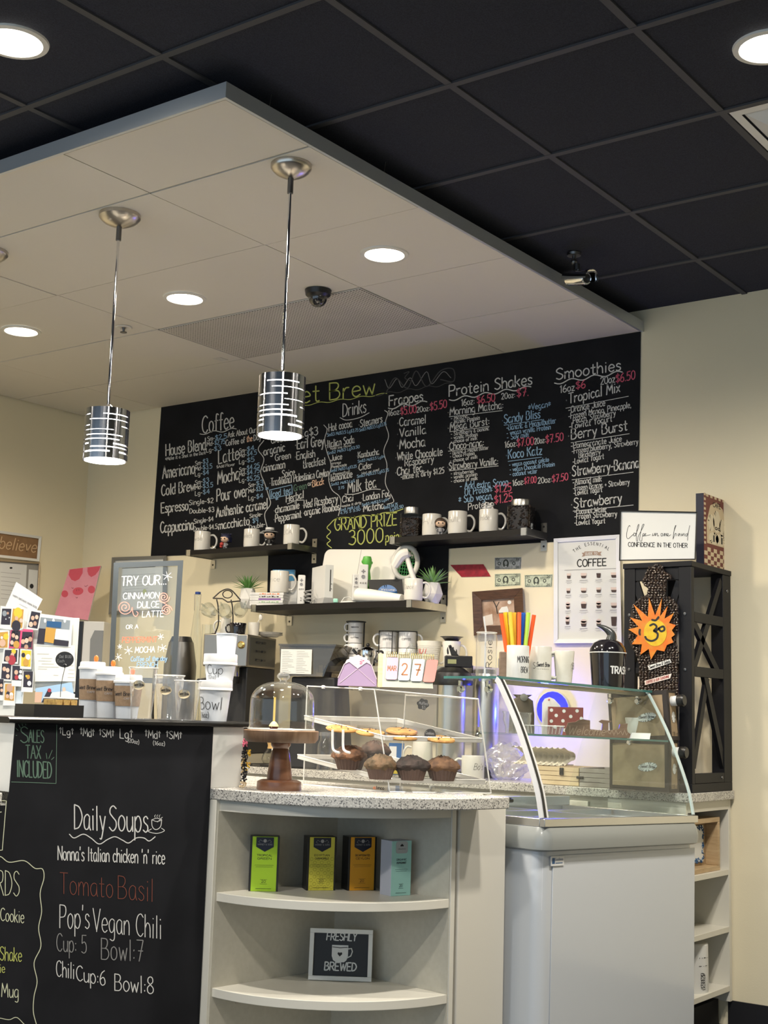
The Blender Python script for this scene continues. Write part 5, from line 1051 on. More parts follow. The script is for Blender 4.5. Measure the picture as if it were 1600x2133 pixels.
wc(YW, 'REWARDS', -250, 1268, 128, 1290, 165, 1.6); wc(YW, 'for Cookie', -90, 1440, 158, 1468, 85, 1.6); wc(YCH, 'Shake', 0, 1712, 143, 1722, 90, 1.7); wc(YCH, 'Smoothie', -170, 1790, 32, 1795, 60, 1.5); wc(YW, 'Brew Mug', -160, 1940, 122, 1962, 90, 1.7)
lc(YW, [(-60, 655), (42, 660)], 1.5); lc(YW, [(42, 660), (15, 985)], 1.5); lc(YW, [(15, 985), (-60, 992)], 1.5); lc(YW, [(-5, 735), (10, 733)], 1.4)
I1.done('rewards_lettering', bar)

# granite tops
wt = MB(); wt.prism([(.012, -1.9), (.012, E0-.03), (-.125, E0-.03), (-.125, -.002), (-.64, -.002), (-.64, -1.9)], GB, ZC, None)
w = part('granite_worktop', wt, GRAN, None, bev=.003); props(w, 'grey speckled granite worktop behind and left of the chalk front bar', 'worktop'); w.matrix_world = KF; MW[w.name] = KF
b = MB(); b.box(-.62, -.121, -1.9, -.002, 0.0, GB-.0005); t = part('counter_base', b, CREAM, None); props(t, 'cream counter base hidden behind the chalk front bar', 'cabinet'); t.matrix_world = KF
arc = [(.70*math.sin(a), .572-.572*math.cos(a)) for a in [k*math.pi/2/28 for k in range(29)]]
poly = arc+[(.70, .665), (-.64, .665), (-.64, 0)]
w = part('granite_corner_top', MB().prism(poly, GB, ZC), GRAN, None, bev=.003); props(w, 'rounded grey speckled granite counter top over the curved shelf unit', 'worktop'); w.matrix_world = KF

# curved end shelf unit
RS = .525
su = thing('corner_shelf_unit', 'cream quarter round open shelf unit under the granite counter', 'shelf unit', M=KF)
part('side_panel', MB().box(.0045, .036, .001, .56, 0, GB-.0005), CREAM_EDGE, su, bev=.001)
part('side_panel', MB().box(.036, .566, .542, .562, 0, GB-.0005), CREAM_EDGE, su, bev=.001)
def quarter(r, r0=None): 
    P = [(.036+r*math.sin(a), .542-r*math.cos(a)) for a in [k*math.pi/2/26 for k in range(27)]]
    return P+([(.036, .542)] if r0 is None else [(.036+r0*math.sin(a), .542-r0*math.cos(a)) for a in [k*math.pi/2/26 for k in range(26, -1, -1)]])
part('top_rail', MB().prism(quarter(RS, RS-.02), GB-.034, GB-.0005), CREAM_EDGE, su)
part('inner_lining', MB().box(.0362, .0385, .01, .541, .03, GB-.034).box(.0385, .56, .5395, .5418, .03, GB-.034), CREAM, su)
ZS1 = H-.572; ZS2 = H-.863
for z in (ZS1, ZS2, H-1.157):
    part('shelf', MB().prism([(max(x, .0387), min(y, .5393)) for x, y in quarter(RS)], z-.027, z), CREAM_EDGE, su, bev=.0012)
b = MB(); b.lathe([(0, 0), (.006, 0), (.006, .002), (0, .002)], 12, None, T(.0388, .12, ZS2-.055) @ RY(math.radians(90))); part('peg_hole_plug', b, NICKEL, su)
pw = part('low_wall', MB().box(-.62, .566, .577, .815, 0, GB-.002), mat('low_wall_paint', (.66, .63, .555), .6), None, bev=.006, seg=3); pw.name = 'trim_1'; pw['kind'] = 'structure'; pw.matrix_world = KF
pd_ = loc(onZ(1042, 1672, GB))
t = thing('black_clipboard', 'flat black pad lying on the low wall beside the ice cream freezer', 'pad', M=KF @ T(pd_[1]-.03, pd_[0]+.01, GB-.002))
part('pad', MB().box(-.10, .035, -.04, .06, .0005, .014), BLACK, t, bev=.005, seg=3); part('cover', MB().box(-.09, .028, -.034, .054, .014, .017), MATTEBLACK, t, bev=.001)

# ------------------------------------------------------------------ dipping freezer with curved glass
TILT = -.0189
FK = KF @ T(0, 1.325, 0) @ RX(TILT)
fz = thing('ice_cream_freezer', 'white ice cream dipping freezer with grey collar and curved glass top', 'freezer', M=FK)
FW = mat('freezer_white_enamel', (.57, .60, .64), .22, coat=.4); FG = mat('freezer_grey_collar', (.25, .265, .26), .28, coat=.3); ALU = mat('brushed_aluminium', (.62, .62, .61), .3, 1)
L2 = .475; q = lambda v: H-v-.009                     # height at mid length
def loft(b, levels, m=None, k=6):
    """levels: (n0, n1, e0, e1, radius, z)"""
    vs = []; fs = []; n = 4*(k+1)
    for n0, n1, e0, e1, r, z in levels:
        vs += [(x, y, z) for x, y in rrect(n1-n0, e1-e0, r, k, (n0+n1)/2, (e0+e1)/2)]
    for j in range(len(levels)-1):
        for i in range(n): fs.append((j*n+i, j*n+(i+1) % n, (j+1)*n+(i+1) % n, (j+1)*n+i))
    fs += [tuple(range(n))[::-1], tuple((len(levels)-1)*n+i for i in range(n))]
    b.add(vs, fs, m)
b = MB(); loft(b, [(.03, .672, -L2, L2+.004, .045, .05), (.03, .672, -L2, L2+.004, .045, q(.425))]); part('body', b, FW, fz)
b = MB(); b.prism([(-.41, .07), (.475, .07), (.475, q(.445)), (-.37, q(.445)), (-.40, q(.455)), (-.41, q(.475))], .6722, .676, None, Matrix(((0, 0, 1, 0), (1, 0, 0, 0), (0, 1, 0, 0), (0, 0, 0, 1)))); part('front_panel', b, FW, fz, bev=.002)
b = MB(); loft(b, [(.02, .680, -L2-.004, L2+.008, .035, q(.432)), (.01, .700, -L2-.016, L2+.018, .05, q(.425)), (.01, .702, -L2-.017, L2+.019, .05, q(.398)), (.012, .697, -L2-.012, L2+.014, .045, q(.372)), (.025, .684, -L2-.002, L2+.004, .03, q(.352))]); part('collar', b, FG, fz, smooth=50)
b = MB(); z0, z1 = q(.351), q(.325)
b.box(.666, .688, -L2, L2+.003, z0, z1); b.box(.02, .06, -L2, L2, z0, z1); b.box(.06, .666, -L2, -L2+.022, z0, z1); b.box(.06, .666, L2-.02, L2+.003, z0, z1); part('rim', b, ALU, fz, bev=.0015)
INW = mat('freezer_liner', (.82, .84, .90), .4)
b = MB(); b.box(.06, .666, -L2+.022, L2-.02, q(.62), q(.60)); b.box(.06, .07, -L2+.022, L2-.02, q(.60), z0); b.box(.655, .666, -L2+.022, L2-.02, q(.60), z0); b.box(.07, .655, -L2+.022, -L2+.03, q(.60), z0); b.box(.07, .655, L2-.03, L2-.02, q(.60), z0); part('liner', b, INW, fz)
part('back_upstand', MB().box(.075, .09, -L2+.10, L2-.005, z1, z1+.036), FW, fz, bev=.002)
part('inner_cover', MB().box(.0705, .30, -L2+.031, L2-.031, q(.366), q(.358)).box(.313, .654, -L2+.031, L2-.031, q(.366), q(.358)), INW, fz, bev=.001)
part('tub_rail', MB().box(.30, .312, -L2+.03, L2-.03, z0+.004, z1-.002).box(.07, .655, -.01, .002, z0+.004, z1-.002), ALU, fz)
for n_, e_ in ((.19, -.26), (.19, .2), (.48, -.26), (.48, .2)):
    tb = part('ice_cream_tub', MB().lathe([(.10, q(.59)), (.115, q(.40)), (.118, q(.40)), (.118, q(.385)), (.112, q(.385)), (.097, q(.59)), (0, q(.59))], 28, None, T(n_, e_, 0)), PLASTICW, fz)
    part('tub_lid', MB().lathe([(0, q(.383)), (.118, q(.384)), (.118, q(.39))], 28, None, T(n_, e_, 0)), PLASTICW, tb)
PROF = [(.462, .139), (.473, .130), (.500, .088), (.529, .040), (.556, -.008), (.580, -.055), (.606, -.112), (.630, -.168), (.658, -.243), (.676, -.322)]
PC = catmull([Vector(p) for p in PROF], 3)
b = MB(); vs = []; n = len(PC)
for e_ in (-L2+.012, L2-.012): vs += [(p.x, e_, q(-p.y)) for p in PC]
b.add(vs, [(i, i+1, n+i+1, n+i) for i in range(n-1)]); part('curved_glass', b, PANE, fz)
ztop = q(-.142)
part('top_glass', MB().box(.215, .475, -L2+.003, L2+.002, ztop-.003, ztop+.003), PANE, fz)
b = MB(); b.box(.4755, .4775, -L2+.003, L2+.002, ztop-.0045, ztop+.0045); b.box(.215, .4755, -L2+.001, -L2+.0028, ztop-.0045, ztop+.0045); part('top_glass_edge', b, GREENEDGE, fz)
part('top_lamp_rail', MB().box(.428, .452, -L2+.02, L2-.01, ztop-.020, ztop-.0045), mat('bronze_rail', (.30, .27, .22), .35, .8), fz, bev=.001)
for e_, nm in ((-L2+.010, 'near'), (L2-.010, 'far')):
    vs = [(.215, e_, ztop-.004), (.06, e_, q(.325))]+[(p.x, e_, q(-p.y)) for p in PC[::-1]]
    part('end_glass', MB().poly(vs), PANE, fz)
def strip(b, e0, e1, off0, off1, m=None):
    vs = []
    for i, p in enumerate(PC):
        t_ = (PC[min(i+1, n-1)]-PC[max(i-1, 0)]).normalized(); nn = Vector((-t_.y, t_.x)); nn = nn if nn.x > 0 else -nn
        a_, c_ = p+nn*off0, p+nn*off1
        vs += [(a_.x, e0, q(-a_.y)), (c_.x, e0, q(-c_.y)), (c_.x, e1, q(-c_.y)), (a_.x, e1, q(-a_.y))]
    b.add(vs, [(i*4+k, i*4+(k+1) % 4, (i+1)*4+(k+1) % 4, (i+1)*4+k) for i in range(n-1) for k in range(4)]+[(0, 1, 2, 3), tuple((n-1)*4+k for k in range(4))])
b = MB(); strip(b, -L2-.002, -L2+.022, -.012, .006); part('curved_stile', b, mat('anodised_stile', (.70, .71, .73), .42, .25), fz)
b = MB(); strip(b, -L2+.004, -L2+.015, .0062, .0085); part('gasket', b, BLACK, fz)
b = MB(); strip(b, -L2+.0225, -L2+.030, -.006, .0045); part('stile_cover', b, PLASTICW, fz)
b = MB(); strip(b, L2-.018, L2-.006, -.004, .003); part('far_glass_edge', b, mat('pale_glass_edge', (.55, .66, .66), .15), fz)
ZMS = q(.047)
part('middle_shelf', MB().box(.12, .566, -L2+.02, L2-.02, ZMS-.006, ZMS), PANE, fz); part('middle_shelf_edge', MB().box(.5662, .5682, -L2+.02, L2-.02, ZMS-.0065, ZMS+.0005), GREENEDGE, fz)
def clip(n_, e_, z, r=.013):
    b = MB(); b.lathe([(0, -.012), (r, -.012), (r, .004), (r*.7, .008), (0, .008)], 20, None, T(n_, e_, z) @ RX(math.radians(90))); b.box(n_-.006, n_+.006, e_-.004, e_+.004, z, z+.03)
    part('glass_clip', b, CHROME, fz)
for n_, e_ in ((.27, -L2+.03), (.40, -L2+.03), (.30, L2-.03), (.43, L2-.03)): clip(n_, e_, ztop-.040)
clip(.36, -L2+.03, ZMS-.014, .010); clip(.40, L2-.04, ZMS-.014, .010)
part('corner_bracket', MB().box(.075, .11, -L2+.07, -L2+.11, z1, z1+.045).lathe([(0, 0), (.012, 0), (.010, .03), (0, .03)], 16, None, T(.095, -L2+.09, z1+.045)), ALU, fz, bev=.001)
a_ = loc(onN(1141, 1789, .676)); c_ = loc(onN(1168, 1807, .676))
M = T(.6765, (a_[0]+c_[0])/2-1.325, (a_[2]+c_[2])/2) @ rotz(math.radians(90)) @ RX(math.radians(90))
b = MB(); wq = abs(c_[0]-a_[0]); hq = abs(a_[2]-c_[2]); b.prism(rrect(wq, hq, .003), 0, .003, None, M); bd = part('badge', b, PLASTICW, fz)
b = MB(); b.box(-wq*.42, -wq*.22, -hq*.28, hq*.32, .003, .0036, None, M); NV = mat('navy_print', (.02, .09, .22), .5); part('badge_logo', b, NV, bd)
b = MB(); st, W_ = strokes('Excellence')
for k in st: ribbon(b, [(-wq*.17+p[0]*wq*.58/W_, .001+p[1]*hq*.028) for p in k], .0011, lambda x, y: M @ Vector((x, y, .0034)))
b.box(-wq*.16, wq*.38, -hq*.26, -hq*.18, .0031, .0034, None, M); part('badge_lettering', b, NV, bd, smooth=0)

# ------------------------------------------------------------------ back counter with open end shelves
XE = -2.215
b = MB(); b.box(XL+.002, XE+.018, 5.02, D-.0095, ZB-.036, ZB); t = part('granite_back_top', b, GRAN, None, bev=.003); props(t, 'long grey granite worktop against the back wall', 'worktop')
bc = thing('back_cabinet', 'cream back counter cabinet with open shelves at its right end', 'cabinet', (XE, 5.2, 0))
ZU = ZB-.0365
part('carcass', MB().box(XL+.004, XE-.34, 5.045, D-.0095, .10, ZU), CREAM, bc, world=True)
dm = mat('cream_door', (.64, .61, .53), .45)
x = XE-.42
for k in range(5):
    d_ = part('door', MB().box(x-.50, x-.01, 5.027, 5.0445, .13, ZU-.02), dm, bc, world=True, bev=.002); part('door_handle', MB().tube([(x-.05, 5.027, ZU-.16), (x-.05, 5.010, ZU-.16), (x-.05, 5.010, ZU-.06), (x-.05, 5.027, ZU-.06)], .004, 8), NICKEL, d_, world=True); x -= .51
part('side_panel', MB().box(XE-.34, XE, 5.462, D-.0095, .10, ZU), CREAM_EDGE, bc, world=True, bev=.001); part('side_panel', MB().box(XE-.34, XE, 5.03, 5.050, .10, ZU), CREAM_EDGE, bc, world=True, bev=.001)
part('back_panel', MB().box(XE-.339, XE-.325, 5.0505, 5.4615, .10, ZU), CREAM, bc, world=True)
part('top_rail', MB().box(XE-.02, XE, 5.0505, 5.4615, ZU-.04, ZU), CREAM_EDGE, bc, world=True)
ES = (H-.592, H-.822, H-1.057)
for z in ES: part('shelf', MB().box(XE-.325, XE-.001, 5.0505, 5.4615, z-.022, z), CREAM_EDGE, bc, world=True, bev=.001)
part('toe_kick', MB().box(XE-.5, XE-.05, 5.08, 5.46, 0, .105), COVE, bc, world=True)
# things on the end shelves
p = onX(1462, 1760, XE-.10); P0 = (XE-.045, onX(1500, 1740, XE-.015).y-.165, ES[0])
OAK = woodmat('light_oak', (.40, .27, .14), (.52, .38, .22), 9)
t = thing('shadow_box', 'deep light wood frame with patterned card on the upper end shelf', 'picture frame', P0, math.radians(90))
hh = ZU-.07-ES[0]; ww = .165
b = MB(); b.box(-ww, ww, -.03, .03, 0, .02); b.box(-ww, ww, -.03, .03, hh-.02, hh); b.box(-ww, -ww+.02, -.03, .03, .02, hh-.02); b.box(ww-.02, ww, -.03, .03, .02, hh-.02); part('frame', b, OAK, t, bev=.002)
part('backing', MB().box(-ww+.02, ww-.02, .024, .029, .02, hh-.02), mat('kraft_backing', (.36, .25, .14), .7), t)
part('card', MB().box(-.10, .105, .018, .0235, .035, hh-.035), PAPER, t)
b = MB(); rg = random.Random(2)
def edgept(u):
    W2, H2 = .195, hh-.085; L_ = 2*(W2+H2); d = u*L_
    if d < W2: return (-.095+d, .042)
    d -= W2
    if d < H2: return (.10, .042+d)
    d -= H2
    if d < W2: return (.10-d, .042+H2)
    return (-.095, .042+H2-(d-W2))
for k in range(70):
    x, z = edgept(k/70); b.tube([(x+rg.uniform(-.012, .012), .0172, z+rg.uniform(-.012, .012)) for _ in range(3)], .0022, 4)
part('scroll_pattern', b, NV, t)
t = thing('printed_canister', 'white canister with black line drawing on the lower end shelf', 'canister', (XE-.078, 5.25, ES[2]), math.radians(50))
part('body', MB().lathe([(0, 0), (.068, 0), (.070, .01), (.068, .185), (.062, .19), (0, .19)], 36), mat('canister_white', (.70, .70, .68), .4), t)
b = MB(); cyltext(b, '~~-~~', .0702, .0, .06, .13, .02, .003); cyltext(b, '-~-~', .0702, .0, .06, .10, .016, .002)
for k in range(7): rb = [(.02+.012*math.sin(j*.9+k), .02+.009*k+.006*math.cos(j*1.3)) for j in range(9)]; ribbon(b, [(x, z) for x, z in rb], .0018, lambda a, z: Vector((.0702*math.sin(a/.070), -.0702*math.cos(a/.070), z)))
part('line_print', b, INKM, t, smooth=0)

# ------------------------------------------------------------------ black rack on the back counter
RX0 = onY(1295, 1400, 5.05).x; RX1 = -2.205; RY0, RY1 = 5.07, 5.484; RZ0, RZ1 = ZB+.0005, H+.657
RK = mat('black_rack_wood', (.007, .007, .009), .5, spec=.3)
rk = thing('cross_braced_rack', 'tall black wooden rack with crossed braces on the back counter', 'rack', (RX0, RY0, RZ0))
def bx(nm, *a, **k): return part(nm, MB().box(*a), RK, rk, world=True, bev=.002, **k)
bx('top_board', RX0-.004, RX1+.004, RY0-.004, RY1, RZ1-.022, RZ1); bx('bottom_board', RX0, RX1, RY0, RY1, RZ0, RZ0+.035)
pw_ = .055
for x0, x1 in ((RX0, RX0+pw_*.9), (RX1-pw_, RX1)):
    for y0, y1 in ((RY0, RY0+.03), (RY1-.085, RY1)): bx('post', x0, x1, y0, y1, RZ0+.035, RZ1-.022)
zt1, zt2 = H+.432, H+.212
for z in (zt1, zt2):
    bx('rail', RX1-.022, RX1, RY0+.03, RY1-.085, z-.02, z+.02); bx('rail', RX0, RX0+.02, RY0+.03, RY1-.085, z-.02, z+.02); bx('rail', RX0+pw_*.9, RX1-pw_, RY0+.004, RY0+.02, z-.012, z+.012)
bx('rail', RX1-.022, RX1, RY0+.03, RY1-.085, RZ0+.036, RZ0+.075); bx('rail', RX0+pw_*.9, RX1-pw_, RY0+.004, RY0+.02, RZ1-.075, RZ1-.023)
def brace(p0, p1, w, th, ax):
    p0, p1 = Vector(p0), Vector(p1); d = (p1-p0).normalized(); s_ = d.cross(Vector(ax)).normalized()*w/2; n_ = Vector(ax)*th/2
    b = MB(); b.hexa([p0-s_-n_, p0+s_-n_, p0+s_+n_, p0-s_+n_], [p1-s_-n_, p1+s_-n_, p1+s_+n_, p1-s_+n_]); part('cross_brace', b, RK, rk, world=True)
zs = [RZ0+.075, zt2-.02, zt2+.02, zt1-.02, zt1+.02, RZ1-.022]
ya, yb = RY0+.035, RY1-.09
zA, zB_ = zt1-.02, zt2+.02
brace((RX1-.012, ya, zt1-.02-.0), (RX1-.012, yb-.03, zt2-.0), .032, .016, (1, 0, 0)); 
brace((RX1-.012, ya, zt2+.01), (RX1-.012, yb, RZ1-.05), .034, .016, (1, 0, 0))
brace((RX1-.014, ya, RZ0+.1), (RX1-.014, (ya+yb)/2, zt2-.02), .034, .014, (1, 0, 0)); brace((RX1-.012, (ya+yb)/2-.03, zt2-.01), (RX1-.012, yb+.03, RZ0+.08), .036, .016, (1, 0, 0))
xa, xb = RX0+pw_*.9, RX1-pw_
brace((xa, RY0+.012, RZ1-.08), (xa+.05, RY0+.012, zt1+.0), .03, .012, (0, 1, 0)); brace((xb, RY0+.012, RZ1-.08), (xb-.05, RY0+.012, zt1), .03, .012, (0, 1, 0)); brace((xa+.05, RY0+.012, zt1), (xb, RY0+.012, zt2), .03, .012, (0, 1, 0)); brace((xb-.05, RY0+.014, zt1), (xa, RY0+.014, zt2), .03, .012, (0, 1, 0))
b = MB()
for z in (zt1+.01, zt2+.005): b.lathe([(0, 0), (.007, 0), (.006, .003), (0, .004)], 10, None, T(RX1-.028, RY0, z) @ RX(math.radians(90))).lathe([(0, 0), (.007, 0), (.006, .003), (0, .004)], 10, None, T(RX0+.025, RY0, z) @ RX(math.radians(90)))
b.lathe([(0, 0), (.007, 0), (.006, .003), (0, .004)], 10, None, T(RX1, RY1-.11, RZ0+.055) @ RY(math.radians(90))).lathe([(0, 0), (.008, 0), (.007, .003), (0, .004)], 10, None, T(RX1, RY1-.04, RZ1-.09) @ RY(math.radians(90)))
part('bolts', b, DARKSTEEL, rk, world=True)
# framed sign on the rack
YS = RY0+.02
PS_ = Plane((0, YS, 0), (0, -1, 0))
PS_ = Plane(onY(1290, 1165, YS), (math.sin(.20), -math.cos(.20), 0))
t, P, dp = framed('coffee_sign', 'white sign in a thin black frame standing on the black rack, script and capitals', 'sign', [(1291.5, 1062.5), (1453, 1066), (1449.5, 1166), (1289.5, 1168.5)], 2.6, BLACK, .014, PS_)
i = Ink(PS_, dp+.0006)
def zg(x, y): return 1270+x/5.714, 1020+y/5.714
SCR = [[(245, 440), (238, 425), (220, 450), (203, 520), (205, 570), (225, 582), (255, 555), (285, 530)], [(300, 520), (290, 515), (285, 545), (305, 550), (312, 520), (300, 518)], [(305, 545), (340, 460), (350, 415), (335, 430), (320, 520), (318, 600), (332, 612), (338, 560)], [(338, 560), (385, 470), (410, 415), (390, 425), (368, 520), (358, 600), (380, 612), (388, 565)],
       [(388, 560), (410, 535), (405, 520), (392, 535), (398, 553), (420, 545), (432, 522), (418, 530), (420, 550), (445, 545), (485, 535)], [(515, 520), (510, 548), (525, 540)], [(530, 548), (542, 515), (545, 550), (560, 520), (570, 525), (572, 552), (585, 545)], [(628, 520), (612, 525), (615, 552), (632, 545), (630, 522)], [(640, 550), (655, 518), (655, 552), (672, 520), (680, 550), (700, 530), (690, 520), (682, 540), (700, 552), (728, 535)],
       [(755, 590), (765, 500), (790, 430), (778, 440), (762, 520), (757, 585), (775, 530), (790, 520), (790, 552)], [(835, 522), (815, 530), (818, 552), (838, 525), (840, 552)], [(855, 552), (862, 522), (866, 548), (885, 520), (890, 552)], [(930, 525), (905, 530), (910, 555), (930, 530), (955, 425), (935, 520), (928, 605)]]
for s_ in SCR: i.line(INKM, [zg(*v) for v in s_], .95)
i.text(INKM, 'CONFIDENCE IN THE OTHER', *zg(222, 676), *zg(925, 690), 9.0, 1.25); i.done('lettering', t)
# decorated plaque turned sideways
YC = RY0+.10
c0 = onX(1455, 1160, RX1-.05)
pl_y0, pl_y1 = RY0+.14, RY1-.005
XPQ = -2.24
zt_ = zpx(XPQ, pl_y0, 1024)
t = thing('cafe_plaque', 'chequered cafe plaque with pale figures standing on the black rack', 'plaque', (XPQ, (pl_y0+pl_y1)/2, RZ1+.0005), math.radians(90))
e0_, e1_ = onX(1467, 1100, XPQ).y-.004, onX(1517, 1100, XPQ).y
wq = (e1_-e0_)/2; hq = zpx(XPQ, e0_, 1027)-RZ1; t.location = (XPQ, (e0_+e1_)/2, RZ1+.0005); MW[t.name] = frame(t.location, math.radians(90)); t.matrix_world = MW[t.name]
part('panel', MB().box(-wq, wq, .0, .035, 0, hq), mat('plaque_navy_edge', (.012, .014, .035), .5), t)
CRM = mat('plaque_cream', (.62, .50, .33), .55); MAR = mat('plaque_maroon', (.16, .035, .028), .55)
part('face', MB().box(-wq, wq, -.0015, -.0002, 0, hq), MAR, t)
b = MB(); b.prism([(x, z) for x, z in [(-wq*.78, hq*.33), (wq*.78, hq*.33), (wq*.80, hq*.62), (wq*.5, hq*.86), (0, hq*.93), (-wq*.5, hq*.86), (-wq*.80, hq*.62)]], .0016, .0026, None, RX(math.radians(90))); part('pale_field', b, CRM, t)
b = MB()
for k in range(8):
    for j in range(5):
        if (k+j) % 2: b.box(-wq+k*wq/4, -wq+(k+1)*wq/4, -.0028, -.0016, j*hq*.055, (j+1)*hq*.055)
for k in range(22):
    if k % 2: b.box(-wq, -wq*.88, -.0028, -.0016, hq*.28+k*hq*.033, hq*.28+(k+1)*hq*.033).box(wq*.88, wq, -.0028, -.0016, hq*.28+k*hq*.033, hq*.28+(k+1)*hq*.033)
for k in range(12):
    if k % 2: b.box(-wq+k*wq/6, -wq+(k+1)*wq/6, -.0028, -.0016, hq*.965, hq)
part('chequer_pattern', b, CRM, t)
b = MB(); PB = mat('plaque_pale', (.70, .62, .46), .55)
for x, z, w, h in ((-.45, .62, .26, .2), (0, .66, .3, .26), (.45, .6, .25, .2), (-.25, .42, .4, .14), (.3, .42, .4, .14)): b.lathe([(0, 0), (1, 0)], 20, None, T(x*wq, -.0030, z*hq) @ Matrix(((w*wq, 0, 0, 0), (0, 0, 1, 0), (0, h*hq*.6, 0, 0), (0, 0, 0, 1))))
part('figure_print', b, PB, t)
b = MB(); flattext(b, 'CAFE', -wq*.3, wq*.3, hq*.855, hq*.06, -.0036, .003); flattext(b, 'oo', -wq*.15, wq*.25, hq*.55, hq*.05, -.0038, .004)
for x in (-.3, .35): b.box(x*wq, (x+.1)*wq, -.0036, -.0031, hq*.37, hq*.46)
part('line_print', b, INKM, t)
# ------------------------------------------------------------------ cups on the bar
CUPW = mat('white_cup_paper', (.58, .61, .65), .5); KRAFTS = mat('kraft_sleeve', (.30, .20, .12), .75, noise=(120, (.26, .17, .10), 2)); ORG = mat('orange_stopper', (.90, .16, .02), .4)
def hot(px, ytop, ylid, ysl0, ysl1, n, label, r_px=30):
    p = onN(px, 1489, n); p.z = ZBAR; s = pxm(p); h = lambda y: zpx(p.x, p.y, y)-ZBAR
    t = thing('paper_coffee_cup', label, 'cup', p, FACE, 'takeaway hot cups on the bar'); R1 = r_px*s*.94; R0 = R1*.74; hl = h(ylid); rr = lambda z: R0+(R1-R0)*z/hl
    part('cup_body', MB().lathe([(0, .002), (R0*.93, .002), (R0*.95, 0), (R0, .001), (R1, hl), (R1*.95, hl), (0, hl*.98)], 40), CUPW, t)
    za_, zb2 = h(ysl1), h(ysl0); part('sleeve', MB().lathe([(rr(za_)+.0004, za_), (rr(za_)+.0013, za_), (rr(zb2)+.0013, zb2), (rr(zb2)+.0004, zb2)], 40), KRAFTS, t)
    zl = h(ytop); part('lid', MB().lathe([(R1+.0005, hl-.006), (R1+.003, hl-.005), (R1+.0034, hl), (R1+.001, hl+.003), (R1*.98, hl+.004), (R1*.95, zl-.003), (R1*.90, zl), (R1*.80, zl-.0005), (R1*.78, zl-.004), (0, zl-.004)], 40), PLASTICW, t)
    b = MB(); zm = (za_+zb2)/2; rt = rr(zm)+.002
    cyltext(b, 'Sweet Brew', rt, -.046, .020, zm+.001, .012, .0016, R2=rt+.0025, z0=zm, z1=zm+.02, slant=.1); part('sleeve_lettering', b, INKM, t, smooth=0)
    b = MB(); cyltext(b, 'CAFE', rt, -.004, .020, zm-.011, .006, .0009, R2=rt+.0005, z0=zm-.02, z1=zm); part('sleeve_small_print', b, GREYINK, t, smooth=0)
    part('stopper', MB().ball((R1*.35, -R1*.55, zl+.010), .0075, sx=1, sy=.5, sz=1.5).box(R1*.35-.003, R1*.35+.003, -R1*.55-.0015, -R1*.55+.0015, zl-.006, zl+.004), ORG, t, label='orange stopper')
    return t
hot(187, 1379, 1391, 1415, 1458, -.280, 'tallest white paper cup in a brown sleeve, leftmost on the bar', 29)
hot(223, 1389, 1403, 1418, 1461, -.186, 'middle sized white paper cup in a brown sleeve, second from left on the bar', 29)
hot(264, 1406, 1420, 1429, 1471, -.102, 'shortest white paper cup in a brown sleeve, behind the tallest clear cup', 31)
TANSEAL = mat('tan_round_sticker', (.46, .38, .24), .6)
def cold(px, ytop, n, wpx, label):
    p = onN(px, 1490, n); p.z = ZBAR; s = pxm(p); h = zpx(p.x, p.y, ytop)-ZBAR; R1 = wpx*s*.47; R0 = R1*.70
    t = thing('clear_plastic_cup', label, 'cup', p, FACE, 'clear cold drink cups on the bar')
    part('cup_body', MB().lathe([(0, .004), (R0*.9, .004), (R0*.95, 0), (R0, .003), (R0+(R1-R0)*.8, h*.8), (R1*.955, h*.97), (R1, h-.003), (R1+.002, h), (R1-.001, h+.001)], 44), CLEARP, t)
    part('rim', MB().tube([(R1*math.cos(a), R1*math.sin(a), h) for a in [k*math.pi/20 for k in range(40)]], .0016, 6, closed=True), EDGEG, t)
    rz_ = h*.66; rt = R0+(R1-R0)*.66+.0012; b = MB(); vs = [Vector((0, -rt, rz_))]
    w_ = min(rt*.62, .020)
    vs = []
    for k in range(25): a = 2*math.pi*k/24; x = w_*math.cos(a)-.006; z = rz_+w_*.72*math.sin(a); vs.append((rt*math.sin(x/rt), -rt*math.cos(x/rt)-.0004, z))
    b.poly(vs[:-1]); st = part('round_sticker', b, TANSEAL, t, smooth=0)
    b = MB(); cyltext(b, 'Sweet Brew', rt+.001, -w_*.8-.006, w_*.8-.006, rz_-.003, .009, .0012); part('sticker_lettering', b, INKM, st, smooth=0)
    return t
cold(294, 1391, -.005, 64, 'tallest clear plastic cup on the bar, first of three')
cold(350, 1407, -.065, 66, 'middle clear plastic cup on the bar, between two others')
cold(388, 1418, .0, 60, 'shortest clear plastic cup on the bar, beside the bowl tubs')
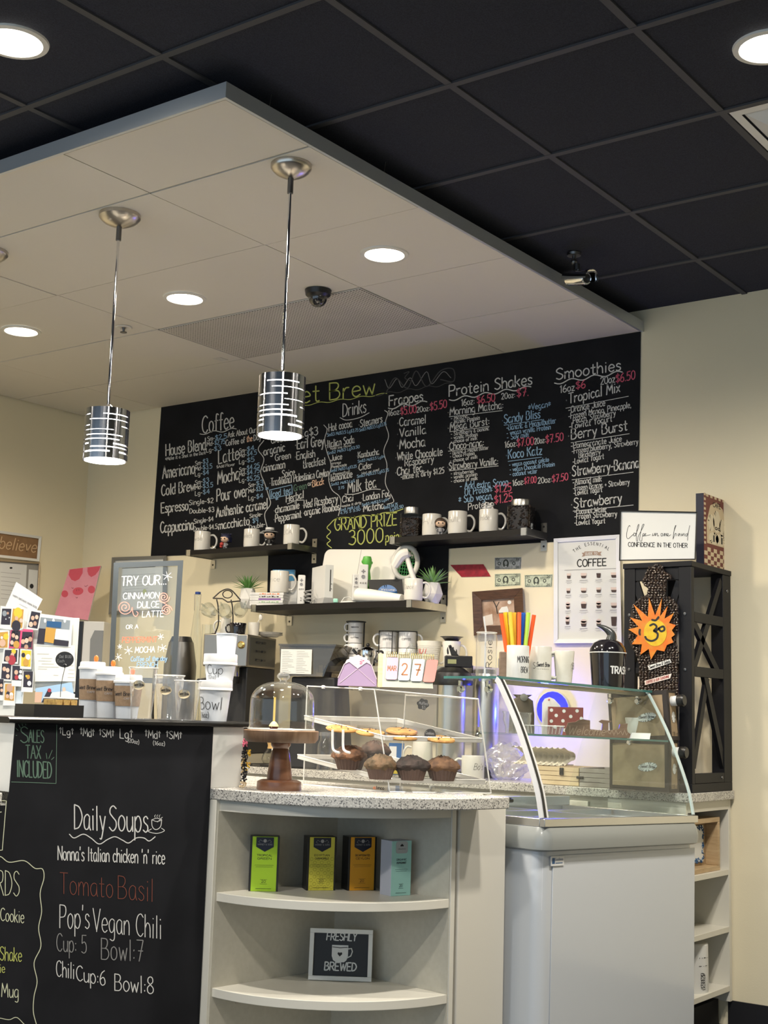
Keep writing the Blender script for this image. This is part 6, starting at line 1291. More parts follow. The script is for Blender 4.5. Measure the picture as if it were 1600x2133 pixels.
def tub(px, ybot, ytop, ylid, r0, r1, n, z, label, lid=True, txt=(), name='soup_tub'):
    p = onN(px, 1490, n); p.z = z; s = pxm(p); h = zpx(p.x, p.y, ytop)-z; hl = zpx(p.x, p.y, ylid)-z
    t = thing(name, label, 'tub', p, FACE); R0, R1 = r0*s, r1*s
    part('tub_body', MB().lathe([(0, .002), (R0*.95, .002), (R0, 0), (R1*.97, hl)]+([(R1+.0015, hl), (R1+.001, hl+.002), (R1*.93, hl), (R0*.93, .006), (0, .006)] if not lid else [(0, hl)]), 44), CUPW, t)
    if lid: part('lid', MB().lathe([(R1*.97, hl-.010), (R1*1.045, hl-.009), (R1*1.05, hl-.003), (R1*1.03, hl-.001), (R1*1.04, hl+.001), (R1*1.03, h-.002), (R1*1.0, h), (R1*.9, h), (R1*.88, h-.003), (0, h-.003)], 44), PLASTICW, t)
    b = MB()
    for tx, x0, x1, zz, hh, w in txt: cyltext(b, tx, R0+(R1-R0)*zz+.001, x0*s, x1*s, hl*zz, hh*s, w, R2=R0+(R1-R0)*min(1, zz+.3)+.001, z0=hl*zz, z1=hl*min(1, zz+.3))
    if txt: part('marker_lettering', b, INKM, t, smooth=0)
    return t, p, h
t, p, h1 = tub(446, 1498, 1418, 1432, 26, 34.5, -.03, ZBAR, 'white lidded tub marked Bowl at the bottom of the stack on the bar', txt=(('Bowl', -32, 19, .34, 25, .0022), ('(16oz)', -32, -8, .10, 11, .0016)))
t, p, h2 = tub(454, 1422, 1363, 1379, 27, 34, -.03, ZBAR+h1-.0025, 'white lidded tub marked Cup stacked on the bowl tub', txt=(('Cup', -25, 9, .36, 19, .0018), ('(12oz)', -24, -5, .12, 7, .0012)))
tub(465, 1364, 1321, 1321.5, 18.5, 22.5, -.03, ZBAR+h1+h2-.0045, 'small plain white paper cup topping the stack of tubs', False, name='tasting_cup')
# tray with bars, chalk tag
p0_, p1_ = onN(50, 1489, -.16), onN(159, 1489, -.16); e0_, e1_ = loc(p0_)[0], loc(p1_)[0]
t = thing('black_tray', 'shallow black tray of golden bars at the left end of the bar', 'tray', M=KF @ T(-.16, (e0_+e1_)/2-.005, ZBAR)); w_ = (e1_-e0_)/2-.005; ht_ = zpx(p0_.x, p0_.y, 1466)-ZBAR
b = MB(); b.box(-.055, .055, -w_, w_, 0, .004); b.box(.051, .055, -w_, w_, .004, ht_); b.box(-.055, -.051, -w_, w_, .004, ht_); b.box(-.051, .051, -w_, -w_+.004, .004, ht_); b.box(-.051, .051, w_-.004, w_, .004, ht_); part('tray_body', b, BLACK, t)
GOLD = mat('golden_bar', (.55, .36, .10), .6, noise=(90, (.30, .17, .05), 4)); WRAP = mat('clear_wrap_label', (.75, .72, .66), .4)
for k in range(3):
    q_ = thing('snack_bar', 'golden oat bar, %s of three in the black tray on the bar' % ['nearest the wall end', 'middle one', 'nearest the cups'][k], 'snack', M=KF @ T(-.155, (e0_+e1_)/2+w_*(.05+.30*k), ZBAR+.0045), group='golden bars in the black tray')
    part('bar', MB().box(-.04, .035, -w_*.13, w_*.13, 0, ht_+.013), GOLD, q_, bev=.003); part('wrapper_top', MB().box(-.042, .037, -w_*.135, w_*.135, ht_+.0135, ht_+.018), WRAP, q_, bev=.001)
pt = onN(127, 1460, -.155); pt.z = ZBAR+ht_*.6
pc = onF(131, 1373, (pt-EYE).dot(CF)); s = pxm(pc)
t = thing('chalk_tag', 'black oval chalk tag on a wire stand above the black tray', 'tag', (pt.x, pt.y, ZBAR+.0045), FACE)
zz = pc.z-ZBAR-.0045
part('oval', MB().lathe([(0, -.002), (1, -.002), (1, .002), (0, .002)], 32, None, T(2*s, 0, zz) @ Matrix(((19*s, 0, 0, 0), (0, 0, 1, 0), (0, 16.5*s, 0, 0), (0, 0, 0, 1)))), MATTEBLACK, t)
b = MB(); flattext(b, 'Oat $1.00', -9*s, 16*s, zz+3*s, 6*s, -.0027, .0012); flattext(b, 'Each', -12*s, 2*s, zz-6*s, 6*s, -.0027, .0010); part('lettering', b, DCH, t, smooth=0)
part('wire_stand', MB().tube(catmull([(0, 0, 0), (-.003, 0, zz*.4), (-.001, 0, zz*.62), (4*s, 0, zz-17*s), (7*s, -.003, zz-14*s), (5*s, -.004, zz-10*s), (1*s, -.004, zz-11*s), (1*s, -.003, zz-15*s), (4*s, -.002, zz-17.5*s)], 5), .0011, 6), DARKSTEEL, t)

# ------------------------------------------------------------------ cake stand with glass dome
WAL = woodmat('walnut_stand', (.10, .038, .018), (.21, .095, .05), 7, .3, (1, 1, 3), .3); WAL2 = woodmat('acacia_plate', (.12, .065, .035), (.24, .15, .09), 7, .4, (5, 1, 1))
p = onZ(581, 1645.5, ZC); s = pxm(p); h = lambda y: zpx(p.x, p.y, y)-ZC
t = thing('cake_stand', 'turned wooden cake stand with a glass dome on the granite corner', 'cake stand', (p.x, p.y, ZC), FACE)
part('base', MB().lathe([(0, 0), (46*s, 0), (47*s, .004), (46*s, h(1628)), (38*s, h(1624)), (27*s, h(1624)), (0, h(1624))], 44), WAL, t)
part('stem', MB().lathe([(26*s, h(1624)), (26.5*s, h(1618)), (20*s, h(1570)), (16.5*s, h(1559.5)), (16*s, h(1559)), (20.5*s, h(1553)), (21*s, h(1548)), (19*s, h(1545)), (0, h(1545))], 40), WAL, t)
zp0, zp1 = h(1546), h(1521)
part('plate', MB().lathe([(0, zp0), (72*s, zp0), (78*s, zp0+.012), (79*s, zp1-.002), (77*s, zp1), (0, zp1)], 60), WAL2, t)
hd = h(1420)-zp1; Rd = 69*s
dome = [(Rd+.003, zp1+.0005), (Rd+.001, zp1+.008), (Rd-.001, zp1+.012)]+[(Rd*(1-.02*a), zp1+.012+hd*.5*a) for a in (.3, .6, 1)]+[(Rd*.98*math.cos(k*math.pi/2/12)**.75, zp1+.012+hd*.5+(hd*.5-.012)*math.sin(k*math.pi/2/12)**1.0) for k in range(1, 12)]+[(.001, zp1+hd)]
gd = part('glass_dome', MB().lathe(dome, 60), CLEAR, t); part('dome_rim', MB().tube([((Rd+.001)*math.cos(a), (Rd+.001)*math.sin(a), zp1+.003) for a in [k*math.pi/28 for k in range(56)]], .0022, 6, closed=True), EDGEG, gd)
zk = zp1+hd; part('dome_knob', MB().lathe([(.012, zk-.002), (7*s, zk+.004), (13*s, zk+.012), (14*s, zk+.019), (10*s, zk+.028), (0, zk+.031)], 28), glassmat('solid_knob_glass', (.9, .92, .9), .02, .25, .9, 1.5, .08), gd)
t = thing('decorated_cupcake', 'tiny cupcake with a yellow candle under the glass dome', 'cake', (p.x, p.y, ZC+zp1+.0005), FACE)
part('cake', MB().lathe([(0, 0), (.012, 0), (.014, .012), (0, .013)], 20, None, T(-.025, 0, 0)), mat('dark_cake', (.10, .03, .02), .7), t)
part('icing', MB().lathe([(.016, .011), (.013, .018), (.008, .024), (0, .030)], 20, None, T(-.025, 0, 0)), mat('lemon_icing', (.75, .66, .28), .5), t); part('candle', MB().cyl(.0035, .027, .105, 10, None, T(-.025, 0, 0)), mat('yellow_candle', (.80, .55, .12), .5), t)

# ------------------------------------------------------------------ acrylic pastry case
FLb, FRb = onZ(812, 1650, ZC), onZ(1023, 1653, ZC); FLt, FRt = onF(780, 1436, 4.44), onF(996, 1456, 4.47)
BLt = onF(640, 1429, 4.70); BLb = BLt-Vector((0, 0, 1))*(BLt.z-ZC)
dd = FRb-FLb; BRb = BLb+dd; BRt = BLt+(FRt-FLt)
for v in (FLb, FRb, BLb, BRb): v.z += .0008
pc_ = thing('pastry_case', 'clear acrylic two tier pastry case of cookies and muffins on the granite corner', 'display case', FLb)
TH = .003
def sheet(nm, q, m=ACRY, th=TH):
    q = [Vector(v) for v in q]; n_ = (q[1]-q[0]).cross(q[2]-q[0]).normalized()*th/2
    return part(nm, MB().slab([v+n_ for v in q], [v-n_ for v in q]), m, pc_, world=True, smooth=0)
sheet('front_panel', [FLb, FRb, FRt, FLt]); sheet('end_panel', [BLb, FLb, FLt, BLt]); sheet('end_panel', [BRb, FRb, FRt, BRt]); sheet('top_panel', [FLt, FRt, BRt, BLt])
sheet('base_panel', [FLb, FRb, BRb, BLb])
def edge(nm, *pts, r=.0028, m=EDGEG): return part(nm, MB().tube(pts, r, 6), m, pc_, world=True)
for a_, b_ in ((FLb, FLt), (FRb, FRt), (BLb, BLt), (FLt, FRt), (BLt, FLt), (FLb, FRb), (BLb, FLb), (BRb, BRt), (FRt, BRt)): edge('polished_edge', a_, b_, r=.0024)
for u in (.25, .8): c_ = BLt.lerp(FLt, u); part('hinge_knob', MB().lathe([(0, -.006), (.006, -.006), (.007, .004), (0, .006)], 14, None, Matrix.Translation(c_)), EDGEG, pc_, world=True)
c_ = FLt.lerp(FRt, .02); part('hinge_knob', MB().ball(c_+Vector((0, 0, .004)), .010, n=14, k=8), CLEAR, pc_, world=True)
PLE = Plane(FLb, (BLb-FLb).cross(FLt-FLb)); 
def tray(y0, y1, x0, x1, nm, lab):
    a_, b_ = PLE.at(x0, y0), PLE.at(x1, y1)       # back, front on the left end panel
    v = dd*.985; off = dd*.007; a_ = a_+off; b_ = b_+off; c2, d2 = b_+v*.98, a_+v*.98
    up = (b_-a_).cross(v).normalized(); up = up if up.z > 0 else -up
    q = [a_, b_, c2, d2]
    tr = part(nm, MB().slab([w+up*.0015 for w in q], [w-up*.0015 for w in q]), ACRY, pc_, world=True, smooth=0, label=lab)
    L_ = MB()
    for k in range(4):
        w0, w1 = q[k], q[(k+1) % 4]; L_.slab([w0+up*.0016, w1+up*.0016, w1+up*.016, w0+up*.016], [w0+up*.0016+Vector((0, 0, .0)), w1+up*.0016, w1+up*.016, w0+up*.016]) if False else L_.tube([w0+up*.014, w1+up*.014], .002, 6)
        L_.slab([w0, w1, w1+up*.014, w0+up*.014], [w0-(w1-w0).cross(up).normalized()*.002, w1-(w1-w0).cross(up).normalized()*.002, w1+up*.014-(w1-w0).cross(up).normalized()*.002, w0+up*.014-(w1-w0).cross(up).normalized()*.002])
    part('tray_lip', L_, EDGEG, tr, world=True)
    return a_, b_, v, up
TU = tray(1499, 1542, 632, 800, 'tray', 'clear upper tray'); TL = tray(1580, 1630, 618, 806, 'tray', 'clear lower tray')
def ontray(tr, px, py):
    pl = Plane(tr[0], tr[3]); return pl.at(px, py, .0022), tr[3]
COOK = mat('cookie_dough', (.47, .26, .075), .75, noise=(60, (.34, .17, .045), 4), bump=(140, .6)); CHIP = mat('chocolate_chip', (.04, .018, .01), .4)
def tilted(P, up, a=0.0):
    q = Vector((0, 0, 1)).rotation_difference(up).to_matrix().to_4x4(); return Matrix.Translation(P) @ q @ rotz(a)
CKN = 0
def cookie(px, py, r, label, lift=0):
    global CKN; CKN += 1
    P, up = ontray(TU, px, py); P = P+up*lift; rg = random.Random(CKN*7); t = thing('cookie', label, 'cookie', M=tilted(P, up, rg.uniform(0, 6)), group='cookies on the upper tray')
    b = MB(); vs = []; fs = []; nn = 28
    prof = [(.2, 0), (.93, 0), (1.0, .35), (.95, .75), (.7, 1.0), (.4, 1.0), (.12, 1.02)]
    for rr, zz in prof:
        for k in range(nn): a = 2*math.pi*k/nn; w = 1+.03*math.sin(3*a+CKN)+.02*math.sin(7*a+2*CKN); vs.append((r*rr*w*math.cos(a), r*rr*w*math.sin(a), .012*zz*(1+.08*math.sin(5*a+rr*9))))
    for j in range(len(prof)-1):
        for k in range(nn): fs.append((j*nn+k, j*nn+(k+1) % nn, (j+1)*nn+(k+1) % nn, (j+1)*nn+k))
    fs += [tuple(range(nn))[::-1], tuple((len(prof)-1)*nn+k for k in range(nn))]
    b.add(vs, fs); part('biscuit', b, COOK, t)
    b = MB()
    for k in range(9): a = rg.uniform(0, 6.28); q = r*math.sqrt(rg.random())*.8; b.ball((q*math.cos(a), q*math.sin(a), .0125), rg.uniform(.002, .0042), n=7, k=4, sz=.6)
    part('chocolate_chips', b, CHIP, t)
cookie(712, 1521, .054, 'golden chip cookie at the far left of the upper tray'); cookie(771, 1529, .050, 'golden chip cookie second from left on the upper tray')
cookie(838, 1537, .056, 'golden chip cookie lying under another at the middle of the upper tray'); cookie(836, 1535, .054, 'golden chip cookie stacked on top of another, middle of the upper tray', .0135)
cookie(918, 1543, .048, 'golden chip cookie behind the oval chalk tag at right of the upper tray')
LINER = mat('brown_muffin_liner', (.085, .050, .038), .7); 
def muffin(px, py, label, col, col2, r=.044, oats=False, zoff=0):
    P, up = ontray(TL, px, py); rg = random.Random(px); t = thing('muffin', label, 'muffin', M=frame(P+Vector((0, 0, .006+zoff)), FACE), group='muffins on the lower tray')
    b = MB(); vs = []; n_ = 48
    for rr, zz in ((r*.70, 0), (r*.95, .040)):
        for k in range(n_): a = 2*math.pi*k/n_; w = rr*(1+.035*(-1)**k); vs.append((w*math.cos(a), w*math.sin(a), zz+(.0025*(-1)**k if zz else 0)))
    b.add(vs, [(k, (k+1) % n_, n_+(k+1) % n_, n_+k) for k in range(n_)]+[tuple(range(n_))[::-1]]); part('pleated_liner', b, LINER, t, smooth=0)
    b = MB(); vs = []; fs = []; nn = 32; prof = [(.80, .030), (.98, .035), (1.10, .042), (1.08, .050), (.93, .060), (.66, .070), (.34, .077), (.08, .079)]
    for rr, zz in prof:
        for k in range(nn): a = 2*math.pi*k/nn; w = 1+.05*math.sin(3*a+px)+.04*math.sin(8*a+zz*200); vs.append((r*rr*w*math.cos(a), r*rr*w*math.sin(a), zz+(.0035*math.sin(5*a+rr*12+px)+.002*math.sin(11*a-rr*25)+rg.uniform(-.0018, .0018))*(1 if rr < 1.02 else .4)))
    for j in range(len(prof)-1):
        for k in range(nn): fs.append((j*nn+k, j*nn+(k+1) % nn, (j+1)*nn+(k+1) % nn, (j+1)*nn+k))
    fs.append(tuple((len(prof)-1)*nn+k for k in range(nn))); b.add(vs, fs)
    part('muffin_top', b, mat('muffin_'+str(px), col, .8, noise=(45, col2, 5), bump=(70, 1.0)), t)
    if oats:
        b = MB()
        for k in range(90): a = rg.uniform(0, 6.28); q = math.sqrt(rg.random()); z = .077-.036*q*q; b.ball((r*q*math.cos(a), r*q*math.sin(a), z+.002), rg.uniform(.0018, .0036), n=6, k=4, sz=.6)
        part('oat_topping', b, mat('toasted_oats', (.36, .20, .09), .8, noise=(50, (.22, .11, .05))), t)
muffin(728, 1607, 'light brown muffin at the left of the lower tray', (.18, .080, .034), (.055, .025, .012), .056)
muffin(780, 1601, 'darker brown muffin behind the middle of the lower tray', (.09, .045, .03), (.035, .018, .012), .049, zoff=.008)
muffin(792, 1627, 'brown muffin with greenish crust at the front middle of the lower tray', (.13, .075, .036), (.06, .04, .018), .050)
muffin(857, 1629, 'dark chocolate muffin beside the oat topped one', (.028, .015, .011), (.012, .007, .005), .054)
muffin(921, 1630, 'oat crumb topped muffin at the right of the lower tray', (.13, .065, .028), (.07, .034, .016), .054, True)
PF = Plane(FLb, (FRb-FLb).cross(FLt-FLb)); PF = PF if PF.n.dot(EYE-FLb) > 0 else Plane(FLb, -PF.n)
def chalktag(px, py, rx, ry, lines, label, zig):
    c_ = PF.at(px, py, .004); t = thing('chalk_tag', label, 'tag', c_, FACE); n_ = 36; out = []; s = pxm(c_)
    for k in range(n_): a = 2*math.pi*k/n_; w = 1+(.10*math.sin(6*a) if zig else 0); out.append((px+rx*w*math.cos(a), py+ry*w*math.sin(a)))
    part('plate', MB().slab([PF.at(a, b, .0045) for a, b in out], [PF.at(a, b, .0023) for a, b in out]), MATTEBLACK, t, world=True, smooth=0)
    i = Ink(PF, .0050)
    for tx, x0, y0, x1, y1, hh in lines: i.text(DCH, tx, x0, y0, x1, y1, hh, .9)
    i.done('lettering', t)
chalktag(881, 1467, 12, 11.5, (('Muffins', 873, 1467, 891, 1469, 6), ('$3', 879, 1476, 886, 1477, 6)), 'black wavy edged tag reading muffins on the pastry case', True)
chalktag(896, 1531, 12, 13, (('Cookies', 887, 1529, 904, 1531, 6), ('$2', 891, 1541, 900, 1542, 8)), 'black oval tag reading cookies on the pastry case', False)
i = Ink(PF, .0022); i.text(ORG, 'c', 783, 1644, 787, 1644.5, 6, 1.1); i.text(INKM, 'linco', 788, 1644.5, 802, 1645.5, 6, 1.0)
PLEo = PLE if PLE.n.dot(EYE-FLb) > 0 else Plane(FLb, -PLE.n); i.pl = PLEo; i.mb = {}; i.text(ORG, 'c', 778, 1643, 783, 1643.5, 6.5, 1.2); i.text(INKM, 'linco', 784, 1643.5, 800, 1645, 6.5, 1.1); i.done('maker_mark', pc_)
# bent white tubes that hold the upper tray
for px in (693, 715):
    q_ = [PLE.at(px, 1520, -.10), PLE.at(px, 1556, -.10), PLE.at(px+5, 1565, -.10), PLE.at(px+14, 1568, -.10)]; part('bent_support', MB().tube(catmull(q_, 4), .0042, 8), PLASTICW, pc_, world=True)
# things on top of the case: card holder and flip calendar
LIL = mat('lilac_plastic', (.33, .235, .37), .45); LILP = mat('pale_pink_rim', (.58, .44, .50), .45)
zt_ = (FLt.z+BLt.z)/2+.002
p = onF(744, 1431, 4.56); p.z = zt_+.004; s = pxm(p)
t = thing('envelope_card_holder', 'lilac envelope shaped card holder on top of the pastry case', 'card holder', p, FACE)
E_ = [(-41, 0), (41, 0), (40, 16), (28, 45), (18, 50), (0, 38), (-18, 50), (-28, 45), (-40, 16)]
part('front', MB().prism([(x*s, z*s) for x, z in E_[:5]+[(0, 36)]+E_[6:]], -.002, .002, None, T(0, -.012, 0) @ RX(math.radians(90))), LIL, t, bev=.001)
part('back', MB().prism([(x*s, z*s) for x, z in [(-41, 0), (41, 0), (38, 22), (24, 54), (0, 66), (-24, 54), (-38, 22)]], -.002, .002, None, T(0, .014, 0) @ RX(math.radians(90))), LILP, t, bev=.001)
part('floor', MB().box(-40*s, 40*s, -.010, .012, 0, .004), LIL, t)
part('rim_line', MB().tube([(x*s, -.0148, z*s) for x, z in [(-40, 16), (-28, 45), (-18, 50), (0, 37), (18, 50), (28, 45), (40, 16)]], .0016, 6), LILP, t); part('flap_line', MB().tube([(-36*s, -.0146, 6*s), (0, -.0146, 36*s), (36*s, -.0146, 6*s)], .0009, 5), LILP, t)
p2 = p+Vector((0, 0, .0045))
c_ = thing('business_card', 'white card with pink script standing in the lilac holder', 'card', p2, FACE); part('card', MB().box(-18*s, 17*s, -.0005, .0005, 0, 58*s), PAPER, c_)
b = MB(); ribbon(b, [(8*s+4*s*math.sin(q*.9)+2*s*math.sin(q*.37), 28*s+q*.62*s) for q in range(42)], .0016, lambda a, z: Vector((a, -.0009, z))); part('script', b, mat('pink_script', (.5, .05, .14), .5), c_, smooth=0)
b = MB()
for k in range(6): b.box((-14+.0*k)*s, (-4+.5*k % 3)*s, -.0008, -.0006, (22+4*k)*s, (22.8+4*k)*s)
part('fine_print', b, GREYINK, c_)
p = onF(850, 1438, 4.56); p.z = zt_+.004; s = pxm(p)
t = thing('flip_calendar', 'wooden desk flip calendar showing MAR 27 on gold rings', 'calendar', p, FACE)
PINE = woodmat('pale_pine', (.46, .33, .16), (.56, .43, .24), 8); FROST = mat('frosted_front', (.36, .38, .32), .5)
hc = 70*s
part('easel_side', MB().prism([(-.02, 0), (.06, 0), (.03, hc), (.024, hc)], -64*s, -54*s, None, Matrix(((0, 0, 1, 0), (1, 0, 0, 0), (0, 1, 0, 0), (0, 0, 0, 1)))), PINE, t)
part('easel_back', MB().hexa([(-60*s, .056, 0), (40*s, .056, 0), (40*s, .06, 0), (-60*s, .06, 0)], [(-54*s, .026, hc), (40*s, .026, hc), (40*s, .03, hc), (-54*s, .03, hc)]), PINE, t)
lean = lambda z: -.02+.044*z/hc
part('easel_front', MB().hexa([(-54*s, -.02, 0), (52*s, -.02, 0), (52*s, -.016, 0), (-54*s, -.016, 0)], [(-54*s, lean(hc), hc), (44*s, lean(hc), hc), (44*s, lean(hc)+.004, hc), (-54*s, lean(hc)+.004, hc)]), FROST, t)
MA = RX(-math.atan2(.044, hc))
cols = [(mat('pad_lilac', (.44, .30, .40), .6), 'MAR', 11, 1.5), (mat('pad_pale_blue', (.46, .52, .62), .6), '2', 25, 3.0), (mat('pad_white_blue', (.52, .56, .63), .6), '7', 25, 3.0), (mat('pad_coral', (.66, .22, .19), .6), '', 0, 0)]
BRZ = mat('bronze_digit', (.30, .12, .04), .45); GLD = mat('gold_wire', (.80, .58, .18), .25, 1)
for k, (m_, tx, hh, w) in enumerate(cols):
    x0 = (-48+26*k)*s; sh = [5, 8, 12, 16][k]*s*.5; z1 = hc-3*s-k*1.0*s; z0 = z1-50*s; y_ = lambda z: lean(z)-.0045
    Mx = T(x0+12*s+sh*.5, -.0265-.0003, 0) @ T(0, 0.002, 0) @ MA
    b = MB(); zc_ = (z0+z1)/2; b.prism(rrect(24*s, 50*s, 4*s, 4, 0, zc_), -.0012, .0012, None, Mx @ RX(math.radians(90)) @ Matrix(((1, .10+.04*k-.06, 0, -.0), (0, 1, 0, 0), (0, 0, 1, 0), (0, 0, 0, 1))) @ T(-(.04+.04*k)*zc_, 0, 0)) ; pad = part('page_pad', b, m_, t)
    if tx:
        b = MB(); st, W_ = strokes(tx); wd = (18 if k == 0 else 12)*s
        for q_ in st: ribbon(b, [((a_/W_-.5)*wd, zc_-hh*s/2+bb*hh*s/10) for a_, bb in [(v[0], v[1]) for v in (catmull([Vector(v) for v in q_], 3) if len(q_) > 2 else q_)]], w*s, lambda x, y: Mx @ Vector((x, -.0018, y)))
        part('digit' if k else 'month_lettering', b, BRZ, pad, smooth=0)
    b = MB()
    for j in range(6): xx = x0+(2+4*j)*s; b.tube([(xx, lean(hc)-.008+.008*math.cos(a), hc-1*s-k*1.0*s+.009*math.sin(a)) for a in [q*math.pi/6 for q in range(12)]], .0011, 5, closed=True)
    part('gold_rings', b, GLD, t)

# ------------------------------------------------------------------ beaded charm beside the raised wall
p = onZ(507, 1641, ZC); s = pxm(p)
t = thing('beaded_charm', 'beaded hanging charm in black, yellow and pink beside the cake stand', 'ornament', (p.x, p.y, ZC), FACE)
rg = random.Random(5)
for nm, x0, x1, y0, y1, m_, n_ in (('black_beads', -6, 6, 14, 84, BLACK, 150), ('pink_beads', -5, 4, 85, 100, mat('pink_bead', (.72, .16, .24), .3), 40), ('yellow_beads', 4, 12, 36, 78, mat('yellow_bead', (.85, .52, .04), .3), 50), ('cream_beads', -8, 6, 0, 14, mat('cream_bead', (.70, .56, .36), .3), 40), ('gold_beads', -6, -1, 30, 60, mat('tan_bead', (.66, .46, .2), .3), 26)):
    b = MB()
    for k in range(n_):
        z = rg.uniform(y0, y1)
        if nm == 'yellow_beads' and 52 < z < 66: continue
        b.ball((rg.uniform(x0, x1)*s, rg.uniform(-5, 5)*s, max(z*s, 1.8*s)), 1.7*s, n=7, k=5)
    part(nm, b, m_, t)
part('cord', MB().tube([(0, 0, 0.001), (0, 0, 100*s)], .002, 6), BLACK, t)

# ------------------------------------------------------------------ tea boxes and sign on the curved shelves
NAVYL = mat('navy_label', (.008, .012, .030), .4)
def teabox(px, py, a, w, d, h, face, side, title, label, mint=False, pattern=None):
    p = onZ(px, py, ZS1); s = pxm(p); w, d, h = w*s, d*s, h*s
    t = thing('tea_box', label, 'tea box', p, FACE+a, 'tea boxes on the upper curved shelf')
    part('carton', MB().box(-w/2, w/2, 0, d, 0, h), side, t, bev=.0008)
    fx = w*.43 if not mint else w*.5
    part('front_face', MB().box(-fx, fx, -.0012, -.0001, .0008, h-.0008), face, t)
    b = MB(); y = -.0022
    if pattern:
        pt_ = MB()
        for j in range(9):
            for i_ in range(4):
                cx, cz = -fx*.82+fx*.55*i_+(fx*.27 if j % 2 else 0), h*(.06+.066*j)
                if abs(cx) < fx*.9: pt_.tube([(cx+.0055*math.cos(q*math.pi/3), -.0016, cz+.0055*math.sin(q*math.pi/3)) for q in range(6)], .0004, 4, closed=True)
        part('hexagon_pattern', pt_, pattern, t)
    if not mint:
        b.prism([(-w*.30, h*.985), (-w*.30, h*.81), (0, h*.72), (w*.30, h*.81), (w*.30, h*.985)], .0013, .0022, None, RX(math.radians(90))); lb = part('navy_label', b, NAVYL, t)
        b = MB(); flattext(b, 'HARNEY & SONS', -w*.25, w*.25, h*.84, h*.028, -.0026, .0006); b.ball((0, -.0023, h*.92), w*.06, n=10, k=6, sy=.15)
        for s_ in (-1, 1): b.tube([(s_*w*.08, -.0024, h*.91), (s_*w*.16, -.0024, h*.94), (s_*w*.22, -.0024, h*.90), (s_*w*.17, -.0024, h*.885)], .0006, 5)
        part('crest_print', b, GREYINK, lb, smooth=0)
    else:
        b.prism(rrect(w*.6, h*.22, w*.1, 4, 0, h*.88), .0013, .0022, None, RX(math.radians(90))); lb = part('grey_label', b, mat('grey_label', (.42, .44, .44), .5), t)
        b = MB(); b.ball((0, -.0024, h*.92), w*.05, n=8, k=5, sy=.2).ball((-w*.05, -.0024, h*.91), w*.035, n=8, k=5, sy=.2).ball((w*.05, -.0024, h*.91), w*.035, n=8, k=5, sy=.2); flattext(b, 'ORGANIC', -w*.2, w*.2, h*.84, h*.02, -.0026, .0005); part('leaf_mark', b, INKM, lb, smooth=0)
    b = MB(); y = -.0018
    flattext(b, title[0], -w*.26, w*.26, h*.64, h*.034, y, .0010); flattext(b, title[1], -w*.24, w*.24, h*.58, h*.034, y, .0010)
    for k in range(2): b.box(-w*.32+k*.003, w*.32-k*.003, y-.0001, y, h*(.475-.03*k), h*(.479-.03*k))
    flattext(b, '20', -w*.07, w*.07, h*.16, h*.045, y, .0011); b.box(-w*.12, w*.12, y-.0001, y, h*.215, h*.219); b.box(-w*.12, w*.12, y-.0001, y, h*.135, h*.139); b.box(-w*.27, w*.27, y-.0001, y, h*.05, h*.056)
    part('front_print', b, INKM if not mint else NAVYL, t, smooth=0)
BKC = mat('black_tea_carton', (.012, .011, .011), .35)
teabox(548, 1857, .10, 61, 38, 112, mat('lime_green_card', (.38, .62, .02), .5), BKC, ('TROPICAL', 'GREEN'), 'lime green faced tea box, leftmost on the upper curved shelf')
teabox(668, 1855, .26, 62, 42, 109, mat('yellow_card', (.62, .56, .06), .5), BKC, ('EGYPTIAN', 'CHAMOMILE'), 'yellow patterned tea box beside the orange one', pattern=mat('olive_line', (.36, .32, .03), .5))
teabox(753, 1855, .34, 62, 42, 109, mat('orange_card', (.72, .33, .015), .5), BKC, ('DECAFFEINATED', 'CEYLON'), 'orange tea box beside the mint one')
teabox(834, 1866, .60, 50, 40, 112, mat('mint_card', (.36, .66, .60), .5), mat('pale_lilac_carton', (.50, .52, .60), .5), ('ORGANIC', 'PEPPERMINT'), 'mint green tea box with pale side, rightmost on the curved shelf', True)
p = onZ(708, 2043, ZS2); s = pxm(p); M = frame((p.x, p.y, ZS2+.0005), FACE-.03) @ RX(math.radians(-7))
t = thing('freshly_brewed_sign', 'white framed black sign with white mug print on the lower curved shelf', 'sign', M=M)
w_, h_ = 66*s, 103*s; f_ = 9*s
b = MB(); b.box(-w_, w_, -.012, .010, 0, f_); b.box(-w_, w_, -.012, .010, h_-f_, h_); b.box(-w_, -w_+f_, -.012, .010, f_, h_-f_); b.box(w_-f_, w_, -.012, .010, f_, h_-f_); part('frame', b, PAINTW, t, bev=.001)
part('black_panel', MB().box(-w_+f_, w_-f_, -.003, .002, f_, h_-f_), mat('black_sign_card', (.010, .011, .014), .5), t)
b = MB(); y = -.0038
flattext(b, 'FRESHLY', -31*s, 31*s, h_*.775, 15*s, y, 2.3*s, slant=.1); flattext(b, 'BREWED', -33*s, 33*s, h_*.195, 16*s, y, 2.6*s, slant=.06); part('lettering', b, PAPER, t, smooth=0)
b = MB(); b.prism([(x*s, h_*.5+z*s) for x, z in [(-19, 19), (-19, -3), (-16, -11), (-10, -15), (7, -15), (12, -11), (15, -3), (15, 19)]], -y-.0009, -y-.0001, None, RX(math.radians(90)))
b.tube([(x*s, y+.0003, h_*.5+z*s) for x, z in [(15, 12), (22, 13), (24, 7), (21, -2), (13, -6)]], 1.3*s, 6); mg = part('mug_print', b, PAPER, t)
b = MB(); hs = 5*s; cz = h_*.5+1*s
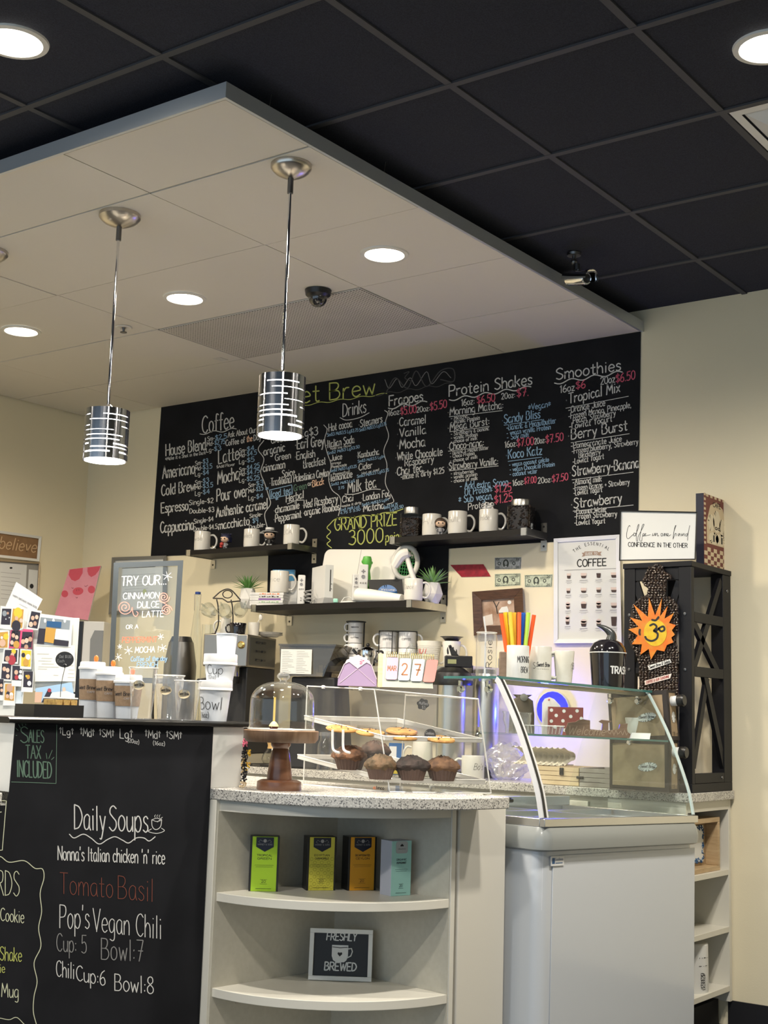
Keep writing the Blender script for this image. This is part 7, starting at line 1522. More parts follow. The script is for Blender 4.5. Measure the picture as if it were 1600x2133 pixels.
b.poly([(hs*.062*16*math.sin(q)**3-2*s, y-.0004, cz+hs*.062*(13*math.cos(q)-5*math.cos(2*q)-2*math.cos(3*q)-math.cos(4*q))) for q in [k*2*math.pi/28 for k in range(28)]]); b.tube([(-18*s, y-.0004, h_*.5+15*s), (-2*s, y-.0004, h_*.5+13.6*s), (14*s, y-.0004, h_*.5+15*s)], .7*s, 5); part('heart', b, INKM, mg, smooth=0)
# ------------------------------------------------------------------ on the freezer's glass top
def onfz(px, py, n, dz=.0035):
    p = onN(px, py, n); e, _, _ = loc(p); q_ = FK @ Vector((n, e-1.325, ztop+dz)); return q_
def fzx(n, e): return FK @ Vector((n, e-1.325, ztop+.0035))
p = onfz(1003, 1405, .33); s = pxm(p); h = zpx(p.x, p.y, 1318)-p.z
t = thing('glass_can_cup', 'clear can shaped glass with white straw on the freezer top', 'glass', p, FACE); r = 22*s
part('glass', MB().lathe([(0, .003), (r*.8, .003), (r*.85, 0), (r, .008), (r, h*.9), (r*.93, h*.97), (r*.95, h)], 36), CLEARP, t); part('rim', MB().tube([(r*.95*math.cos(a), r*.95*math.sin(a), h) for a in [k*math.pi/16 for k in range(32)]], .002, 6, closed=True), EDGEG, t)
b = MB(); st, W_ = strokes('Rosie')
for k in st: ribbon(b, [(h*.22+q_[0]*h*.6/W_, q_[1]*.0022) for q_ in k], .0022, lambda x, y: Vector(((r+.001)*math.sin(.45-y/r), -(r+.001)*math.cos(.45-y/r), x)))
part('script', b, INKM, t, smooth=0); part('straw', MB().tube([(-.004, .012, .006), (-.004, .002, h*1.05), (-.012, .0, h*1.36)], .0032, 8), PLASTICW, t)
STON = mat('white_stoneware', (.66, .67, .66), .3, noise=(18, (.60, .60, .57)))
p = onfz(1068, 1412, .30); s = pxm(p); h = zpx(p.x, p.y, 1345)-p.z
strawp = p.copy(); strawh = h; straws_ = s
t = mug(p, h, 25*s, 'white mug lettered MORNING BREW holding coloured straws', None, m=STON, hand=0)
b = MB(); cyltext(b, 'MORNING', 25*s+.0008, -2*s, 30*s, h*.52, 13*s, .0017); cyltext(b, 'BREW', 25*s+.0008, 6*s, 24*s, h*.24, 12*s, .0017); part('lettering', b, INKM, t, smooth=0)
p3 = onfz(1039, 1408, .262); solo('wooden_block', MB().box(-8*s, 8*s, -.018, .018, 0, 60*s), woodmat('grey_brown_wood', (.16, .11, .075), (.24, .17, .12), 12), 'upright brown wooden block beside the mug of straws', 'wood block', loc=p3, a=FACE, bev=.002)
SCOL = [((.88, .12, .02), 'red orange'), ((.86, .58, .02), 'yellow'), ((.72, .60, .06), 'dull yellow'), ((.85, .50, .04), 'amber'), ((.86, .13, .03), 'bright orange'), ((.01, .10, .55), 'blue'), ((.45, .68, .08), 'lime green'), ((.87, .11, .02), 'red')]
WHERE = ['leftmost in the mug', 'second from left', 'third from left', 'fourth from left', 'left of the blue one', 'only blue one', 'right of the blue one', 'rightmost, leaning right']
for k, ((c_, nm), wq_) in enumerate(zip(SCOL, WHERE)):
    x0 = (-14+4.1*k)*straws_; x1 = (-36+9.6*k+(3 if k == 7 else 0))*straws_; zt_2 = strawh+(65 if k not in (0, 7) else 61)*straws_
    y0 = (.006 if k % 2 else -.010); q_ = thing('drinking_straw', '%s straw in the MORNING BREW mug, %s' % (nm, wq_), 'straw', strawp+Vector((0, 0, .008)), FACE, 'coloured straws in a mug')
    part('tube', MB().tube([(x0, y0, 0.002), (x0+(x1-x0)*.5, y0*.9, zt_2*.5), (x1, y0*.8, zt_2)], 4.6*straws_*.95, 10), mat('straw_'+nm.replace(' ', '_'), c_, .4), q_)
p = onfz(1116, 1414, .33); s = pxm(p); h = zpx(p.x, p.y, 1347)-p.z
SPK = mat('speckled_cream_stoneware', (.56, .545, .47), .3, noise=(14, (.63, .62, .57)))
t = mug(p, h, 24*s, 'cream mug with the cafe logo on the freezer top', None, m=SPK, hand=1)
b = MB(); cyltext(b, 'Sweet Brew', 24*s+.0008, -10*s, 20*s, h*.44, 9*s, .0018, slant=.1); cyltext(b, '------', 24*s+.0008, -8*s, 18*s, h*.36, 3*s, .0008); cyltext(b, 'S~', 24*s+.0008, -18*s, -9*s, h*.38, 13*s, .0016); part('logo', b, INKM, t, smooth=0)
p = onfz(1166, 1420, .39); s = pxm(p); h = zpx(p.x, p.y, 1356)-p.z
t = mug(p, h, 17*s, 'tapered cream mug at the right of the three freezer top mugs', None, m=SPK, hand=-1, r2=22*s)
b = MB(); cyltext(b, 'SB', 22*s+.001, 15*s, 24*s, h*.45, 13*s, .0016); part('logo', b, INKM, t, smooth=0)
GLB = mat('gloss_black_plastic', (.010, .009, .012), .10, coat=.6)
p = onfz(1258, 1436, .36); s = pxm(p); h = zpx(p.x, p.y, 1361)-p.z
t = thing('trash_bin', 'small glossy black dessert shaped trash bin on the freezer top', 'trash bin', p, FACE)
part('bin', MB().lathe([(0, 0), (31*s, 0), (33*s, .003), (38*s, h)], 48), GLB, t); part('white_rim', MB().lathe([(38*s, h), (39.3*s, h), (39.3*s, h+.0035), (38*s, h+.0035)], 48), PAPER, t)
part('swirl_lid', MB().lathe([(38*s, h+.004), (37*s, h+9*s), (30*s, h+21*s), (18*s, h+28*s), (0, h+30*s)], 44), GLB, t)
part('curl', MB().tube(catmull([(6*s, 0, h+24*s), (8*s, 0, h+38*s), (0, 0, h+48*s), (-12*s, 0, h+55*s), (-24*s, 0, h+58*s)], 5), lambda u: (11*(1-u)**.7+.5)*s, 14), mat('dark_grey_curl', (.045, .05, .05), .2), t)
b = MB(); cyltext(b, 'TRASH', 36.6*s, 0*s, 45*s, h*.42, 14*s, 3.0*s, R2=37.4*s, z0=h*.42, z1=h*.42+16*s); part('lettering', b, PAPER, t, smooth=0)

# ------------------------------------------------------------------ on the freezer's middle glass shelf
def onsh(px, n, py=1510): p = onN(px, py, n); e, _, _ = loc(p); return FK @ Vector((n, e-1.325, ZMS+.0008))
for k, (px, n_, w, y0, lb) in enumerate(((1057, .46, 36, 1482, 'clear plastic dessert cup left of the curved stile on the glass shelf'), (1084, .40, 30, 1484, 'clear plastic dessert cup right of the curved stile on the glass shelf'))):
    p = onsh(px, n_); s = pxm(p); h = zpx(p.x, p.y, y0)-p.z; r = w*s*.5
    solo('dessert_cup', MB().lathe([(0, .003), (r*.62, .003), (r*.68, 0), (r*.72, h*.3), (r*.98, h*.62), (r*.92, h*.85), (r*1.1, h), (r*1.05, h)], 36), CLEARP, lb, 'cup', 'clear dessert cups on the glass shelf', loc=p)
p = onsh(1127, .42); s = pxm(p)
t = thing('clear_clamshell', 'clear ribbed plastic tray on the glass shelf before the dotted box', 'tray', p, FACE); b = MB()
loft(b, [(-34*s, 34*s, -.045, .045, .006, 0), (-38*s, 38*s, -.05, .05, .008, 18*s)]); part('lower_tray', b, CLEARP, t); part('rim', MB().tube([(x, y, 18*s) for x, y in rrect(76*s, .10, .008)], .002, 6, closed=True), EDGEG, t)
b = MB()
for k in range(9): b.tube([((-30+7*k)*s, -.047, 2*s), ((-32+7.6*k)*s, -.051, 17*s)], .0012, 5)
part('ribs', b, EDGEG, t)
p = onsh(1080, .185); s = pxm(p); h = zpx(p.x, p.y, 1447)-p.z
t = thing('brown_paper_bag', 'dark brown gathered paper bag tied on top, on the glass shelf', 'bag', p, FACE); BAGM = mat('dark_kraft_bag', (.10, .078, .055), .7, noise=(25, (.07, .055, .04)))
b = MB(); vs = []; n_ = 20
for z, w, d in ((0, 26, .03), (h*.5, 25, .028), (h*.85, 23, .02), (h*.93, 12, .012), (h, 20, .010)):
    for k in range(n_): a = 2*math.pi*k/n_; rr = 1+.06*math.sin(5*a+z*90); c_, s_ = math.cos(a), math.sin(a); vs.append((w*s*rr*math.copysign(abs(c_)**.6, c_), d*rr*math.copysign(abs(s_)**.6, s_), z))
b.add(vs, [(j*n_+k, j*n_+(k+1) % n_, (j+1)*n_+(k+1) % n_, (j+1)*n_+k) for j in range(4) for k in range(n_)]+[tuple(range(n_))[::-1]]); part('bag', b, BAGM, t)
part('silver_seal', MB().lathe([(0, -.004), (8*s, -.003), (8*s, .002), (0, .003)], 16, None, T(2*s, -.022, h*.93) @ RX(math.radians(75))), STEEL, t)
p = onsh(1141, .15); s = pxm(p); h = zpx(p.x, p.y, 1452)-p.z
t = thing('white_gift_tag', 'white arched tag standing behind the dotted box', 'tag', p, FACE); part('tag', MB().prism([(-19*s, 0), (19*s, 0), (19*s, h*.78), (6*s, h*.95), (-4*s, h), (-14*s, h*.95), (-19*s, h*.84)], -.002, .002, None, RX(math.radians(90))), PAPER, t); part('eyelet', MB().ball((-5*s, -.003, h*.93), .004, n=8, k=5), mat('tag_heart', (.5, .1, .1), .5), t)
DOTM = mat('maroon_box', (.22, .030, .028), .5)
p = onsh(1171, .22); s = pxm(p); h = zpx(p.x, p.y, 1473)-p.z
t = thing('dotted_box', 'dark red gift box with white polka dots on the glass shelf', 'gift box', p, FACE*.9); part('box', MB().box(-36*s, 36*s, -.02, .03, 0, h), DOTM, t)
b = MB()
for x, z in ((-30, .88), (-30, .5), (-20, .7), (-4, .86), (-6, .52), (-22, .3), (10, .68), (23, .88), (32, .62), (-2, .2), (18, .3)): b.lathe([(0, 0), (3.6*s, 0), (3.6*s, .0006), (0, .0006)], 14, None, T(x*s, -.0202, z*h) @ RX(math.radians(90)))
part('dot_pattern', b, PAPER, t)
WELC = woodmat('brown_cutout_wood', (.13, .065, .038), (.20, .11, .07), 10)
p = onsh(1238, .40); s = pxm(p)
t = thing('welcome_cutout', 'brown wooden cutout of the word welcome on the glass shelf', 'wooden sign', p, FACE*.95)
OUT = [(-64, 0), (66, 0), (68, 8), (60, 14), (62, 30), (46, 28), (44, 18), (22, 14), (22, 30), (30, 34), (8, 36), (2, 32), (10, 28), (8, 14), (-16, 16), (-16, 34), (-30, 36), (-40, 34), (-46, 30), (-62, 28), (-68, 12)]
part('board', MB().prism([(x*s, z*s) for x, z in OUT], -.008, .008, None, RX(math.radians(90))), WELC, t, bev=.001); b = MB(); flattext(b, 'Welcome', -62*s, 14*s, 4*s, 17*s, -.0092, .0026, slant=.25); scribble(b, 18*s, 62*s, 4*s, 13*s, -.0092, .0026, n=5); part('script_lettering', b, mat('tan_script', (.34, .24, .17), .6), t, smooth=0)
p = onsh(1318, .38); s = pxm(p); h = zpx(p.x, p.y, 1490)-p.z
mug(p, h*.9, 19*s, 'white cup with handle on the glass shelf right of the welcome cutout', None, r2=24*s, hand=1, name='tea_cup')
p = onsh(1326, .50); solo('folded_card', MB().hexa([(-20*s, -.02, 0), (18*s, -.02, 0), (18*s, .02, 0), (-20*s, .02, 0)], [(-16*s, -.004, 12*s), (22*s, -.004, 12*s), (22*s, -.001, 12*s), (-16*s, -.001, 12*s)]), PAPER, 'small folded white card at the right end of the glass shelf', 'card', loc=p, a=FACE)
# blue lamp; wide glowing disc stands in for its light on the wall
p = onY(1155, 1478, D-.001); t = thing('blue_glow_disc', 'round blue glowing light on the wall behind the dotted box', 'light', p)
BLUEON = mat('blue_wall_glow', (.01, .01, .3), .4, emit=(.012, .016, 1), estr=1.1)
part('puck', MB().lathe([(0, .001), (.085, .001), (.085, .016), (0, .016)], 24, None, RX(math.radians(90))), PLASTICW, t); part('led', MB().lathe([(0, .0165), (.082, .0165), (.082, .020), (0, .020)], 20, None, RX(math.radians(90))), BLUEON, t)
lamp('blue_led_lamp', (p.x-.02, p.y-.06, p.z), 4.0, (.02, .04, 1.0), .02, 'POINT')

# ------------------------------------------------------------------ along the back counter
def onbk(px, Y): p = onY(px, 1560, Y); return Vector((p.x, p.y, ZB+.0006))
SCR2 = [(0, 0)]
# espresso machine
p = onbk(506, 5.06); AE = .30
M = frame(p, AE); t = thing('espresso_machine', 'large steel espresso machine on the back counter left of the shelves', 'coffee machine', M=M)
hz = lambda y: zpx(p.x, p.y, y)-p.z
z1, z0 = hz(1321), hz(1389)
wM = .25; dM = .36
part('upper_housing', MB().box(-wM, 0, 0, dM, z0, z1), mat('warm_machine_steel', (.40, .36, .31), .32, 1), t, bev=.006, seg=3)
part('dark_chassis', MB().box(-wM+.02, -.01, .05, dM, .06, z0-.001), MATTEBLACK, t, bev=.004)
part('side_grille_panel', MB().box(.0005, .003, .03, dM-.02, z0+.012, z1-.012), DARKSTEEL, t)
b = MB()
for j in range(3):
    for k in range(2): b.tube([(.0035, .10+.07*k, z0+.04+.045*j), (.0035, .14+.07*k, z0+.04+.045*j)], .006, 8)
part('vent_slots', b, BLACK, t)
b = MB(); b.lathe([(0, 0), (.019, 0), (.019, .006), (.012, .012), (0, .012)], 24, None, T(-.035, 0, z1-.055) @ RX(math.radians(90))); part('brass_dial', b, mat('brass', (.70, .48, .16), .25, 1), t)
part('drip_tray', MB().box(-wM, 0, -.06, dM, .0, .055), STEEL, t, bev=.004)
for x in (-.19, -.07):
    g_ = part('group_head', MB().cyl(.034, z0-.05, z0-.001, 24, None, T(x, .0, 0)), CHROME, t); part('portafilter', MB().lathe([(0, z0-.085), (.03, z0-.085), (.034, z0-.05), (0, z0-.05)], 24, None, T(x, 0, 0)).tube([(x, -.03, z0-.068), (x, -.15, z0-.08)], .012, 10), BLACK, g_)
b = MB()
part('side_panel', MB().box(-.0095, -.004, .02, dM, .058, z0-.002), MATTEBLACK, t)
ztopm = p.z+z1+.0008
def onm(px, py, yy): # on the machine's top, yy back from its front
    o = M @ Vector((0, yy, 0)); nrm = M.to_3x3() @ Vector((0, -1, 0)); q_ = Plane(o, nrm).at(px, py); return Vector((q_.x, q_.y, ztopm))
# plates, cups
q_ = onm(562, 1325, .24); s = pxm(q_)
for k in range(3): solo('side_plate', MB().lathe([(0, .001), (17*s, 0), (18*s, .003), (27*s, .010), (27.5*s, .0115), (17*s, .005), (0, .005)], 40), WHITE, 'white plate, %s of three stacked on the espresso machine' % ['lowest', 'middle', 'top one'][k], 'plate', 'plates on the espresso machine', loc=q_+Vector((0, 0, .0062*k)))
q_ = onm(495, 1320, .06); s = pxm(q_); mug(q_, zpx(q_.x, q_.y, 1298)-q_.z, 16*s, 'black cup on the espresso machine before the glass mug rack', None, m=GLB, hand=-1, r2=18*s, name='black_cup')
q_ = onm(528, 1320, .16); s = pxm(q_); h = zpx(q_.x, q_.y, 1297)-q_.z
t = thing('creamer_pot', 'small white pot with a spoon on the espresso machine', 'pot', q_, FACE); part('pot', MB().lathe([(0, 0), (11*s, 0), (12.5*s, h), (11.5*s, h), (10*s, .004), (0, .004)], 32), WHITE, t); part('spoon', MB().tube([(4*s, 0, .006), (8*s, 0, h*1.0), (13*s, 0, h*1.35)], .0028, 6).ball((13.5*s, 0, h*1.42), 4*s, sz=1.6, sy=.5), WHITE, t)
q_ = onm(470, 1315, .17); s = pxm(q_); mug(q_, zpx(q_.x, q_.y, 1288)-q_.z, 11*s, 'white espresso cup behind the black cup', None, hand=-1, name='espresso_cup')
# rack of hanging glass mugs
q_ = onm(462, 1318, .11); s = pxm(q_)
t = thing('glass_mug_rack', 'black wire rack of hanging glass mugs on the espresso machine', 'mug rack', q_, FACE); WIRE = mat('black_wire', (.02, .017, .015), .4)
HT = zpx(q_.x, q_.y, 1228)-q_.z; b = MB()
part('base', MB().lathe([(0, 0), (.05, 0), (.055, .006), (0, .007)], 28, None, T(-.0, 0, 0)), mat('dark_red_base', (.06, .014, .012), .4), t)
for x in (-8, 22): b.tube(catmull([((x-6)*s, 0, .006), (x*s, 0, HT*.25), ((x-2)*s, 0, HT*.6), ((x-6)*s, 0, HT*.78)], 5), .0035, 8)
b.tube(catmull([(-22*s, 0, HT*.80), (-4*s, 0, HT*.97), (14*s, 0, HT), (36*s, 0, HT*.78)], 6), .0035, 8); b.tube([(-22*s, 0, HT*.80), (-2*s, 0, HT*.80), (10*s, -.02, HT*.72), (36*s, 0, HT*.76)], .0035, 8)
b.tube([(8*s+10*s*math.cos(a), .004, HT*.90+8*s*math.sin(a)) for a in [k*math.pi/10 for k in range(20)]], .003, 6, closed=True); part('wire_frame', b, WIRE, t)
for k, (x, z, tl) in enumerate(((-24, .50, -.9), (8, .48, -.5), (38, .52, .5))):
    gm = thing('glass_mug', 'clear glass mug hanging from the wire rack, %s' % ['at left', 'in the middle', 'at right'][k], 'mug', M=frame(q_, FACE) @ T(x*s, -.045, HT*z) @ RY(tl) @ RX(math.radians(70)), group='glass mugs on the wire rack')
    part('body', MB().lathe([(0, -.035), (.024, -.035), (.030, -.02), (.036, .03), (.037, .038), (.035, .037), (.028, -.02), (0, -.028)], 30), CLEAR, gm); part('handle', MB().tube(catmull([(0, .034, .022), (0, .055, .02), (0, .058, -.005), (0, .032, -.018)], 4), .004, 8), CLEAR, gm)
# grinder with smoked hopper
p = onbk(640, 5.10); s = pxm(p); hz = lambda y: zpx(p.x, p.y, y)-p.z
t = thing('coffee_grinder', 'black coffee grinder with a smoked clear hopper and paper sheet', 'coffee grinder', p, .30)
part('body', MB().hexa([(-.10, 0, 0), (.16, 0, 0), (.16, .22, 0), (-.10, .22, 0)], [(-.10, 0, hz(1410)), (.13, 0, hz(1410)), (.13, .2, hz(1410)), (-.10, .2, hz(1410))]), MATTEBLACK, t, bev=.01, seg=3)
zb2, zt2_ = hz(1409), hz(1346)
part('hopper', MB().hexa([(-.15, -.02, zb2), (.08, -.02, zb2), (.08, .18, zb2), (-.15, .18, zb2)], [(-.155, -.03, zt2_), (.14, -.03, zt2_), (.14, .19, zt2_), (-.155, .19, zt2_)]), SMOKE, t)
part('hopper_lid', MB().box(-.16, .145, -.034, .195, zt2_, zt2_+.008), SMOKE, t)
part('rear_hood', MB().lathe([(.10, 0), (.10, .12)], 20, None, T(.13, .21, zb2) @ RX(math.radians(90)), math.pi, 0), BLACK, t)
sh = part('paper_sheet', MB().box(-.145, .02, -.0345, -.0335, zb2+.01, zt2_-.018), PAPER, t); b = MB(); rg = random.Random(9)
for k in range(13):
    for x in (-.137, -.06): b.box(x, x+rg.uniform(.03, .07), -.0352, -.0346, zb2+.018+k*.0085, zb2+.0192+k*.0085)
part('small_print', b, GREYINK, sh)
# swing bottle and tumblers
def onbk2(px, Y, z): p = onY(px, 1400, Y); return Vector((p.x, p.y, z))
p = onbk(396, 5.36); s = pxm(p); h = zpx(p.x, p.y, 1238)-p.z
t = thing('swing_top_bottle', 'tall clear glass bottle with blue stopper left of the espresso machine', 'bottle', p, FACE)
part('glass', MB().lathe([(0, .004), (13*s, .004), (14*s, 0), (15*s, .01), (15*s, h*.55), (12*s, h*.72), (5*s, h*.92), (5*s, h*.985), (6*s, h)], 32), CLEAR, t); part('stopper', MB().lathe([(0, h), (6*s, h), (6*s, h+5*s), (0, h+6*s)], 20), mat('blue_stopper', (.02, .06, .28), .4), t)
part('wire_bail', MB().tube([(-6*s, 0, h*.9), (-7*s, 0, h), (7*s, 0, h), (6*s, 0, h*.9)], .0012, 5), DARKSTEEL, t)
for k, (px, Y) in enumerate(((420, 5.345), (437, 5.42))):
    p = onbk(px, Y); s = pxm(p); h = zpx(p.x, p.y, 1301)-p.z
    solo('tall_tumbler', MB().lathe([(0, .006), (10*s, .006), (10*s, 0), (11*s, h*.2), (12*s, h), (11.5*s, h)], 28), CLEAR, ['clear tall glass tumbler beside the swing top bottle', 'clear tall glass tumbler behind, next to the espresso machine'][k], 'glass', 'glass tumblers on the back counter', loc=p)
p = onbk(366, 5.17); s = pxm(p); h = zpx(p.x, p.y, 1338)-p.z
t = thing('pour_kettle', 'dark steel drip brewer behind the glass menu sign', 'coffee brewer', p, FACE); part('body', MB().lathe([(0, 0), (30*s, 0), (34*s, h*.3), (34*s, h*.8), (26*s, h), (0, h)], 36), DARKSTEEL, t); part('black_base', MB().lathe([(0, h+.0005), (25*s, h+.0005), (20*s, h+.03), (0, h+.032)], 32), BLACK, t); part('handle', MB().tube(catmull([(-30*s, 0, h*.85), (-52*s, 0, h*.8), (-50*s, 0, h*.3), (-32*s, 0, h*.25)], 5), .007, 8), BLACK, t)
# flask with wooden collar, black pad, clear jar
p = onbk(558, 5.055); s = pxm(p); t = thing('scale_pad', 'flat black pad under the pour over flask', 'scale', p, 0); part('pad', MB().box(-.09, .05, -.03, .10, 0, .014), BLACK, t, bev=.003); part('display', MB().box(-.07, -.02, -.031, -.0302, .004, .010), DARKSTEEL, t)
q_ = p+Vector((.005, .035, .0145)); h = zpx(q_.x, q_.y, 1530)-q_.z
t = thing('pour_over_flask', 'glass pour over flask with wooden collar behind the cake stand', 'coffee flask', q_, FACE); r = 24*s
part('glass', MB().lathe([(0, .003), (r*.8, .003), (r, .02), (r*.9, h*.3), (r*.32, h*.62), (r*.36, h*.7), (r*.8, h)], 32), CLEAR, t); part('wood_collar', MB().lathe([(r*.46, h*.52), (r*.42, h*.62), (r*.52, h*.78), (r*.58, h*.78), (r*.48, h*.62), (r*.52, h*.52)], 28), mat('collar_wood', (.55, .35, .14), .5), t)
p = onbk(677, 5.06); s = pxm(p); h = zpx(p.x, p.y, 1533)-p.z
t = thing('clear_jar', 'clear glass jar on the back counter behind the pastry case', 'jar', p, FACE); part('glass', MB().lathe([(0, .004), (15*s, .004), (16*s, 0), (17*s, .01), (17*s, h*.75), (12*s, h*.88), (12*s, h)], 32), CLEAR, t); part('ribbed_lid', MB().lathe([(12*s, h), (13.5*s, h), (13.5*s, h+8*s), (0, h+9*s)], 24), CLEARP, t)
p = onbk(880, 5.085); s = pxm(p); h = zpx(p.x, p.y, 1545)-p.z
mug(p, h, 24*s, 'cream pitcher seen through the right half of the pastry case', None, m=SPK, hand=-1, r2=20*s, name='cream_pitcher')
p = onbk(826, 5.10); s = pxm(p); t = thing('blue_carton', 'blue and white carton seen through the pastry case', 'carton', p, FACE); h = zpx(p.x, p.y, 1548)-p.z; part('carton', MB().box(-16*s, 16*s, -.03, .03, 0, h), mat('carton_blue', (.03, .12, .32), .5), t); part('white_label', MB().box(-15*s, 0, -.031, -.0302, h*.2, h*.9), PAPER, t); part('yellow_band', MB().box(-16.2*s, 16.2*s, -.0312, -.0301, .004, h*.16), mat('yellow_band', (.75, .6, .03), .5), t)
p = onbk(986, 5.085); s = pxm(p); h = zpx(p.x, p.y, 1574)-p.z
t = mug(p, h, 24*s, 'white mug lettered Bo on the back counter behind the pastry case', None, m=WHITE, hand=-1); b = MB(); cyltext(b, "Bo's", 24*s+.0009, 0, 22*s, h*.42, 13*s, .0016, slant=.2); part('script', b, INKM, t, smooth=0)
# dark metal containers behind the pastry case and the freezer
for k, (px, Y, y0, w, lb) in enumerate(((1010, 5.30, 1404, 28, 'tall steel airpot seen through the freezer glass'),)):
    p = onbk(px, Y); s = pxm(p); h = zpx(p.x, p.y, y0)-p.z
    t = thing('airpot', lb, 'airpot', p, FACE); part('body', MB().lathe([(0, .05), (w*s, .05), (w*s, h*.9), (w*s*.8, h), (0, h)], 40), STEEL, t); part('base', MB().lathe([(0, 0), (w*s*1.02, 0), (w*s*1.02, .0495), (0, .0495)], 36), BLACK, t); part('black_top', MB().lathe([(w*s*.75, h+.0005), (w*s*.7, h+.02), (0, h+.024)], 32), BLACK, t); part('spout', MB().tube([(0, -w*s*.8, h*.93), (0, -w*s*1.5, h*.90), (0, -w*s*1.55, h*.82)], .010, 8), BLACK, t)
# black brewer with display and bird
p = onbk(938, 5.118); s = pxm(p); hz = lambda y: zpx(p.x, p.y, y)-p.z
t = thing('coffee_brewer', 'steel coffee brewer with black domed lid and small display, behind the calendar', 'coffee brewer', p, FACE)
part('steel_body', MB().lathe([(0, .03), (30*s, .03), (31*s, hz(1428)), (0, hz(1428))], 40), STEEL, t); part('base', MB().lathe([(0, 0), (34*s, 0), (34*s, .0295), (0, .0295)], 36), BLACK, t)
part('domed_lid', MB().lathe([(0, hz(1427)), (44*s, hz(1427)), (46*s, hz(1420)), (40*s, hz(1402)), (24*s, hz(1391)), (0, hz(1388))], 44), BLACK, t)
part('control_box', MB().box(-16*s, 42*s, -.03, .03, hz(1390), hz(1366)), BLACK, t, bev=.004); part('display', MB().box(-10*s, 8*s, -.0315, -.0302, hz(1383), hz(1374)), mat('dim_display', (.30, .32, .16), .3), t)
bz = hz(1366)
q_ = p+Vector((0, 0, bz+.001)); t = thing('black_bird', 'small black bird ornament on top of the coffee brewer', 'ornament', q_, FACE); part('body', MB().hexa([(-2*s, -.006, 0), (14*s, -.006, 0), (14*s, .006, 0), (-2*s, .006, 0)], [(-9*s, -.003, 21*s), (-4*s, -.003, 22*s), (-4*s, .003, 22*s), (-9*s, .003, 21*s)]).ball((-5*s, 0, 19*s), 3.4*s), BLACK, t, bev=.002)
# bagged roll, crate, foam
CRT = woodmat('pale_crate_wood', (.56, .44, .26), (.66, .54, .36), 6, .5, (1, 6, 1))
p = onbk(1170, 5.05); s = pxm(p); h = zpx(p.x, p.y, 1597)-p.z
t = thing('pale_wood_crate', 'pale slatted wooden crate on the back counter behind the freezer glass', 'crate', p, 0); xa_, xb_ = onbk(1108, 5.05).x-p.x, onbk(1206, 5.05).x-p.x
for k in range(4): part('slat', MB().box(xa_, xb_, 0, .012, k*h/4+.0012, (k+1)*h/4-.0012), CRT, t)
part('end_board', MB().box(xa_, xa_+.012, .0125, .20, 0, h), CRT, t); part('end_board', MB().box(xb_-.012, xb_, .0125, .20, 0, h), CRT, t); part('rear_board', MB().box(xa_, xb_, .2005, .212, 0, h), CRT, t); part('base_board', MB().box(xa_+.0125, xb_-.0125, .0125, .2, 0, .008), CRT, t)
part('clasp', MB().box(-.006, .012, -.008, -.0005, h*.55, h*.95), BLACK, t, bev=.002)
p = onbk(1250, 5.05); s = pxm(p); xa_, xb_ = onbk(1208, 5.05).x-p.x, onbk(1288, 5.05).x-p.x
CRG = woodmat('grey_crate_wood', (.30, .28, .25), (.38, .36, .33), 6, .6, (1, 6, 1))
t = thing('grey_wood_crate', 'grey slatted wooden crate beside the tan coffee carton', 'crate', p, 0)
for k in range(4): part('slat', MB().box(xa_, xb_, 0, .012, k*h/4+.0012, (k+1)*h/4-.0012), CRG, t)
part('end_board', MB().box(xa_, xa_+.012, .0125, .20, 0, h), CRG, t); part('end_board', MB().box(xb_-.012, xb_, .0125, .20, 0, h), CRG, t); part('rear_board', MB().box(xa_, xb_, .2005, .212, 0, h), CRG, t); part('base_board', MB().box(xa_+.0125, xb_-.0125, .0125, .2, 0, .008), CRG, t); part('clasp', MB().box(xa_-.012, xa_+.02, -.008, -.0005, h*.4, h*.55), BLACK, t, bev=.002)
p = onbk(1118, 5.10); p.z = ZB+h+.001; s = pxm(p)
t = thing('wavy_foam_roll', 'cream wavy foam padding lying across the pale wooden crate', 'padding', p, 0); xa_, xb_ = onbk(1066, 5.10).x-p.x, onbk(1176, 5.10).x-p.x; zf = 34*s
b = MB(); b.grid(lambda u, v: (xa_+(xb_-xa_)*u, .05-.052*math.cos(v*math.pi*2-.001)*(1)+.006*math.sin(u*60), zf*.5-zf*.5*math.cos(v*math.pi)*(1)+.004*math.sin(u*60+v*18)+.0045), 60, 14); part('foam', b, mat('cream_foam', (.66, .62, .52), .8), t); t.scale = (1, 1, 1)
b = MB(); b.box(xa_+.01, xb_-.01, .0, .1, 0, .006); part('foam_base', b, mat('cream_foam_base', (.6, .56, .46), .8), t)
BAG = glassmat('crinkled_clear_bag', (.93, .93, .93), .12, .18, .8, 1.6, .16, (.80, .79, .76))
p = onbk(1056, 5.22); s = pxm(p); rg = random.Random(8)
t = thing('clear_plastic_bag', 'crumpled clear plastic bag beside the foam on the back counter', 'plastic bag', p, FACE)
b = MB(); vs = []; n_ = 30; m_ = 16; HB = zpx(p.x, p.y, 1548)-p.z
import math as _m
for j in range(m_+1):
    v = j/m_
    for k in range(n_):
        a = 2*math.pi*k/n_; rr = (42*s)*math.sin(math.pi*min(.98, .12+.80*v))**.6*(1+.16*math.sin(3*a+v*7)+.10*math.sin(7*a-v*11)+rg.uniform(-.06, .06)); vs.append((rr*1.0*math.cos(a), rr*.75*math.sin(a), HB*v*(1+.04*math.sin(4*a)) if j else 0))
b.add(vs, [(j*n_+k, j*n_+(k+1) % n_, (j+1)*n_+(k+1) % n_, (j+1)*n_+k) for j in range(m_) for k in range(n_)]); part('bag', b, BAG, t, smooth=25)
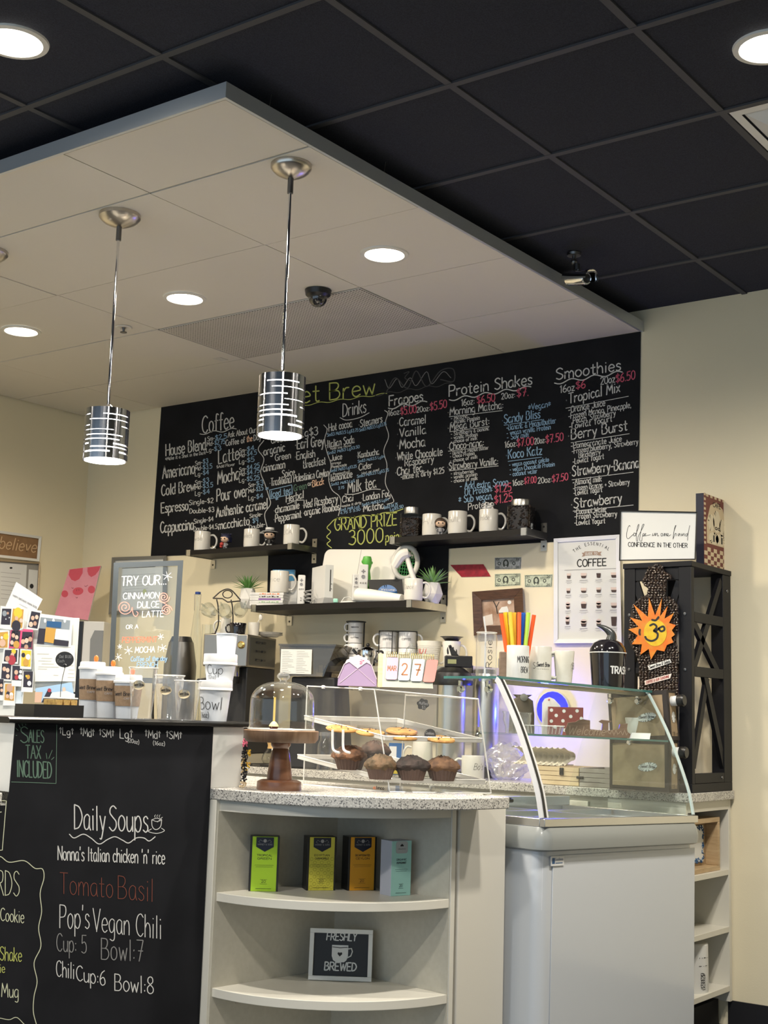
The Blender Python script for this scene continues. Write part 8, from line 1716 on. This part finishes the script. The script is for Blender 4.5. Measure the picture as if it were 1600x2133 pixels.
part('carry_loop', MB().tube(catmull([(-38*s, -.02, HB*.55), (-30*s, -.06, HB*.35), (-22*s, -.07, HB*.12), (-10*s, -.06, HB*.2), (-14*s, -.03, HB*.5)], 5), .006, 8), BAG, t)
# ------------------------------------------------------------------ coffee carriers and coffee bean figure
TAN = mat('kraft_carton', (.34, .25, .155), .7, noise=(60, (.31, .225, .135), 2)); DKE = mat('dark_carton_edge', (.028, .022, .02), .6)
def carrier(p, a, w, d, h, label, M=None):
    t = thing('coffee_carrier', label, 'coffee carton', p, a, 'kraft coffee carriers before the black rack', M=M)
    part('carton', MB().box(-w, 0, 0, d, 0, h), TAN, t, bev=.002)
    e = .020; b = MB()
    for q_ in ((-w, 0, -.0012, -.0002, 0, e), (-w, 0, -.0012, -.0002, h-e*.8, h), (-w, -w+e*.6, -.0012, -.0002, e, h-e*.8), (-e, 0, -.0012, -.0002, e, h-e*.8), (.0002, .0012, 0, e*.8, 0, h), (.0002, .0012, d-e*.6, d, 0, h), (.0002, .0012, e*.8, d-e*.6, 0, e*.8), (.0002, .0012, e*.8, d-e*.6, h-e*.5, h)): b.box(*q_)
    part('dark_edges', b, DKE, t)
    zs_ = h*.78; b = MB(); b.lathe([(0, .001), (.020, .001), (.020, .028), (0, .028)], 24, None, T(0, d*.45, zs_) @ RY(math.radians(90))); sp = part('spout_collar', b, PLASTICW, t); b = MB(); b.lathe([(0, .0285), (.023, .0285), (.024, .05), (.020, .056), (0, .056)], 24, None, T(0, d*.45, zs_) @ RY(math.radians(90))); part('black_cap', b, BLACK, sp)
    b = MB(); b.lathe([(0, 0), (1, 0)], 28, None, T(-w*.36, -.0018, h*.48) @ rotz(0) @ Matrix(((w*.16, 0, 0, 0), (0, 0, 1, 0), (w*.02, h*.085, 0, 0), (0, 0, 0, 1)))); st_ = part('oval_sticker', b, PAPER, t); b = MB(); flattext(b, 'Sweet Brew', -w*.36-w*.12, -w*.36+w*.12, h*.46, .012, -.0024, .0016, slant=.15); part('sticker_lettering', b, INKM, st_, smooth=0)
    b = MB(); b.lathe([(0, 0), (1, 0)], 24, None, T(.0018, d*.5, h*.46) @ Matrix(((0, 0, 1, 0), (d*.2, 0, 0, 0), (0, d*.24, 0, 0), (0, 0, 0, 1)))); part('round_sticker', b, PAPER, t)
    b = MB(); st, W_ = strokes('13 c')
    for k in st: ribbon(b, [(d*.3+q_[0]*.045/W_, .02+q_[1]*.0012) for q_ in k], .0018, lambda x, y: Vector((.0018, x, y)))
    part('marker_note', b, INKM, t, smooth=0)
    return t
pa = onY(1403, 1600, 4.995); X1_ = pa.x; w_ = X1_-onY(1279, 1600, 4.995).x
carrier((X1_, 4.958, ZB+.0006), 0, w_, .086, zpx(X1_, 4.958, 1543)-ZB, 'lower kraft coffee carrier standing on the back counter')
zc1 = zpx(X1_, 4.958, 1543)+.0022; hU = zpx(X1_, 4.958, 1438)-zc1
carrier((X1_+.005, 4.955, zc1), 0, w_, .088, hU, 'upper kraft coffee carrier stacked on the lower one', M=frame((X1_+.005, 4.955, zc1), .0) @ Matrix(((1, 0, -.16, 0), (0, 1, 0, 0), (0, 0, 1, 0), (0, 0, 0, 1))))
# bean covered silhouette leaning on the rack
YB = RY0-.012
PB_ = Plane((0, YB, 0), (.25, -1, 0))
PB_ = Plane(onY(1360, 1300, YB), (math.sin(-.0), -1, 0))
SIL = [(1352, 1183), (1366, 1176), (1378, 1178), (1384, 1190), (1398, 1198), (1399, 1205), (1389, 1208), (1388, 1222), (1384, 1240), (1404, 1250), (1411, 1262), (1413, 1300), (1408, 1330), (1411, 1360), (1413, 1400), (1412, 1450), (1333, 1450), (1333, 1380), (1326, 1362), (1316, 1348), (1309, 1328), (1313, 1290), (1318, 1262), (1330, 1250), (1349, 1238), (1351, 1226), (1345, 1221), (1338, 1213), (1341, 1204), (1345, 1196)]
zbt = ZB
t = thing('bean_silhouette', 'person shaped board covered in coffee beans with painted sun, before the black rack', 'wall art', PB_.at(1370, 1450))
bot = [PB_.at(a, b) for a, b in SIL]
for k in (15, 16): bot[k] = Vector((bot[k].x, bot[k].y, ZB+.001))
nv = PB_.n
part('board', MB().slab([v+nv*.004 for v in bot], [v-nv*.004 for v in bot]), mat('dark_board', (.025, .014, .009), .7), t, world=True, smooth=0)
def inside(x, y, P):
    c_ = False; n_ = len(P)
    for i_ in range(n_):
        (x1, y1), (x2, y2) = P[i_], P[i_-1]
        if (y1 > y) != (y2 > y) and x < (x2-x1)*(y-y1)/(y2-y1)+x1: c_ = not c_
    return c_
b = MB(); rg = random.Random(21); cnt = 0; s = pxm(bot[0])
y = 1178.0
while y < 1452:
    x = 1306.0+rg.uniform(0, 3)
    while x < 1416:
        xx, yy = x+rg.uniform(-1, 1), y+rg.uniform(-1, 1)
        if inside(xx, yy, SIL):
            P = PB_.at(xx, yy, .006); a = rg.uniform(0, 3.14); b.ball((0, 0, 0), 3.7*s, None, Matrix.Translation(P) @ RY(a) , n=7, k=4, sx=1.15, sy=.7, sz=.72)
        x += 6.4
    y += 5.2
part('coffee_beans', b, BEAN, t, world=True, kind='stuff')
cx, cy = 1364, 1318; ROT = 0; outp = []; tips = [(1319, 1258), (1352, 1245), (1379, 1246), (1391, 1262), (1404, 1277), (1408, 1302), (1406, 1322), (1403, 1338), (1384, 1357), (1356, 1374), (1334, 1364), (1316, 1342), (1309, 1311), (1312, 1286)]
n_ = len(tips)
for k in range(n_):
    x, y = tips[k]; outp.append((x, y)); x2, y2 = tips[(k+1) % n_]; mx_, my_ = (x+x2)/2, (y+y2)/2; d_ = math.hypot(mx_-cx, my_-cy); f_ = 36/d_; outp.append((cx+(mx_-cx)*f_, cy+(my_-cy)*f_))
OR1 = mat('sun_orange', (.66, .15, .012), .45, noise=(40, (.62, .24, .03), 4)); YL1 = mat('sun_yellow', (.66, .48, .02), .45, noise=(50, (.62, .36, .02), 4))
sn = part('sun_board', MB().slab([PB_.at(a, b_, .018) for a, b_ in outp], [PB_.at(a, b_, .0095) for a, b_ in outp]), OR1, t, world=True, smooth=0)
i = Ink(PB_, .0190); i.disc(YL1, cx+1, cy, 24, 28, 32)
for q_ in ([(1372, 1285), (1366, 1292), (1358, 1291)], [(1354, 1303), (1362, 1300), (1368, 1306), (1362, 1314)], [(1362, 1314), (1370, 1320), (1368, 1330), (1358, 1335), (1348, 1332), (1344, 1326)], [(1366, 1315), (1374, 1308), (1382, 1305), (1384, 1312), (1377, 1315), (1372, 1309)], [(1333, 1311), (1332, 1317), (1333, 1322)]): i.line(INKM, q_, 4.2)
i.done('sun_symbol', sn)
i = Ink(PB_, .0125); LBL = [(1349, 1387), (1396, 1373), (1399, 1380), (1353, 1396)]; 
part('label_strip', MB().slab([PB_.at(a, b_, .0125) for a, b_ in LBL], [PB_.at(a, b_, .0095) for a, b_ in LBL]), PAPER, t, world=True, smooth=0); L2_ = [(1343, 1418), (1399, 1403), (1396, 1413), (1344, 1427)]
part('label_strip', MB().slab([PB_.at(a, b_, .0125) for a, b_ in L2_], [PB_.at(a, b_, .0095) for a, b_ in L2_]), mat('pinkish_label', (.80, .70, .66), .6), t, world=True, smooth=0)
i = Ink(PB_, .0131); i.text(INKM, 'Sweet Brew & Gelato', 1353, 1393, 1396, 1380, 6, .9); i.text(mat('label_red', (.35, .06, .05), .6), 'COFFEE & OUR SUNSHINE', 1346, 1424, 1394, 1411, 5, .8); i.done('label_lettering', t)

# ------------------------------------------------------------------ left side: board of photos, letter, pig painting, glass menu sign
zw = ZC+.0008
pB = onF(78, 1400, 4.45); PH = Plane(pB, (math.sin(FACE), -math.cos(FACE), 0)); PH = Plane(pB, (-math.sin(YAW)*-1*-1, -math.cos(YAW), 0))
PH = Plane(pB, (math.sin(-YAW), -math.cos(-YAW), 0))
PANELW = mat('white_notice_panel', (.60, .61, .58), .5)
def quad_thing(name, label, cat, c, m, off, th, group=None, rot=0):
    t = thing(name, label, cat, PH.at(*c[3]), group=group)
    part('sheet', MB().slab([PH.at(a, b_, off+th) for a, b_ in c], [PH.at(a, b_, off) for a, b_ in c]), m, t, world=True, smooth=0); return t
a_, b_ = PH.at(-70, 1300), PH.at(42, 1300); zt_ = a_.z
t = thing('notice_stand', 'white upright panel covered in instant photos behind the bar', 'notice board', (pB.x, pB.y, zw), FACE)
Mi = MW[t.name].inverted(); xa_ = (Mi @ a_).x; xb_ = (Mi @ b_).x
part('panel', MB().box(xa_, xb_, .002, .02, 0, zt_-zw), PANELW, t, bev=.002); part('foot', MB().box(xa_, xb_, -.02, .10, 0, .012), PANELW, t, bev=.002)
xr = (Mi @ PH.at(156, 1400)).x; zz_ = PH.at(100, 1285).z
part('side_wing', MB().box(xb_+.001, xr, .012, .02, PH.at(100, 1440).z-zw, zz_-zw), PANELW, t, bev=.001); part('wing_post', MB().box(xb_+.001, xb_+.022, .004, .0205, 0, PH.at(100, 1440).z-zw), mat('pale_blue_post', (.62, .70, .76), .4), t)
def z3(x, y): return x/8.888, 1240+y/8.888
letter = [z3(190, -60), z3(800, 70), z3(650, 560), z3(110, 190)]
t = quad_thing('birthday_letter', 'white typed letter tucked tilted behind the instant photos', 'letter', [(34, 1212), (89, 1248), (62, 1300), (12, 1262)], PAPER, .0005, .001); i = Ink(PH, .0020); i.text(GREYINK, 'HAPPY BIRTHDAY MAMA ROSE', 27, 1242, 77, 1268, 4, .8); i.wave(GREYINK, 40, 1258, 57, 1267, .9, 5, .6); i.done('typed_lettering', t)
SKINP = [(.62, .40, .28), (.72, .50, .38), (.50, .30, .20)]; PHD = mat('photo_dark', (.030, .022, .030), .3); PHW = mat('photo_warm', (.55, .30, .05), .3); PHY = mat('photo_yellow', (.75, .52, .04), .3); PHR = mat('photo_red', (.40, .04, .05), .3); PHG = mat('photo_grey', (.25, .28, .30), .3); PHBL = mat('photo_blue', (.35, .52, .70), .3)
SKM = [mat('photo_skin_%s' % k, c_, .3) for k, c_ in zip(('light', 'fair', 'tan'), SKINP)]
def photo(n_, c, inner, label, seed, blobs, frame_m=None):
    """c: four corners of the white border, inner: four corners of the picture (coordinates of the enlarged photo)"""
    t = quad_thing('instant_photo', label, 'photo', [z3(*v) for v in c], frame_m or PAPER, .0022+.0006*n_, .0005, 'instant photos on the white panel'); rg = random.Random(seed)
    off = .0022+.0006*n_+.00065; i = Ink(PH, off); i.fill(blobs[0], [z3(*v) for v in inner]); (x0, y0), (x1, y1), (x2, y2), (x3, y3) = inner
    P = lambda u, v: z3((x0+(x1-x0)*u)*(1-v)+(x3+(x2-x3)*u)*v, (y0+(y1-y0)*u)*(1-v)+(y3+(y2-y3)*u)*v)
    for m_, u, v, r_ in blobs[1]: q_ = P(u, v); rx_ = r_*abs(x1-x0)/8.888; i.disc(m_, q_[0], q_[1], rx_, rx_*1.25, 12)
    for o_ in i.done('picture_print', t): pass
def heads(*uv): return [(SKM[k % 3], u, v, .2) for k, (u, v) in enumerate(uv)]+[(PHD, u, v-.13, .17) for u, v in uv]
ph = [([(10, 195), (225, 215), (205, 640), (0, 610)], [(40, 245), (212, 250), (185, 548), (15, 540)], 'instant photo of a dark room, top left of the panel', PHD, [(PHG, .3, .3, .25), (SKM[2], .65, .28, .12), (PAPER, .5, .65, .06), (PAPER, .85, .55, .06)]),
      ([(225, 215), (462, 245), (430, 650), (190, 640)], [(240, 245), (440, 262), (410, 608), (200, 595)], 'instant photo of a person in black with yellow behind', PHW, [(PHY, .5, .2, .4), (SKM[0], .42, .5, .16), (PHD, .45, .9, .42), (SKM[1], .85, .6, .16)]),
      ([(570, 255), (775, 290), (705, 645), (485, 625)], [(582, 292), (748, 325), (692, 620), (515, 590)], 'tilted instant photo of several people, upper right of the group', PHD, heads((.3, .4), (.7, .3), (.65, .7))+[(SKM[1], .25, .8, .24)]),
      ([(-60, 640), (175, 650), (160, 985), (-70, 985)], [(-40, 690), (150, 672), (140, 968), (-50, 975)], 'instant photo cut by the left edge with orange and yellow', PHW, [(PHY, .8, .3, .25), (PAPER, .4, .35, .12), (SKM[0], .5, .7, .3)]),
      ([(200, 625), (400, 640), (370, 985), (165, 975)], [(215, 652), (380, 662), (350, 962), (178, 945)], 'instant photo of two people in orange beside the pink framed one', PHD, heads((.25, .3), (.65, .4))+[(PHW, .7, .85, .35), (SKM[1], .2, .75, .2)]),
      ([(395, 620), (612, 640), (590, 985), (370, 975)], [(415, 672), (605, 680), (585, 975), (385, 968)], 'instant photo in a bright pink frame showing people', PHD, heads((.15, .62), (.48, .55), (.82, .45))+[(SKM[2], .5, .95, .2)]),
      ([(70, 985), (350, 990), (330, 1270), (40, 1262)], [(92, 1010), (325, 1012), (312, 1235), (70, 1225)], 'instant photo of a person in red with yellow above', PHD, [(PHY, .7, .12, .18), (SKM[0], .62, .42, .15), (PHR, .6, .85, .32), (SKM[2], .25, .75, .18)]),
      ([(375, 990), (592, 1005), (580, 1370), (370, 1360)], [(398, 1018), (578, 1025), (565, 1325), (390, 1310)], 'instant photo of a food platter, right of the red one', PHY, [(PHD, .2, .3, .2), (PAPER, .7, .4, .25), (PHW, .5, .75, .3), (PHD, .6, .6, .12)]),
      ([(20, 1262), (222, 1270), (205, 1590), (0, 1580)], [(38, 1262), (208, 1265), (192, 1562), (20, 1545)], 'instant photo of two people cheek to cheek', PHD, heads((.28, .35), (.65, .42))+[(SKM[1], .7, .8, .2)]),
      ([(225, 1285), (425, 1300), (395, 1690), (215, 1680)], [(232, 1300), (412, 1310), (400, 1580), (225, 1570)], 'instant photo of people at a table, centre of lower rows', PHD, [(SKM[0], .4, .45, .2), (PAPER, .85, .4, .15), (PAPER, .85, .75, .22), (PHR, .45, .8, .2)]),
      ([(430, 1400), (625, 1410), (605, 1795), (390, 1785)], [(440, 1405), (612, 1410), (598, 1708), (428, 1700)], 'instant photo of a candlelit plate, lower right of the group', PHD, [(PHW, .5, .35, .2), (PAPER, .65, .75, .22), (PHY, .3, .3, .1)]),
      ([(-70, 1540), (72, 1545), (55, 1950), (-90, 1940)], [(-60, 1545), (68, 1550), (52, 1850), (-75, 1840)], 'instant photo cut by the left edge in the bottom rows', PHD, heads((.7, .4),)+[(SKM[0], .8, .7, .2)]),
      ([(80, 1620), (290, 1630), (278, 2040), (55, 2040)], [(95, 1640), (272, 1635), (258, 1955), (80, 1940)], 'instant photo of two people, lowest of all on the panel', PHW, [(SKM[2], .5, .25, .35), (PHD, .35, .6, .2), (SKM[0], .3, .75, .18), (PAPER, .7, .65, .2), (SKM[1], .72, .8, .2)])]
PINKF = mat('pink_photo_frame', (.72, .08, .20), .4)
for k, (c, inn, lb, m0, bl) in enumerate(ph): photo(k % 4+1, c, inn, lb, k, (m0, bl), PINKF if 'pink frame' in lb else None)
t = quad_thing('cafe_print', 'white bordered print of the coffee bar itself on the side panel', 'photo print', [z3(760, 340), z3(1345, 415), z3(1315, 960), z3(680, 930)], PAPER, .001, .001); i = Ink(PH, .0030)
B_ = lambda *v: [z3(*q_) for q_ in v]
i.fill(PHG, B_((755, 405), (1300, 465), (1262, 948), (680, 895))); i.fill(PAPER, B_((1030, 620), (1285, 640), (1270, 840), (1010, 810))); i.fill(PHD, B_((720, 610), (845, 620), (815, 905), (682, 893))); i.fill(PHD, B_((1000, 815), (1275, 850), (1262, 946), (990, 915)), .0003); i.fill(NV, B_((870, 475), (1140, 495), (1130, 605), (860, 575))); i.fill(PHW, B_((850, 590), (1035, 620), (990, 890), (820, 862)), .0004)
for x in (835, 990, 1200): i.disc(PAPER, *z3(x, 470), 2.6, 4.4)
i.done('picture_print', t)
t = quad_thing('handwritten_letter', 'cream handwritten note below the print of the coffee bar', 'letter', [z3(625, 900), z3(1385, 930), z3(1390, 1590), z3(650, 1595)], mat('cream_letter_paper', (.80, .78, .70), .7), .0002, .0006); i = Ink(PH, .0012)
for k, (x0, x1, y) in enumerate(((690, 910, 1085), (770, 965, 1165), (710, 950, 1215), (770, 1000, 1270), (710, 1090, 1325), (705, 870, 1362), (990, 1080, 1480), (1280, 1360, 1300), (1270, 1370, 1380), (1260, 1370, 1450), (1255, 1375, 1520))): i.wave(GREYINK, *z3(x0, y), *z3(x1, y+6), .8, max(4, int((x1-x0)/22)), .6)
i.done('handwritten_lettering', t)
t = quad_thing('blue_photo_print', 'colourful print with blue sky propped behind the black tray', 'photo print', [z3(660, 1720), z3(1330, 1610), z3(1390, 1990), z3(640, 1985)], PHBL, .003, .001); i = Ink(PH, .0046)
i.fill(PHD, B_((900, 1720), (985, 1830), (880, 1985), (765, 1985))); i.fill(SKM[0], B_((650, 1790), (790, 1790), (760, 1985), (640, 1985))); i.disc(PHR, *z3(915, 1760), 4, 4); i.disc(SKM[1], *z3(1185, 1745), 3.5, 5); i.fill(PAPER, B_((960, 1800), (1230, 1770), (1390, 1830), (1380, 1985), (870, 1985)), .0003); i.done('picture_print', t)
# glass tumbler of straws at the far left
PTL = onF(8, 1600, 4.25)
t = thing('straw_tumbler', 'clear tumbler of pale straws on the left counter edge', 'tumbler', (PTL.x, PTL.y, zw), FACE); s = pxm(PTL); part('glass', MB().lathe([(0, .004), (14*s, .004), (15*s, 0), (18*s, 62*s), (17.5*s, 62*s)], 28), CLEARP, t); b = MB(); rg = random.Random(3)
for k in range(12): a = rg.uniform(0, 6.28); b.tube([(8*s*math.cos(a), 8*s*math.sin(a), .006), (15*s*math.cos(a), 15*s*math.sin(a), rg.uniform(70, 105)*s)], .0022, 6)
part('straws', b, mat('pale_yellow_straw', (.72, .68, .38), .5), t)
# pig painting on the white dispenser
pw2 = onY(184, 1340, 5.24); s = pxm(pw2); hD = zpx(pw2.x, 5.24, 1294)-ZB
t = thing('white_dispenser', 'white and grey tall dispenser in the back left corner', 'dispenser', (pw2.x, 5.24, ZB+.0006), FACE*.9)
part('cabinet', MB().box(-26*s, 31*s, 0, .2, 0, hD), PLASTICW, t, bev=.006); part('black_edge', MB().box(-31*s, -12*s, -.006, .2, 0, hD-.002), BLACK, t, bev=.003); part('grey_front', MB().prism([(2*s, 0), (31*s, 0), (31*s, hD*.93), (12*s, hD*.93), (4*s, hD*.86), (6*s, hD*.6), (2*s, hD*.3)], .001, .005, None, RX(math.radians(90))), mat('dispenser_grey', (.24, .25, .26), .45), t)
part('nozzle', MB().tube([(-24*s, -.004, hD*.78), (-36*s, -.02, hD*.76)], .012, 8), BLACK, t)
pg = Plane(onY(165, 1235, 5.22), (math.sin(FACE*.8), -math.cos(FACE*.8), .18))
PINK1 = mat('pig_pink', (.62, .24, .30), .55, noise=(12, (.56, .20, .26), 4)); PINK2 = mat('pig_deep_pink', (.52, .055, .09), .55)
zD = ZB+.0006+hD
c = [(144, 1186), (210, 1178.5), (183, 1292), (114, 1281)]
fr_ = [pg.at(a, b_) for a, b_ in c]; bk_ = [v-pg.n*.018 for v in fr_]; 
t = thing('pig_painting', 'pink canvas painting of a sleepy pig face leaning in the corner', 'painting', fr_[3])
part('canvas', MB().slab(fr_, bk_), mat('canvas_edge', (.66, .60, .54), .7), t, world=True, smooth=0); i = Ink(pg, .0006); i.fill(PINK1, c)
def z5(x, y): return x/4, 1080+y/4
i.fill(PINK2, [z5(*v) for v in ((582, 425), (690, 412), (688, 455), (660, 505), (625, 522), (595, 510), (572, 470))]); i.fill(PINK2, [z5(*v) for v in ((730, 408), (838, 396), (825, 430), (795, 470), (760, 488), (738, 470), (728, 440))])
i.disc(PINK2, *z5(540, 628), 7, 7.2); i.disc(PINK2, *z5(762, 592), 7.5, 8); i.disc(PINK2, *z5(650, 606), 11.2, 8, a=-.15)
for q_ in ([(597, 575), (605, 583), (613, 578)], [(705, 560), (715, 567), (730, 555)], [(632, 655), (640, 663), (648, 655)], [(640, 590), (638, 605)], [(658, 588), (658, 602)]): i.line(mat('pig_line', (.14, .02, .03), .6), [z5(*v) for v in q_], .9)
i.done('painted_face', t)
# glass menu sign
pS = onF(302, 1290, 4.74); NS = Vector((math.sin(.25), -math.cos(.25), 0)); PGS = Plane(pS, NS); GREYF = mat('grey_painted_wood', (.055, .064, .070), .6, spec=.25)
c = [(237, 1172), (382, 1167), (366, 1425), (226, 1420)]
t = thing('glass_menu_sign', 'grey framed clear menu sign lettered TRY OUR cinnamon dulce latte', 'sign', PGS.at(300, 1425))
(x0, y0), (x1, y1), (x2, y2), (x3, y3) = c
P = lambda u, v: ((x0+(x1-x0)*u)*(1-v)+(x3+(x2-x3)*u)*v, (y0+(y1-y0)*u)*(1-v)+(y3+(y2-y3)*u)*v)
O = [P(0, 0), P(1, 0), P(1, 1), P(0, 1)]; du, dv = 11/145, 11/255; I_ = [P(du, dv), P(1-du, dv), P(1-du, 1-dv), P(du, 1-dv)]
for k, nm in enumerate(('frame_rail', 'frame_stile', 'frame_rail', 'frame_stile')):
    k2 = (k+1) % 4; q_ = [O[k], O[k2], I_[k2], I_[k]]; part(nm, MB().slab([PGS.at(a, b_, .012) for a, b_ in q_], [PGS.at(a, b_, -.012) for a, b_ in q_]), GREYF, t, world=True, smooth=0)
part('glass_pane', MB().slab([PGS.at(a, b_, .0015) for a, b_ in I_], [PGS.at(a, b_, -.0015) for a, b_ in I_]), CLEAR, t, world=True, smooth=0)
for u in (.04, .96):
    f0 = PGS.at(*P(u, .99)); part('leg', MB().box(f0.x-.012, f0.x+.012, f0.y-.012, f0.y+.012, zw, f0.z), GREYF, t, world=True); part('foot', MB().box(f0.x-.014, f0.x+.014, f0.y-.05, f0.y+.05, zw, zw+.018), GREYF, t, world=True)
i = Ink(PGS, .0025); WM = mat('white_marker', (.88, .88, .88), .6); SALM = mat('salmon_marker', (.85, .30, .24), .6); RM = mat('red_orange_marker', (.80, .20, .12), .6)
def w5(m_, tx, x0, y0, x1, y1, h, w): a, b_ = z5(x0, y0); c_, d_ = z5(x1, y1); i.text(m_, tx, a, b_, c_, d_, h/4, w, .08)
w5(WM, 'TRY OUR...', 1010, 560, 1385, 548, 76, 2.0); w5(WM, 'CINNAMON', 1025, 672, 1325, 664, 50, 1.4); w5(WM, 'DULCE', 1145, 746, 1325, 740, 52, 1.4); w5(WM, 'LATTE', 1185, 822, 1362, 818, 50, 1.4); w5(WM, 'OR A', 1050, 920, 1150, 916, 32, 1.2); w5(RM, 'PEPPERMINT', 1018, 1035, 1308, 1030, 46, 1.5); w5(WM, 'MOCHA !', 1125, 1120, 1320, 1112, 48, 1.5)
w5(BCH, 'Coffee of the day', 1090, 1190, 1390, 1184, 38, 1.5); w5(BCH, 'FRENCH', 1140, 1240, 1312, 1236, 40, 1.5)
for x, y, r_ in ((1395, 480, 40), (1340, 985, 26), (1358, 1080, 32), (998, 1068, 20), (1070, 1100, 36), (985, 1155, 32)):
    for k in range(3): a = k*math.pi/3+.3; i.line(WM, [z5(x-r_*math.cos(a), y-r_*math.sin(a)), z5(x+r_*math.cos(a), y+r_*math.sin(a))], 1.1)
for cx_, cy_, r_, d_ in ((1365, 655, 48, 1), (1388, 765, 46, -1), (1040, 740, 62, 1)): i.line(SALM, [z5(cx_+r_*(1-k/26)*math.cos(d_*k*.62), cy_+r_*(1-k/26)*math.sin(d_*k*.62)) for k in range(24)], 1.6)
i.line(SALM, [z5(1330, 690), z5(1380, 712), z5(1418, 740)], 1.5); i.line(SALM, [z5(1100, 740), z5(1112, 800), z5(1135, 815), z5(1150, 790), z5(1138, 775)], 1.5)
i.done('marker_lettering', t)
